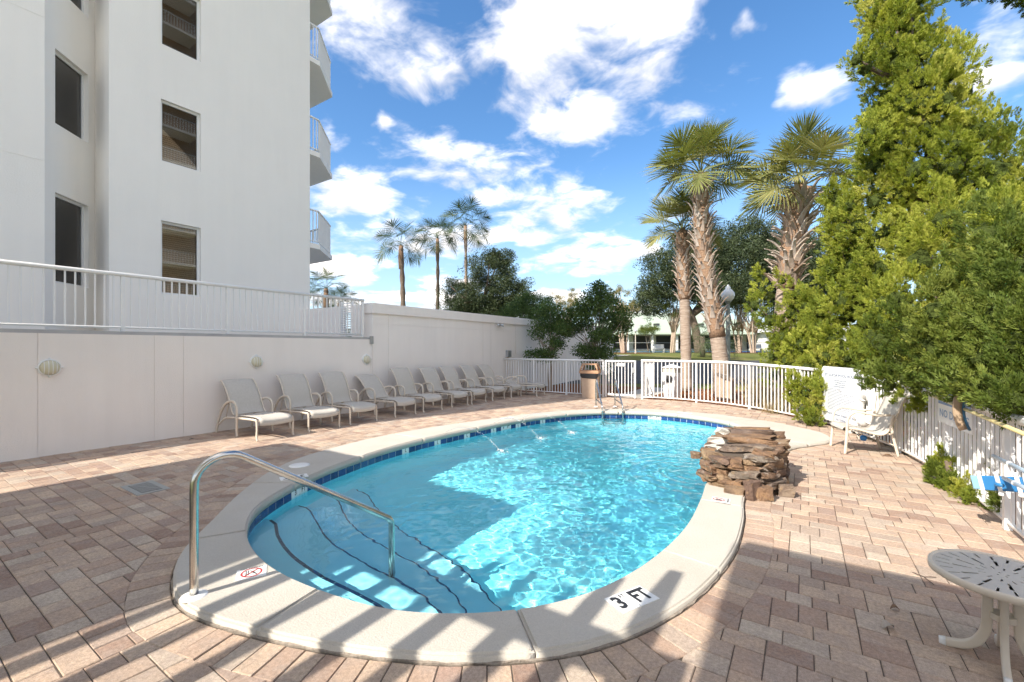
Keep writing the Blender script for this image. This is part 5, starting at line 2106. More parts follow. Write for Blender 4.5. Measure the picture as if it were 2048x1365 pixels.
def _trunk(T, b, co):
    pos = T.node('ShaderNodeNewGeometry').outputs['Position']
    mp = T.node('ShaderNodeMapping'); mp.inputs['Scale'].default_value = (1, 1, 7)
    T.l.new(pos, mp.inputs[0])
    n = T.noise(mp.outputs[0], 3.5, 5, 0.65)
    c = T.ramp(n, [(0.3, (0.24, 0.17, 0.125)), (0.55, (0.40, 0.315, 0.25)), (0.8, (0.50, 0.42, 0.35))])
    T.put(b.inputs['Base Color'], c)
    bp = T.node('ShaderNodeBump'); bp.inputs['Distance'].default_value = 0.03
    T.l.new(n, bp.inputs['Height']); T.l.new(bp.outputs[0], b.inputs['Normal'])


mat('palm_trunk', (0.4, 0.32, 0.26), 0.95, build=_trunk)
def _boot(T, b, co):
    oi = T.node('ShaderNodeObjectInfo').outputs['Random']
    n = T.noise(co, 18, 4, 0.6)
    c = T.ramp(T.math('ADD', T.math('MULTIPLY', oi, 0.6), T.math('MULTIPLY', n, 0.4)), [(0.1, (0.30, 0.20, 0.14)), (0.45, (0.45, 0.36, 0.29)), (0.9, (0.58, 0.51, 0.45))])
    T.put(b.inputs['Base Color'], c)
mat('palm_boot', (0.45, 0.36, 0.3), 0.9, build=_boot)
mat('boot_fibre', (0.30, 0.19, 0.12), 0.95, noise=(20, 0.3), bump=(30, 0.03))


def stamp(name, templates, pos, dirs, scl, m_, parent, fv=None, spin=True, seed=0):
    """many copies of small leaf tufts joined into one foliage mesh"""
    g = np.random.default_rng(seed)
    pos = np.asarray(pos, float); dirs = np.asarray(dirs, float); scl = np.asarray(scl, float)
    N = len(pos)
    z = dirs / np.linalg.norm(dirs, axis=1, keepdims=True)
    ref = g.normal(size=(N, 3))
    x = np.cross(ref, z); x /= np.linalg.norm(x, axis=1, keepdims=True)
    y = np.cross(z, x)
    M = np.stack([x, y, z], 2) * scl[:, None, None]
    pick = g.integers(0, len(templates), N)
    Vs, Fs, FV = [], [], []
    base = 0
    if fv is None:
        fv = g.random(N)
    for k, (tv, tf) in enumerate(templates):
        ids = np.where(pick == k)[0]
        if not len(ids):
            continue
        v = np.einsum('nij,mj->nmi', M[ids], tv) + pos[ids][:, None, :]
        m_v = len(tv)
        f = tf[None] + (np.arange(len(ids)) * m_v)[:, None, None] + base
        Vs.append(v.reshape(-1, 3)); Fs.append(f.reshape(-1, tf.shape[1]))
        FV.append(np.repeat(fv[ids], len(tf)))
        base += len(ids) * m_v
    V_ = np.concatenate(Vs); F_ = np.concatenate(Fs); A_ = np.concatenate(FV)
    me = bpy.data.meshes.new(name)
    me.vertices.add(len(V_)); me.vertices.foreach_set('co', V_.ravel())
    k = F_.shape[1]
    me.loops.add(F_.size); me.loops.foreach_set('vertex_index', F_.ravel().astype(np.int32))
    me.polygons.add(len(F_))
    me.polygons.foreach_set('loop_start', np.arange(0, F_.size, k, dtype=np.int32))
    at_ = me.attributes.new('fv', 'FLOAT', 'FACE')
    at_.data.foreach_set('value', A_.astype(np.float32))
    me.update(calc_edges=True)
    return link(name, me, m_, parent)


def tuft_juniper(seed, blades=54):
    g = np.random.default_rng(seed)
    V_, F_ = [], []
    for i in range(blades):
        h = g.uniform(0.0, 0.78)
        a = g.uniform(0, 2 * PI)
        lean = g.uniform(0.25, 0.95) * (1 - h * 0.55)
        L = g.uniform(0.20, 0.36)
        r0 = 0.30 * (1 - h) * g.uniform(0.2, 1.0)
        o = np.array([math.cos(a) * r0, math.sin(a) * r0, h])
        d = np.array([math.cos(a) * math.sin(lean), math.sin(a) * math.sin(lean), math.cos(lean)])
        s = np.cross(d, g.normal(size=3)); s /= np.linalg.norm(s)
        w = g.uniform(0.035, 0.055)
        b = len(V_)
        V_ += [o + s * w, o - s * w, o + d * L]
        F_.append((b, b + 1, b + 2))
    return np.array(V_), np.array(F_)


def tuft_leaf(seed, n=26, size=0.2, spread=0.5):
    g = np.random.default_rng(seed)
    V_, F_ = [], []
    for i in range(n):
        o = g.normal(size=3); o = o / np.linalg.norm(o) * spread * g.uniform(0.1, 1) ** 0.5
        d = o / (np.linalg.norm(o) + 1e-6) + g.normal(size=3) * 0.7; d /= np.linalg.norm(d)
        s = np.cross(d, g.normal(size=3)); s /= np.linalg.norm(s)
        L = size * g.uniform(0.7, 1.3)
        b = len(V_)
        V_ += [o - s * L * 0.3 + d * L * .2, o + s * L * 0.38 + d * L * .3, o + d * L]
        F_.append((b, b + 1, b + 2))
    return np.array(V_), np.array(F_)


JT = [tuft_juniper(k) for k in range(6)]
LT = [tuft_leaf(k) for k in range(6)]
LT_FAR = [tuft_leaf(20 + k, 12, 0.42, 0.5) for k in range(5)]
LT_OPEN = [tuft_leaf(40 + k, 15, 0.26, 0.62) for k in range(6)]


def limb(path, r0, r1, name, m_, parent, n=8):
    m = MB()
    k = len(path)
    m.tube(path, [r0 + (r1 - r0) * i / (k - 1) for i in range(k)], n)
    return m.build(name, m_, parent)


# ------------------------------------------------------------------ junipers
def lobe_points(c, r, axis, n, g, out=None):
    """points on the upper/outer surface of a flame-shaped lobe"""
    d = g.normal(size=(n * 3, 3)); d /= np.linalg.norm(d, axis=1, keepdims=True)
    if out is not None:
        d = d[d @ out > -0.8]
    d = d[:n]
    n = len(d)
    t = g.uniform(0.70, 1.02, n)[:, None]
    p = d * t
    axis = axis / np.linalg.norm(axis)
    al = p @ axis
    taper = np.where(al > 0, 1 - 0.45 * al, 1.0)[:, None]
    perp = p - al[:, None] * axis
    q = perp * taper + (al * np.where(al > 0, 1.55, 1.0))[:, None] * axis
    return c + q * r, d


def juniper(name, label, trunk, lobes, m_='juniper', seed=0, tuft=0.15, dens=1.0, group='junipers along the fence'):
    """lobes: (x, y, z, r) flame clumps; trunk: path"""
    g = np.random.default_rng(seed)
    t = thing(name, label, 'juniper', tuple(trunk[0]), 0, group)
    o = np.array(trunk[0], float)
    limb([tuple(np.array(p) - o) for p in trunk], 0.13 if len(lobes) > 12 else 0.04, 0.03, 'trunk', 'bark', t)
    P_, D_, S_, FV = [], [], [], []
    for (x, y, z, r) in lobes:
        c = np.array((x, y, z)) - o
        ax = np.array([g.normal() * 0.25 - 0.25, g.normal() * 0.25 - 0.1, 1.0])
        n = int(dens * 74 * (r / 0.4) ** 2 * (0.15 / tuft) ** 2)
        k = min(len(trunk) - 1, int(len(trunk) * max(0, z / (trunk[-1][2] + 0.01)) * 0.9))
        q = np.array(trunk[k]) - o
        ov = c - q; ov[2] *= 0.3
        ov = ov / (np.linalg.norm(ov) + 1e-6) + np.array([0, 0, 0.55])
        p, d = lobe_points(c, r, ax, n, g, ov / np.linalg.norm(ov))
        n = len(p)
        dd = d * 0.75 + ax / np.linalg.norm(ax) * 0.75 + g.normal(size=(n, 3)) * 0.22
        P_.append(p - dd * tuft * 0.35); D_.append(dd); S_.append(g.uniform(0.75, 1.35, n) * tuft)
        FV.append(np.clip(g.normal(0.5, 0.24) + g.normal(0, 0.14, n), 0, 1))
    P_, D_, S_, FV = map(np.concatenate, (P_, D_, S_, FV))
    stamp('crown', JT, P_, D_, S_, m_, t, FV, seed=seed)
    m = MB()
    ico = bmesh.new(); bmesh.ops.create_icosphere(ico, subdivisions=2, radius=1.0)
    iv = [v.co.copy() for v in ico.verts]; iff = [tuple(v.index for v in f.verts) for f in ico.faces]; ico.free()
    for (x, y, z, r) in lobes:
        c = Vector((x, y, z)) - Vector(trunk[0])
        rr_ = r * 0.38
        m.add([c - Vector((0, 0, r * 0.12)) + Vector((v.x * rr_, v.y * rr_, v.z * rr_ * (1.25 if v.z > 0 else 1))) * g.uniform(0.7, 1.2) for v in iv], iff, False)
    ob = m.build('inner_cores', 'dark_core' if m_ == 'juniper' else 'dark_core', t); ob['kind'] = 'stuff'  # opaque dark balls added to block light and darken the crevices
    # dark inner boughs that keep the sky from showing through everywhere
    m = MB()
    for i, (x, y, z, r) in enumerate(lobes):
        if r < 0.2:
            continue
        c = np.array((x, y, z)) - o
        zz_ = np.clip((z - trunk[0][2]) * 0.75, 0, 99)
        k = min(len(trunk) - 1, int(len(trunk) * (z / (trunk[-1][2] + 0.01)) * 0.8))
        q = np.array(trunk[k]) - o
        if np.linalg.norm(q - c) > 1.7:
            continue
        m.tube([tuple(q), tuple((q + c) / 2 - np.array([0, 0, 0.08])), tuple(c)], [0.045, 0.03, 0.012], 5)
    ob = m.build('boughs', 'bark', t)
    ob['kind'] = 'stuff'
    return t


def cone_lobes(base, top, r0, r1, n, seed, rl=(0.3, 0.55), z0=0.3, power=1.0, squash=1.0):
    g = random.Random(seed)
    L = []
    for i in range(n):
        f = (i + 0.5) / n
        f = z0 + (1 - z0) * f ** power
        c = [base[k] + (top[k] - base[k]) * f for k in range(3)]
        rr_ = (r0 + (r1 - r0) * f) * g.uniform(0.5, 1.15)
        a = i * 2.4 + g.uniform(-.5, .5)
        L.append((c[0] + math.cos(a) * rr_, c[1] + math.sin(a) * rr_ * squash, c[2] + g.uniform(-.15, .15), g.uniform(*rl) * (1.15 - 0.4 * f)))
    return L


# tall swept tree
tb_, tt_ = (3.05, 12.4, 0.0), (1.4, 11.75, 9.4)
L = cone_lobes(tb_, tt_, 1.6, 0.25, 84, 1, (0.30, 0.72), 0.10)
L += [(*at_depth(1712, 118, 8.8), 0.26), (*at_depth(1730, 135, 8.9), 0.3), (*at_depth(1735, 275, 8.6), 0.36), (*at_depth(1760, 262, 8.8), 0.36), (*at_depth(1775, 20, 9), 0.34), (*at_depth(1775, 60, 9), 0.4), (*at_depth(1830, 80, 9), 0.34), (*at_depth(1790, -40, 9), 0.4),
      (*at_depth(1890, 110, 9), 0.36), (*at_depth(1925, 185, 9), 0.36), (*at_depth(1700, 410, 9.3), 0.3), (*at_depth(1715, 380, 9.3), 0.22), (*at_depth(1720, 450, 9.3), 0.4), (*at_depth(1740, 560, 9.0), 0.45),
      (*at_depth(1748, 330, 9.0), .36), (*at_depth(1785, 300, 9.0), .42), (*at_depth(1755, 400, 9.0), .42), (*at_depth(1770, 465, 8.9), .44), (*at_depth(1768, 535, 8.8), .44), (*at_depth(1762, 610, 8.6), .42), (*at_depth(1745, 670, 8.6), .4), (*at_depth(1800, 380, 8.8), .44), (*at_depth(1815, 470, 8.5), .44),
      (*at_depth(1965, 262, 8.6), .42), (*at_depth(2020, 330, 8.3), .45), (*at_depth(2045, 390, 7.8), .45), (*at_depth(1985, 400, 8.0), .45), (*at_depth(1900, 330, 8.2), .45), (*at_depth(1930, 240, 8.7), .4), (*at_depth(2060, 450, 7.6), .45)]
juniper('juniper_tree', 'tall twisting bright green juniper rising highest on the right', [tb_, (2.75, 12.3, 2), (2.3, 12.1, 4.5), (1.8, 11.9, 7), tt_], L, 'juniper', 3, 0.15, 1.0)
# wide tree nearer the camera on the right
L = cone_lobes((3.1, 9.1, 0.2), (3.0, 9.5, 3.7), 1.75, 0.9, 72, 5, (0.36, 0.56), 0.12)
for (u, v, d, r) in ((2050, 470, 6, .45), (1890, 440, 7.2, .5), (1840, 520, 7.5, .45), (1800, 600, 7.4, .42), (1760, 680, 7.6, .36)):
    L.append((*at_depth(u, v, d), r))
juniper('juniper_tree', 'broad bright green juniper filling the right edge behind the tall one', [(3.0, 9.1, 0), (2.98, 9.2, 1.8), (2.95, 9.4, 3.3)], L, 'juniper', 7, 0.135, 1.0)
# boughs overhanging the fence in front, shade put into a darker leaf colour
L = []
for (u, v, d, r) in ((1975, 470, 5.3, .36), (2010, 540, 5.0, .38), (1960, 560, 5.3, .36), (2040, 610, 4.7, .36), (1985, 640, 5.0, .36), (1930, 640, 5.4, .34), (2030, 690, 4.5, .34), (1975, 710, 4.9, .32), (1920, 715, 5.3, .3), (1870, 700, 5.8, .32),
                     (2040, 760, 4.3, .28), (1990, 765, 4.7, .24), (1945, 757, 5.1, .22), (1890, 745, 5.6, .26), (1840, 720, 6.1, .3), (1820, 660, 6.3, .34), (1870, 620, 5.9, .34), (2060, 540, 4.6, .4), (1900, 560, 5.8, .32), (1990, 800, 4.45, .14), (2035, 800, 4.2, .2), (1740, 762, 7.2, .2), (1778, 768, 6.7, .22), (1815, 760, 6.3, .22), (1855, 762, 5.9, .2), (1905, 775, 5.4, .17), (1955, 790, 4.9, .16), (2015, 815, 4.3, .13), (1885, 762, 5.1, .19), (1918, 768, 4.85, .19), (1950, 775, 4.6, .17), (1985, 790, 4.3, .16), (2025, 800, 4.0, .17), (1790, 730, 6.6, .26), (1760, 748, 6.9, .22), (2090, 680, 4.3, .4), (2100, 780, 4.1, .3)):
    k = 0.88 if v > 600 else 0.95
    L.append((*at_depth(u, v, d * k), r * k))
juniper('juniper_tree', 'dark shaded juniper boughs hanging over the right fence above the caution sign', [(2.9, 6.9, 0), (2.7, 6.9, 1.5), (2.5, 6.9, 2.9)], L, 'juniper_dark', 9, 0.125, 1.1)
# group left of the tall tree
L = cone_lobes((1.15, 12.9, 0.1), (0.75, 12.75, 5.1), 1.0, 0.2, 44, 11, (0.32, 0.5), 0.12)
juniper('juniper_tree', 'mid-height juniper between the tall juniper and the right-hand palm', [(1.15, 12.9, 0), (1.1, 12.9, 2.5), (0.8, 12.8, 4.9)], L, 'juniper', 13, 0.16)
L = cone_lobes((0.05, 13.4, 0.1), (0.0, 13.3, 3.0), 0.95, 0.2, 34, 15, (0.28, 0.42), 0.14)
L += [(*at_depth(1520, 545, 11.6), 0.2), (*at_depth(1524, 580, 11.6), 0.28), (*at_depth(1565, 560, 11.4), 0.22), (*at_depth(1510, 610, 11.6), 0.3), (*at_depth(1540, 640, 11.4), 0.36), (*at_depth(1600, 690, 10.6), 0.34), (*at_depth(1640, 650, 10.4), 0.36), (*at_depth(1560, 700, 11.2), .3), (*at_depth(1680, 690, 9.8), .36), (*at_depth(1572, 722, 10.6), .28), (*at_depth(1615, 735, 10.0), .28), (*at_depth(1650, 712, 9.6), .26), (*at_depth(1545, 712, 11.2), .24), (*at_depth(1700, 715, 9.0), .26), (*at_depth(1735, 725, 8.3), .28)]
juniper('juniper_tree', 'lower bright juniper with pointed tips beside the lamp post', [(0.05, 13.7, 0), (0, 13.7, 1.8), (-0.2, 13.6, 3.5)], L, 'juniper', 17, 0.16)
# low growth at the fence
L = [(*at_depth(u, v, d), r) for (u, v, d, r) in ((1590, 765, 9.6, .2), (1612, 785, 9.4, .24), (1632, 812, 9.2, .22), (1628, 838, 9.0, .16), (1605, 820, 9.3, .2), (1585, 790, 9.7, .18), (1640, 775, 9.1, .2), (1650, 760, 9.2, .2))]
juniper('juniper_bush', 'small juniper pushing through the fence left of the rules sign', [(0.1, 11.6, 0), (0.1, 11.6, 0.5)], L, 'juniper', 19, 0.11, 2.2)
L = [(*at_depth(u, v, d), r) for (u, v, d, r) in ((1895, 925, 5.3, .15), (1893, 965, 5.15, .2), (1915, 990, 4.95, .2), (1940, 1010, 4.7, .18), (1960, 1018, 4.5, .15), (1920, 950, 5.1, .18), (1945, 980, 4.75, .17), (1900, 1005, 5.0, .14), (1965, 1000, 4.55, .14), (1885, 940, 5.3, .14))]
juniper('juniper_bush', 'low sunlit juniper clump at the foot of the fence near the vacuum head', [(1.4, 7.0, 0), (1.38, 7.0, 0.3)], L, 'juniper', 21, 0.07, 2.6)
L = [(*at_depth(u, v, d), r) for (u, v, d, r) in ((2005, 985, 4.05, .09), (2012, 1005, 4.0, .07), (1995, 1010, 4.1, .06), (2000, 930, 4.25, .08), (1970, 930, 4.6, .07), (1965, 900, 4.7, .06), (2020, 965, 3.95, .06))]
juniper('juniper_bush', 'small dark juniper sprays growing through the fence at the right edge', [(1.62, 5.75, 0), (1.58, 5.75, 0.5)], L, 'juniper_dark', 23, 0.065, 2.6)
L = [(*at_depth(u, v, d), r) for (u, v, d, r) in ((1843, 795, 6.0, .13), (1830, 815, 6.1, .09), (1858, 810, 5.9, .1), (1845, 780, 6.05, .09), (1800, 800, 6.6, .1), (1812, 775, 6.6, .1))]
juniper('juniper_bush', 'sunlit juniper spray poking through the fence beside the yellow pole', [(1.5, 8.2, 0.3), (1.42, 8.2, 0.9)], L, 'juniper', 25, 0.075, 2.6)
# branch reaching in over the frame corner
L = []
for k in range(16):
    f = k / 15
    L.append((*at_depth(1915 + 190 * f, -12 - 18 * math.sin(f * 3) + (8 if k % 2 else -6), 4.2), 0.07 + 0.07 * f))
pth = [tuple(at_depth(2400, 60, 4.1)), tuple(at_depth(2200, -30, 4.1)), tuple(at_depth(2050, -25, 4.2)), tuple(at_depth(1930, -14, 4.2))]
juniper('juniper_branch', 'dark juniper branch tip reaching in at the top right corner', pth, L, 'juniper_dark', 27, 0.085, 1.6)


# ------------------------------------------------------------------ sabal palms
def frond_mesh(g, pet, fan, n=44, spread=125, droop=0.35, fold=0.35, segs=4):
    """petiole along +X rising then arching, then a folded fan of narrow leaflets"""
    V_, F_ = [], []
    # petiole
    A = np.array([0, 0, 0.0]); 
    path = [np.array([pet * f, 0, pet * (0.12 * math.sin(f * 2.2) - droop * 0.35 * f * f)]) for f in np.linspace(0, 1, 6)]
    for i in range(5):
        p, q = path[i], path[i + 1]
        w = 0.016
        b = len(V_)
        V_ += [p + (0, w, 0), p - (0, w, 0), q - (0, w * .8, 0), q + (0, w * .8, 0)]
        F_.append((b, b + 1, b + 2, b + 3))
        b = len(V_)
        V_ += [p + (0, 0, w), p - (0, 0, w), q - (0, 0, w * .8), q + (0, 0, w * .8)]
        F_.append((b, b + 1, b + 2, b + 3))
    hub = path[-1]
    fwd = path[-1] - path[-2]; fwd /= np.linalg.norm(fwd)
    side = np.array([0, 1.0, 0])
    # arching rib that the leaflets leave one after another
    ribL = fan * 0.55
    ang0 = math.atan2(fwd[2], fwd[0])
    rib = [hub]
    tang = [fwd]
    for i in range(8):
        a_ = ang0 - (0.3 + droop * 0.9) * (i + 1) / 8
        dv = np.array([math.cos(a_), 0, math.sin(a_)])
        rib.append(rib[-1] + dv * ribL / 8)
        tang.append(dv)
    for k in range(n):
        q = 2 * k / (n - 1) - 1
        pabs = abs(q)
        s_ = (1 - pabs) ** 0.8 * 7.99
        i = int(s_)
        start = rib[i] + (rib[i + 1] - rib[i]) * (s_ - i)
        tv = tang[i]
        upn = np.cross(tv, side)
        th = math.radians(spread) * math.copysign(pabs ** 0.85, q) + g.uniform(-.06, .06)
        L = fan * (0.95 - 0.35 * (1 - pabs)) * g.uniform(0.86, 1.1)
        d = tv * math.cos(th) + side * math.sin(th) + upn * (fold * (0.35 + 0.65 * pabs)) * 0.8
        d /= np.linalg.norm(d)
        wv = np.cross(d, upn + g.normal(size=3) * 0.25); wv /= np.linalg.norm(wv)
        dr = droop * g.uniform(0.6, 1.5)
        pts = []
        for s in np.linspace(0, 1, segs + 1):
            pts.append(start + d * (L * s * (1 - 0.15 * s * dr)) + np.array([0, 0, -dr * L * 0.42 * s ** 2.6]))
        w0 = fan * 0.030
        for s in range(segs):
            wa = w0 * (0.4 + 0.8 * math.sin(min(1, (s + .3) / segs * 1.7) * PI * 0.62)) * (1 if s < segs - 1 else 0.7)
            wb = w0 * (0.4 + 0.8 * math.sin(min(1, (s + 1.3) / segs * 1.7) * PI * 0.62)) * 0.85 if s < segs - 1 else 0.0015
            b = len(V_)
            V_ += [pts[s] + wv * wa * .5, pts[s] - wv * wa * .5, pts[s + 1] - wv * wb * .5, pts[s + 1] + wv * wb * .5]
            F_.append((b, b + 1, b + 2, b + 3))
    return np.array(V_), F_


def add_frond(parent, g, o, az, elev, pet, fan, m_, **kw):
    V_, F_ = frond_mesh(g, pet, fan, **kw)
    ce, se = math.cos(elev), math.sin(elev)
    Ry = np.array([[ce, 0, -se], [0, 1, 0], [se, 0, ce]])
    ca, sa = math.cos(az), math.sin(az)
    Rz = np.array([[ca, -sa, 0], [sa, ca, 0], [0, 0, 1]])
    ro_ = g.normal(0, 0.55)
    cr_, sr_ = math.cos(ro_), math.sin(ro_)
    Rx = np.array([[1, 0, 0], [0, cr_, -sr_], [0, sr_, cr_]])
    V_ = V_ @ Rx.T @ Ry.T @ Rz.T
    me = bpy.data.meshes.new('frond')
    me.from_pydata(V_.tolist(), [], F_)
    at_ = me.attributes.new('fv', 'FLOAT', 'FACE')
    v0 = g.uniform(0.15, 0.8)
    at_.data.foreach_set('value', np.clip(v0 + g.normal(0, .12, len(F_)), 0, 1).astype(np.float32))
    o_ = link('frond', me, m_, parent)
    o_.location = o
    return o_


def boot_mesh():
    m = MB()
    vs, fs = [], []
    # flat flared leaf base: wide at the trunk, forked tip, curving outwards (local: z up, y out)
    prof = [(0.0, 0.0, 0.075), (0.012, 0.09, 0.062), (0.035, 0.19, 0.046), (0.075, 0.29, 0.036), (0.125, 0.36, 0.028)]
    for y, z, w in prof:
        vs += [(-w, y, z), (w, y, z), (w * .7, y + 0.016, z - .01), (-w * .7, y + 0.016, z - .01)]
    for i in range(len(prof) - 1):
        a = i * 4
        for k in range(4):
            k2 = (k + 1) % 4
            fs.append((a + k, a + k2, a + 4 + k2, a + 4 + k))
    fs += [(3, 2, 1, 0), (len(vs) - 4, len(vs) - 3, len(vs) - 2, len(vs) - 1)]
    m.add(vs, fs)
    me = m.mesh('boot')
    me.materials.append(MATS['palm_boot'])
    return me


BOOT = boot_mesh()


def sabal(label, path, r0, r1, boots_from, boots_to, nb, crown_r, nf, seed, boot_s=1.0, flare=1.0, pet=1.0, fan=1.15, extra=()):
    g = np.random.default_rng(seed)
    t = thing('sabal_palm', label, 'palm tree', path[0], 0, 'cabbage palms beyond the fence')
    o = Vector(path[0])
    pts = resample(spline(path, 8), count=26)
    m = MB()
    rad = []
    for i in range(len(pts)):
        f = i / (len(pts) - 1)
        rad.append(r0 + (r1 - r0) * f + 0.06 * math.exp(-f * 14) + 0.006 * math.sin(i * 2.1))
    m.tube([tuple(p - o) for p in pts], rad, 18)
    m.build('trunk', 'palm_trunk', t)
    n = len(pts) - 1
    # fibre mat under the boots
    i0, i1 = int(boots_from * n), int(boots_to * n)
    m = MB(); m.tube([tuple(p - o) for p in pts[i0:]], [rad[i] + 0.018 + 0.012 * flare * (i - i0) / max(1, n - i0) for i in range(i0, n + 1)], 16); m.build('fibre_sheath', 'boot_fibre', t)
    for k in range(nb):
        f = boots_from + (boots_to - boots_from) * (k + 0.5) / nb
        x = f * n
        i = min(n - 1, int(x))
        p = pts[i].lerp(pts[i + 1], x - i)
        rr_ = rad[i] + 0.012
        az = k * 2.399 + g.uniform(-.2, .2)
        b = bpy.data.objects.new('boot', BOOT)
        col.objects.link(b)
        b.parent = t
        b.location = p - o + Vector((math.sin(az) * -rr_, math.cos(az) * rr_, -0.1))
        b.rotation_euler = (-R(g.uniform(6, 26)) * flare, R(g.uniform(-16, 16)), az)
        s_ = boot_s * g.uniform(0.75, 1.2)
        b.scale = (s_, s_, s_ * g.uniform(0.85, 1.15))
    top = pts[-1] - o
    for k in range(nf):
        f = k / nf
        elev = R(82) - R(92) * f ** 0.85 + g.normal(0, .1)
        az = k * 2.399 + g.uniform(-.25, .25)
        add_frond(t, g, top + Vector((0, 0, 0.05)), az, elev, pet * g.uniform(0.8, 1.15), fan * g.uniform(0.85, 1.1), 'palm_leaf', droop=0.1 + 0.3 * f, fold=0.5 - 0.2 * f, spread=108, n=48)
    m = MB(); m.lathe([(r1 + .02, -0.3), (r1 + .02, -0.05), (0.1, 0.12), (0.02, 0.2)], tuple(top), 12); m.build('crown_shaft', 'boot_fibre', t)
    return t


sabal('leaning cabbage palm with criss-cross boots up most of its trunk, taller of the left pair', [(-2.22, 16.0, 0.0), (-2.38, 15.9, 2.0), (-2.72, 15.8, 4.2), (-2.86, 15.72, 6.2), (-2.84, 15.64, 7.25)], 0.24, 0.21, 0.30, 0.99, 170, 1.8, 28, 31, 1.0, 0.8, 0.8, 1.05)
sabal('shorter cabbage palm with a bare lower trunk, left of the leaning one', [(-3.66, 17.35, 0.0), (-3.70, 17.35, 2.5), (-3.76, 17.3, 4.4), (-3.78, 17.27, 5.9)], 0.18, 0.20, 0.58, 0.99, 80, 1.6, 22, 33, 0.9, 1.1, 0.75, 0.95)
sabal('cabbage palm with shaggy orange-brown boots rising behind the junipers', [(-0.62, 14.1, 0.0), (-0.52, 14.1, 1.8), (-0.36, 14.15, 3.6), (-0.2, 14.25, 4.9), (-0.06, 14.34, 5.9)], 0.21, 0.25, 0.56, 0.99, 120, 1.8, 30, 35, 1.2, 1.7, 0.8, 1.0)

# ------------------------------------------------------------------ ground beyond the deck
def terrain(x, y):
    d = -x * SN + y * CS
    f = min(1.0, max(0.0, (d - 19.0) / 24.0))
    f = f * f * (3 - 2 * f)
    return -0.03 + 1.12 * f


def fwd(d, x):
    """point d metres ahead of the camera and x to the right"""
    return Vector((x * CS - d * SN, x * SN + d * CS, 0))


def _grass(T, b, co):
    pos = T.node('ShaderNodeNewGeometry').outputs['Position']
    n = T.noise(pos, 0.35, 5, 0.65)
    n2 = T.noise(pos, 14, 4, 0.7)
    c = T.ramp(n, [(0.3, (0.10, 0.125, 0.03)), (0.55, (0.165, 0.17, 0.05)), (0.75, (0.26, 0.215, 0.10))])
    c = T.mix(1.0, c, T.mapr(n2, 0.25, 0.75, 0.6, 1.35), 'MULTIPLY')
    T.put(b.inputs['Base Color'], c)


def _mulch(T, b, co):
    pos = T.node('ShaderNodeNewGeometry').outputs['Position']
    n = T.noise(pos, 24, 4, 0.7)
    c = T.ramp(n, [(0.3, (0.11, 0.045, 0.02)), (0.55, (0.26, 0.11, 0.05)), (0.8, (0.38, 0.19, 0.10))])
    T.put(b.inputs['Base Color'], c)
    bp = T.node('ShaderNodeBump'); bp.inputs['Distance'].default_value = 0.05
    T.l.new(n, bp.inputs['Height']); T.l.new(bp.outputs[0], b.inputs['Normal'])


mat('grass', (0.15, 0.16, 0.05), 0.95, spec=0.1, build=_grass)
mat('mulch', (0.25, 0.11, 0.05), 0.95, spec=0.1, build=_mulch)
mat('asphalt', (0.055, 0.055, 0.06), 0.9, noise=(3, 0.2), bump=(80, 0.01))
mat('path_concrete', (0.48, 0.44, 0.38), 0.9, noise=(2, 0.12))
mat('court_blue', (0.06, 0.17, 0.42), 0.8)
mat('court_green', (0.10, 0.24, 0.22), 0.8)

NGX, NGD = 60, 70
ds = np.concatenate([np.linspace(-60, 14, 14), np.linspace(15, 60, 46), np.geomspace(66, 1500, 16)])
xs_ = np.concatenate([-np.geomspace(1500, 30, 12), np.linspace(-26, 46, 38), np.geomspace(52, 1500, 12)])
gv, gf = [], []
rectX, rectY = (-9.34, 1.6), (-1.9, 13.65)
for dd in ds:
    for xx in xs_:
        p = fwd(dd, xx)
        gv.append((p.x, p.y, terrain(p.x, p.y) - 0.03))
nx_ = len(xs_)
for i in range(len(ds) - 1):
    for j in range(nx_ - 1):
        q = (i * nx_ + j, i * nx_ + j + 1, (i + 1) * nx_ + j + 1, (i + 1) * nx_ + j)
        gf.append(q)
# cut the pool and deck out of the sheet
bm = bmesh.new()
bvs = [bm.verts.new(p) for p in gv]
for q in gf:
    bm.faces.new([bvs[k] for k in q])
for co_, no_ in (((rectX[0], 0, 0), (1, 0, 0)), ((rectX[1], 0, 0), (1, 0, 0)), ((0, rectY[0], 0), (0, 1, 0)), ((0, rectY[1], 0), (0, 1, 0))):
    bmesh.ops.bisect_plane(bm, geom=bm.verts[:] + bm.edges[:] + bm.faces[:], plane_co=co_, plane_no=no_)
kill = [f for f in bm.faces if rectX[0] < f.calc_center_median().x < rectX[1] and rectY[0] < f.calc_center_median().y < rectY[1]]
bmesh.ops.delete(bm, geom=kill, context='FACES')
for f in bm.faces:
    f.normal_update()
    if f.normal.z < 0:
        f.normal_flip()
    f.smooth = True
me = bpy.data.meshes.new('ground'); bm.to_mesh(me); bm.free()
struct(link('ground', me, 'grass'))


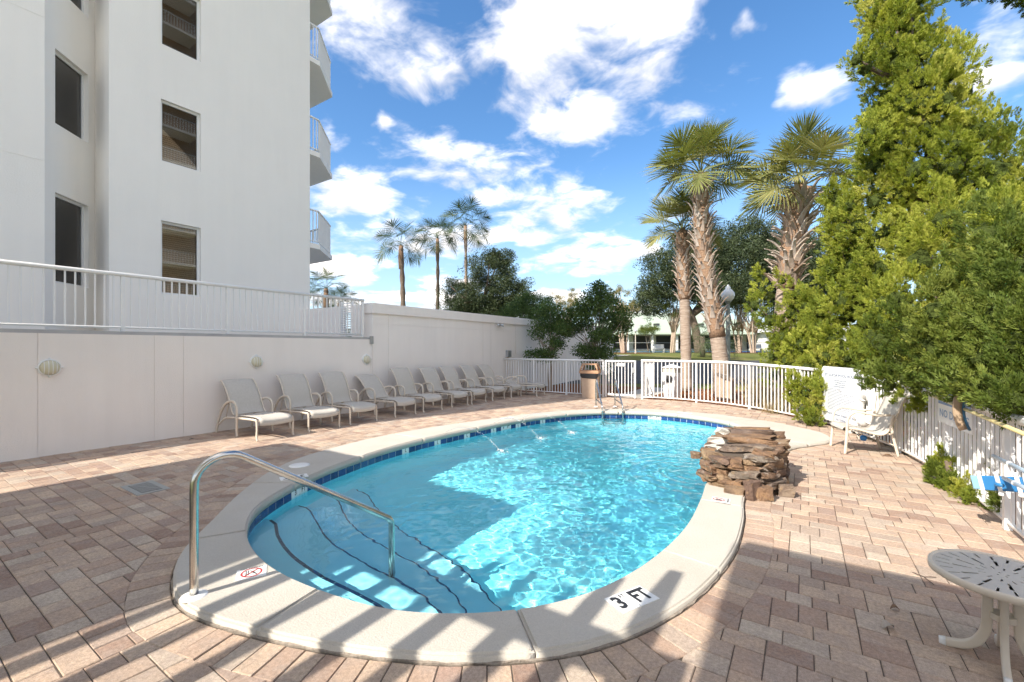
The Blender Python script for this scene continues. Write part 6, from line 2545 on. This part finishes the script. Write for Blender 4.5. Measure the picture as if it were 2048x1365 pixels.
def ground_sheet(name, poly, m_, lift, step=1.0):
    """polygon draped on the terrain"""
    bm = bmesh.new()
    vs = [bm.verts.new((p[0], p[1], 0)) for p in poly]
    bm.faces.new(vs)
    xs2 = [p[0] for p in poly]; ys2 = [p[1] for p in poly]
    k = math.floor(min(xs2) / step) * step
    while k < max(xs2):
        bmesh.ops.bisect_plane(bm, geom=bm.verts[:] + bm.edges[:] + bm.faces[:], plane_co=(k, 0, 0), plane_no=(1, 0, 0)); k += step
    k = math.floor(min(ys2) / step) * step
    while k < max(ys2):
        bmesh.ops.bisect_plane(bm, geom=bm.verts[:] + bm.edges[:] + bm.faces[:], plane_co=(0, k, 0), plane_no=(0, 1, 0)); k += step
    for v in bm.verts:
        v.co.z = terrain(v.co.x, v.co.y) - 0.03 + lift
    for f in bm.faces:
        f.normal_update()
        if f.normal.z < 0:
            f.normal_flip()
    me = bpy.data.meshes.new(name); bm.to_mesh(me); bm.free()
    return struct(link(name, me, m_))


def fp(*L):
    return [(fwd(d, x).x, fwd(d, x).y) for d, x in L]


# mulch bed round the outside of the curved fence
poly = [(-4.3, 13.66), (-4.3, 19.0), (-1.5, 19.2), (1.5, 17.6), (4.5, 14.0), (6.0, 9.0), (6.0, -1.5), (1.61, -1.5), (1.61, 13.66)]
ground_sheet('mulch_bed', poly, 'mulch', 0.012, 0.8)
# inside corner of the deck rectangle, behind the curved fence
bm = bmesh.new()
cp = [(p.x + 0.09, p.y + 0.05) for p in fence_c[::10] if p.y > 5] 
cp = [(-4.3, 13.66)] + [q for q in cp if q[1] < 13.66 and q[0] < 1.6 and q[0] > -1.9] + [(1.61, 5.3), (1.61, 13.66)]
ff = bm.faces.new([bm.verts.new((x, y, -0.012)) for x, y in cp]); ff.normal_update()
if ff.normal.z < 0:
    ff.normal_flip()
me = bpy.data.meshes.new('mulch_corner'); bm.to_mesh(me); bm.free()
struct(link('mulch_corner', me, 'mulch'))
ground_sheet('planting_bed', [(-9.2, 13.68), (-9.2, 18.5), (-5.5, 18.5), (-5.45, 13.68)], 'mulch', 0.012, 0.8)
ground_sheet('concrete_path', [(-5.44, 13.67), (-5.44, 18.6), (-4.31, 18.6), (-4.31, 13.67)], 'path_concrete', 0.016, 0.8)
# parking lane, pavement, courts
ground_sheet('parking_lane', fp((20.2, -16), (20.2, 40), (33, 40), (33, -16)), 'asphalt', 0.014, 2.0)
ground_sheet('pavement', fp((36.5, -16), (36.5, 8.5), (38.6, 10.5), (38.6, -16)), 'path_concrete', 0.018, 2.0)
ground_sheet('mulch_strip', fp((41.5, -2), (41.5, 13.2), (45.5, 13.8), (45.5, -2)), 'mulch', 0.02, 2.0)
ground_sheet('mulch_island', fp((43.0, 20.0), (43.0, 31.0), (48, 32), (48, 19.5)), 'mulch', 0.02, 2.0)
ground_sheet('court_apron', fp((52, -12), (52, 60), (70, 60), (70, -12)), 'court_blue', 0.02, 6.0)
ground_sheet('tennis_court', fp((54, 11), (54, 26), (66, 28), (66, 11)), 'court_green', 0.026, 6.0)

# loose mulch chips near the fence
g = np.random.default_rng(4)
cv = []
for _ in range(5200):
    x, y = g.uniform(-4.15, 3.0), g.uniform(10.5, 18.5)
    k = min(fence_c[::8], key=lambda p: (p.x - x) ** 2 + (p.y - y) ** 2)
    if ((k.x > -4.1 and (y > k.y + 0.1 if k.x < 0.4 else x > k.x + 0.1)) or y > 13.95) and not inside(deck_poly, x, y):
        cv.append((x, y, 0.0 + g.uniform(0, .02)))
chip = np.array([(-.5, -.16, 0), (.5, -.12, .06), (.48, .16, .1), (-.5, .12, .04)]), np.array([(0, 1, 2, 3)])
leaf_mat('mulch_chip', [(0.2, (0.13, 0.05, 0.022)), (0.55, (0.30, 0.13, 0.06)), (0.95, (0.44, 0.24, 0.13))], 0.0, 0.9)
ch = stamp('mulch_chips', [chip], cv, g.normal(size=(len(cv), 3)) * (0.5, 0.5, 0) + (0, 0, 1), g.uniform(0.04, 0.1, len(cv)), 'mulch_chip', None, seed=3)
tag(ch, 'loose red-brown mulch chips scattered in the bed behind the curved fence', 'mulch', kind='stuff')


# ------------------------------------------------------------------ trees beyond
def broadleaf(name, label, base, h, crown, m_, seed, n=900, leaf=0.5, trunks=1, tr=0.3, bark='bark', group=None, templ=None, clear=0.25, dens=0.85, cat='tree'):
    """crown: list of ellipsoids (dx, dy, z, rx, rz)"""
    g = np.random.default_rng(seed)
    t = thing(name, label, cat, tuple(base), 0, group)
    P_, D_ = [], []
    tot = sum(c[3] ** 2 for c in crown)
    for (dx, dy, z, rx, rz) in crown:
        k = int(n * rx ** 2 / tot)
        # clumps on the shell, leaves on the clumps
        nc = max(6, k // 9)
        d = g.normal(size=(nc, 3)); d /= np.linalg.norm(d, axis=1, keepdims=True)
        cpos = np.array([dx, dy, z]) + d * np.array([rx, rx, rz]) * g.uniform(0.45, 1.0, (nc, 1))
        cr = rx * g.uniform(0.2, 0.42, nc)
        pick = g.integers(0, nc, k)
        q = g.normal(size=(k, 3)); q /= np.linalg.norm(q, axis=1, keepdims=True)
        P_.append(cpos[pick] + q * (cr[pick] * g.uniform(0.3, 1.05, k))[:, None] * np.array([1, 1, 0.75]))
        D_.append(q + np.array([0, 0, 0.3]))
    P_ = np.concatenate(P_); D_ = np.concatenate(D_)
    stamp('crown', templ or LT, P_, D_, g.uniform(0.7, 1.3, len(P_)) * leaf, m_, t, seed=seed)
    for k in range(trunks):
        a = k * 2.4 + seed
        sp = 0.0 if trunks == 1 else tr * 1.6
        c = crown[k % len(crown)]
        b0 = (math.cos(a) * sp, math.sin(a) * sp, -0.1)
        mid = (b0[0] * 1.5 + c[0] * 0.25, b0[1] * 1.5 + c[1] * 0.25, h * clear)
        lm = limb(spline([b0, mid, (c[0] * 0.8 + b0[0] * 3, c[1] * 0.8 + b0[1] * 3, c[2] - c[4] * 0.2)], 5), tr, tr * 0.25, 'trunk', bark, t)
        m = MB()
        for q in range(5):
            j = int(g.integers(0, len(crown)))
            cc = crown[j]
            e = g.normal(size=3) * 0.4
            m.tube([mid, ((mid[0] + cc[0]) / 2 + e[0] * .3, (mid[1] + cc[1]) / 2 + e[1] * .3, (mid[2] + cc[2]) / 2), (cc[0] + e[0] * cc[3], cc[1] + e[1] * cc[3], cc[2] + e[2] * cc[4])], [tr * 0.55, tr * 0.3, tr * 0.08], 6)
        ob = m.build('limbs', bark, t); ob['kind'] = 'stuff'
    return t


def tz(p):
    return Vector((p.x, p.y, terrain(p.x, p.y) - 0.04))


def px_tree(u, d):
    return tz(fwd(d, (u - CXP) * d / FPX))


# the picture plane's right vector, to spread crowns sideways
RV = Vector((CS, SN, 0))


def C(d, base, blobs):
    """crown blobs given as (side, depth, height, radius, half height)"""
    L = []
    for s_, k, z, rx, rz in blobs:
        v = RV * s_ + Vector((-SN, CS, 0)) * k
        L.append((v.x, v.y, z - base.z, rx, rz))
    return L


b = px_tree(1400, 46)
broadleaf('live_oak', 'large dark spreading oak behind the two left palms', b, 13, C(46, b, [(-3.5, 0, 9.0, 3.2, 2.6), (0, 1, 11.0, 3.8, 3.2), (3.8, 0, 10.5, 3.6, 3.0), (-4.8, 1, 6.6, 2.4, 1.7), (7, 0, 9.0, 3.2, 2.8), (2, -1, 7.5, 3.5, 2.0), (5.5, 1, 13.2, 3.0, 2.3), (9.5, 1, 12.0, 2.8, 2.4)]), 'oak_leaf', 41, 7200, 0.75, 1, 0.55, clear=0.3, group='oaks beyond the lawn')
b = px_tree(1610, 44)
broadleaf('live_oak', 'dark oak standing behind the right palm and the junipers', b, 13, C(44, b, [(-2, 0, 9.5, 3.4, 2.8), (2, 0, 11, 3.4, 3.0), (0, 1, 6.5, 3.6, 2.4), (4.5, 0, 8.5, 3.0, 2.6)]), 'oak_leaf', 43, 3600, 0.75, 1, 0.45, clear=0.3, group='oaks beyond the lawn')
b = px_tree(972, 40)
broadleaf('live_oak', 'loose-crowned oak rising behind the tall wall beside the thin palms', b, 10, C(40, b, [(-2.2, 0, 6.2, 2.2, 1.9), (0.3, 0, 8.4, 2.3, 2.0), (2.2, 0, 6.8, 2.1, 1.8), (0, 1, 5.2, 3.0, 1.5), (-3.4, 0, 4.3, 1.6, 1.2), (3.2, 0, 5.4, 1.4, 1.1), (1.2, 0, 9.6, 1.2, 1.0)]), 'oak_leaf', 45, 4600, 0.55, 1, 0.28, clear=0.4, group='oaks beyond the lawn')
b = px_tree(1060, 33)
broadleaf('round_tree', 'round dark green tree behind the end of the tall wall', b, 6, C(33, b, [(-0.8, 0, 4.0, 1.6, 1.2), (1.0, 0, 3.9, 1.5, 1.1), (0.2, 0, 4.9, 1.2, 0.9)]), 'myrtle_leaf', 47, 1300, 0.4, 1, 0.2)
# crape myrtles just behind the fence
b = Vector((-8.2, 15.1, 0)); bz = b
broadleaf('crape_myrtle', 'multi-stemmed shaded crape myrtle at the end of the tall wall', b, 3.4, [(-0.25, 0, 2.5, .5, .42), (0.35, 0.2, 2.75, .55, .42), (0, -0.1, 3.15, .5, .36), (0.5, 0, 2.2, .4, .3), (-.6, .1, 2.05, .32, .22), (.3, -.2, 1.75, .34, .16), (-.1, -.2, 1.35, .45, .14), (-.7, -.2, 1.3, .3, .1)], 'myrtle_leaf', 51, 700, 0.28, 6, 0.028, 'pale_bark', 'crape myrtles behind the fence', LT_OPEN, 0.42)
b = Vector((-6.75, 15.9, 0))
broadleaf('crape_myrtle', 'larger shaded crape myrtle behind the trash can', b, 4, [(-0.5, 0, 2.7, .75, .55), (0.55, 0.1, 2.9, .8, .6), (0, 0, 3.3, .7, .45), (0.2, 0, 3.7, .45, .32), (-0.95, 0, 2.4, .5, .35), (1.05, 0, 2.45, .5, .38), (0.4, -.2, 2.0, .6, .26), (-.3, -.2, 1.45, .5, .2), (.6, -.2, 1.3, .5, .3), (.2, -.2, .8, .5, .4)], 'myrtle_leaf', 53, 1500, 0.30, 8, 0.035, 'pale_bark', 'crape myrtles behind the fence', LT_OPEN, 0.4)
# pale leafing trees on the lawn
for (u, d, hh, sd, nm, lab, mm_, w) in ((1247, 44, 6.6, 61, 'crape_myrtle', 'bare-branched crape myrtle with sparse golden leaves on the mulch strip', 'gold_leaf', 1.0), (1345, 46, 6.2, 63, 'crape_myrtle', 'golden-green crape myrtle seen left of the bare palm trunk', 'fresh_leaf', 0.9),
                                        (1478, 45, 6.4, 65, 'crape_myrtle', 'pale-trunked crape myrtle right of the lamp post', 'fresh_leaf', 0.9), (1506, 44, 6.0, 67, 'crape_myrtle', 'pale-trunked crape myrtle at the edge of the junipers', 'fresh_leaf', 0.9),
                                        (1130, 47, 7.0, 69, 'crape_myrtle', 'sparse golden crape myrtle half hidden behind the large myrtle', 'gold_leaf', 0.9)):
    b = px_tree(u, d)
    g2 = random.Random(sd)
    bl = [(g2.uniform(-1.6, 1.6) * w, g2.uniform(-1, 1), b.z + hh * g2.uniform(0.58, 0.98), g2.uniform(.7, 1.1) * w, g2.uniform(.5, .8)) for _ in range(9)]
    t = broadleaf(nm, lab, b, hh, C(d, b, bl), mm_, sd, 620 if mm_ == 'gold_leaf' else 900, 0.3, 5, 0.11, 'pale_bark', 'crape myrtles on the lawn', LT, 0.34)
b = px_tree(1297, 58)
broadleaf('small_tree', 'small round lollipop tree in front of the green-roofed clubhouse', b, 3.4, C(58, b, [(-.6, 0, b.z + 2.7, 1.0, .6), (.7, 0, b.z + 2.8, 1.0, .6), (0, 0, b.z + 3.2, .9, .5)]), 'fresh_leaf', 71, 500, 0.34, 1, 0.1)
# dead-skirted low palm by the big oak trunk and dry grasses at the fence
for (u, d, sc_, lab, mm_, sd) in ((1405, 36, 1.1, 'scrubby low palm with drooping fronds beside the leaning palm trunk', 'palm_far', 73), (1450, 34, 1.0, 'scrubby low palm behind the lamp post', 'palm_far', 75)):
    b = px_tree(u, d)
    t = thing('low_palm', lab, 'palm', tuple(b), 0, 'scrubby palms on the lawn')
    gg = np.random.default_rng(sd)
    limb([(0, 0, 0), (0.05, 0, 0.8), (0, 0, 1.7)], 0.2, 0.18, 'trunk', 'bark', t)
    for k in range(16):
        add_frond(t, gg, Vector((0, 0, 1.7)), k * 2.4, R(70 - 8 * k), 0.8 * sc_, 1.0 * sc_, mm_, droop=0.5, n=22, segs=3)
gg = np.random.default_rng(77)
for (x, y, hh, lab) in ((-1.0, 13.35, 1.05, 'dry tan ornamental grass clump behind the curved fence'), (-0.35, 13.1, 0.9, 'smaller dry grass clump behind the fence beside the junipers'), (-0.62, 12.62, 0.4, 'withered brown grass tuft poking through the fence base')):
    k = 240
    P_ = np.stack([x * 0 + gg.normal(0, .12, k), gg.normal(0, .12, k), np.zeros(k)], 1)
    D_ = np.stack([gg.normal(0, .3, k), gg.normal(0, .3, k), np.ones(k)], 1)
    blade = np.array([(-.012, 0, 0), (.012, 0, 0), (.012, .04, .5), (-.012, .04, .5), (0.0, .16, 1.0), (0.002, .16, 1.0)]), np.array([(0, 1, 2, 3), (3, 2, 5, 4)])
    t = thing('grass_clump', lab, 'grass clump', (x, y, -0.01), 0, 'dry grasses by the fence')
    stamp('blades', [blade], P_, D_, gg.uniform(.5, 1.0, k) * hh, 'dry_grass', t, seed=5)
# spiky plant at the life ring
q, tt, nn, d = fence_hit(1712, -0.15)
t = thing('yucca', 'thin spiky yucca leaves poking through the fence by the life ring', 'plant', (q.x, q.y, 0))
for k in range(16):
    a = R(k * 137)
    el = R(35 + 40 * ((k * 7) % 10) / 10)
    m = MB()
    L_ = 0.55 + 0.25 * ((k * 3) % 5) / 5
    dv = Vector((math.cos(a) * math.cos(el), math.sin(a) * math.cos(el), math.sin(el)))
    sd_ = dv.cross(Vector((0, 0, 1))).normalized() * 0.014
    o_ = Vector((0, 0, 0.45))
    m.add([o_ - sd_, o_ + sd_, o_ + dv * L_ * .6 + sd_ * .9, o_ + dv * L_ * .6 - sd_ * .9, o_ + dv * L_ - Vector((0, 0, .05))], [(0, 1, 2, 3), (3, 2, 4)])
    m.build('leaf', 'myrtle_leaf' if k % 4 else 'dry_grass', t)
limb([(0, 0, 0), (0, 0, 0.5)], 0.03, 0.025, 'stem', 'bark', t)


# ------------------------------------------------------------------ far fan palms behind the wall
def fan_palm(label, u, v_crown, d, lean, seed, tr=0.2, nf=20, fan=1.0, skirt=0):
    b = px_tree(u, d)
    top = at_depth(u + lean, v_crown, d)
    t = thing('fan_palm', label, 'palm tree', tuple(b), 0, 'fan palms behind the wall')
    T_ = top - b
    pts = [(0, 0, -0.1), tuple(T_ * 0.5 + Vector((0.12, 0, 0))), tuple(T_)]
    m = MB(); sp = spline(pts, 8)
    m.tube(sp, [tr * (1.25 - 0.4 * i / len(sp)) + 0.03 * math.sin(i * 3) for i in range(len(sp))], 10); m.build('trunk', 'bark' if seed % 2 else 'palm_trunk', t)
    m = MB(); m.tube([tuple(T_ - Vector((0, 0, 2.0))), tuple(T_ - Vector((0, 0, 1.0))), tuple(T_)], [tr * 0.95, tr * 1.2, tr * 0.9], 10); m.build('fibre_collar', 'boot_fibre', t)
    gg = np.random.default_rng(seed)
    for k in range(nf):
        f = k / nf
        add_frond(t, gg, T_, k * 2.4 + gg.uniform(-.2, .2), R(74) - R(105) * f ** 0.9, 1.15 * fan * gg.uniform(.85, 1.1), 1.25 * fan, 'palm_far', droop=0.2 + .25 * f, fold=0.25, n=30, segs=3, spread=95)
    return t


fan_palm('left fan palm of the three, shortest, behind the tall wall', 806, 492, 38, -4, 81, 0.2, 17, 1.1)
fan_palm('middle fan palm of the three, rough trunk, behind the tall wall', 872, 478, 40, 3, 83, 0.15, 19, 1.0)
fan_palm('right fan palm of the three, tallest, slim grey trunk', 929, 452, 40, 2, 84, 0.14, 20, 1.15)
fan_palm('small palm seen beyond the terrace railing by the tower corner', 652, 578, 34, 0, 85, 0.17, 18, 0.8)
fan_palm('second small palm low behind the terrace railing', 680, 606, 36, 0, 87, 0.2, 14, 0.7)

# ------------------------------------------------------------------ clubhouse with a green hipped roof, court fence, lamps, benches
mat('roof_green', (0.36, 0.42, 0.33), 0.7, noise=(1.5, 0.06))
mat('club_white', (0.70, 0.69, 0.66), 0.8)
mat('shade_dark', (0.05, 0.05, 0.055), 0.9)
mat('post_grey', (0.20, 0.22, 0.20), 0.6, metallic=0.3, noise=(6, 0.15))
mat('globe', (0.66, 0.68, 0.70), 0.25)
b = fwd(84, 27)
cl = thing('clubhouse', 'low white clubhouse with a pale green hipped roof beyond the tennis court', 'building', (b.x, b.y, terrain(b.x, b.y)), YAW)
m = MB(); m.bx(-13, 22, 2.0, 14, 0, 3.2); m.build('wall', 'club_white', cl)
m = MB(); m.add([(-16, -2, 3.0), (25, -2, 3.0), (25, 17, 3.0), (-16, 17, 3.0), (-15.9, -1.9, 3.3), (24.9, -1.9, 3.3), (24.9, 16.9, 3.3), (-15.9, 16.9, 3.3), (-4, 6, 7.6), (13, 6, 7.6), (13, 9, 7.6), (-4, 9, 7.6)],
               [(3, 2, 1, 0), (0, 1, 5, 4), (1, 2, 6, 5), (2, 3, 7, 6), (3, 0, 4, 7), (4, 5, 9, 8), (5, 6, 10, 9), (6, 7, 11, 10), (7, 4, 8, 11), (8, 9, 10, 11)])
rf_ = m.build('roof', 'roof_green', cl)
m = MB(); m.bx(-1.6, 1.6, 6.0, 9.0, 7.2, 9.4); m.build('chimney', 'club_white', rf_)
for x in (-6, 0.5, 9, 16):
    m = MB(); m.lathe([(0.9, 0.0), (0.85, 0.35), (0.55, 0.7), (0.0, 0.85)], (x, 1.2, 4.6), 12); dm = m.build('eyebrow_dormer', 'roof_green', rf_)
    m = MB(); m.prism([(x - .6, .28), (x + .6, .28), (x + .6, .30), (x - .6, .30)], 4.75, 5.15); m.build('vent', 'shade_dark', rf_)
for k in range(9):
    x = -14.5 + k * 4.6
    m = MB(); m.bx(x - .18, x + .18, -1.2, -0.85, 0, 3.0); m.build('column', 'club_white', cl)
for k in range(8):
    x = -12.2 + k * 4.4
    m = MB(); m.bx(x, x + 3.2, 1.93, 1.99, 0.3, 2.8); m.build('window', 'shade_dark', cl)
b = fwd(80, 55)
c2 = thing('far_pavilion', 'white pavilion with a pale roof seen right of the lamp post', 'building', (b.x, b.y, terrain(b.x, b.y)), YAW)
m = MB(); m.bx(-9, 9, 0, 8, 0, 3.3); m.build('wall', 'club_white', c2)
m = MB(); m.add([(-10, -1, 3.3), (10, -1, 3.3), (10, 9, 3.3), (-10, 9, 3.3), (-4, 4, 5.8), (4, 4, 5.8)], [(3, 2, 1, 0), (0, 1, 5, 4), (1, 2, 5), (2, 3, 4, 5), (3, 0, 4)]); m.build('roof', 'club_white', c2)
for k in range(5):
    m = MB(); m.bx(-8 + k * 3.4, -6.2 + k * 3.4, -.05, -.01, .8, 2.6); m.build('window', 'shade_dark', c2)

cfn = thing('court_fence', 'low chain court fence with thin dark posts in front of the clubhouse', 'fence', tuple(tz(fwd(51, 20))), YAW)
for k in range(14):
    m = MB(); m.tube([(-18 + k * 2.8, 0, 0), (-18 + k * 2.8, 0, 1.15 if k % 4 else 2.9)], 0.045, 6); m.build('post', 'shade_dark', cfn)
for z in (0.1, 1.12):
    m = MB(); m.tube([(-18, 0, z), (18.4, 0, z)], 0.03, 5); m.build('rail', 'galv' if z > 1 else 'shade_dark', cfn)

def lamp_post(label, u, vtop, d, big):
    b = px_tree(u, d)
    H_ = at_depth(u, vtop, d).z - b.z
    t = thing('lamp_post', label, 'lamp post', tuple(b), 0, 'lamp posts')
    s_ = 1.0 if big else 0.55
    m = MB(); m.lathe([(0.15 * s_, 0), (0.15 * s_, 0.3), (0.09 * s_, 0.45), (0.085 * s_, H_ - 1.0 * s_), (0.06 * s_, H_ - 0.75 * s_)], n=12); m.build('post', 'post_grey' if big else 'path_concrete', t)
    m = MB(); m.lathe([(0.07 * s_, -0.12), (0.13 * s_, -0.04), (0.12 * s_, 0.02)], (0, 0, H_ - 0.72 * s_), 12); m.build('fitter', 'post_grey', t)
    z = H_ - 0.72 * s_
    m = MB(); m.lathe([(0.12 * s_, z), (0.22 * s_, z + 0.08 * s_), (0.275 * s_, z + 0.22 * s_), (0.26 * s_, z + 0.36 * s_), (0.17 * s_, z + 0.48 * s_), (0.10 * s_, z + 0.54 * s_), (0.115 * s_, z + 0.60 * s_), (0.05 * s_, z + 0.67 * s_), (0.02 * s_, z + 0.72 * s_), (0.0, z + 0.73 * s_)], n=20); m.build('globe', 'globe', t)


lamp_post('tall grey lamp post with a white acorn globe behind the leaning palm', 1456, 570, 19.5, True)
lamp_post('thin distant lamp post on the lawn in front of the clubhouse', 1271, 656, 42, False)
for (u, d, lab) in ((1317, 49.5, 'white bench beside the court fence'), (1513, 49, 'white bench on the lawn right of the lamp post')):
    t = thing('park_bench', lab, 'bench', tuple(px_tree(u, d)), YAW, 'white benches by the court')
    m = MB(); m.bx(-.7, .7, -.2, .25, .42, .47); m.build('seat', 'white_plastic', t)
    m = MB(); m.box((0, .3, .72), (1.4, .04, .45), Matrix.Rotation(R(-12), 4, 'X')); m.build('backrest', 'white_plastic', t)
    for x in (-.55, .55):
        m = MB(); m.bx(x - .05, x + .05, -.18, .25, 0, .42); m.build('leg', 'white_plastic', t)

# pet waste station behind the fence
b = ground_at(1323, 790)
b = Vector((-3.55, 14.75, 0))
ps = thing('waste_station', 'white pedestal waste station behind the curved fence', 'dispenser', tuple(b), R(-20))
m = MB(); m.add([(-.19, -.16, 0), (.19, -.16, 0), (.19, .16, 0), (-.19, .16, 0), (-.24, -.2, .8), (.24, -.2, .8), (.24, .2, .8), (-.24, .2, .8)], [(3, 2, 1, 0), (4, 5, 6, 7), (0, 1, 5, 4), (1, 2, 6, 5), (2, 3, 7, 6), (3, 0, 4, 7)]); m.build('body', 'white_plastic', ps)
m = MB(); m.bx(-.12, .12, -.215, -.195, .5, .72); m.build('opening', 'shade_dark', ps)
m = MB(); m.bx(-.22, .22, -.18, .18, .802, .96); m.build('band', 'path_concrete', ps)
m = MB(); m.add([(-.26, -.22, .96), (.26, -.22, .96), (.26, .22, .96), (-.26, .22, .96), (0, 0, 1.08)], [(3, 2, 1, 0), (0, 1, 4), (1, 2, 4), (2, 3, 4), (3, 0, 4)]); m.build('cap', 'white_plastic', ps)
# low timber bollard by the leaning palm
bl_ = thing('timber_bollard', 'short slanted timber bollard beside the leaning palm base', 'bollard', (-2.05, 15.2, 0), R(-15))
for x in (-.12, .12):
    m = MB(); m.bx(x - .1, x + .1, -.1, .1, 0, .62 - .25 * x); m.build('post', 'pale_bark', bl_)
m = MB(); m.box((0, 0, .68), (.56, .26, .07), Matrix.Rotation(R(18), 4, 'Y')); m.build('cap', 'bark', bl_)
# a far belt of trees closing the horizon
g2 = np.random.default_rng(99)
P_, D_, S_ = [], [], []
for k in range(150):
    x = -150 + 320 * k / 149 + g2.uniform(-2, 2)
    d = 118 + g2.uniform(-8, 20)
    hh = g2.uniform(4, 7.5)
    c0 = fwd(d, x)
    for _ in range(26):
        q = g2.normal(size=3); q /= np.linalg.norm(q)
        P_.append((c0.x + q[0] * 3.2, c0.y + q[1] * 3.2, 1.0 + hh * 0.5 + q[2] * hh * 0.5)); D_.append(q + (0, 0, .3)); S_.append(g2.uniform(1.6, 2.6))
fw = stamp('far_trees', LT_FAR, P_, D_, S_, 'oak_leaf', None, seed=8)
tag(fw, 'far dark belt of trees closing the horizon behind the lawn', 'trees', kind='stuff')
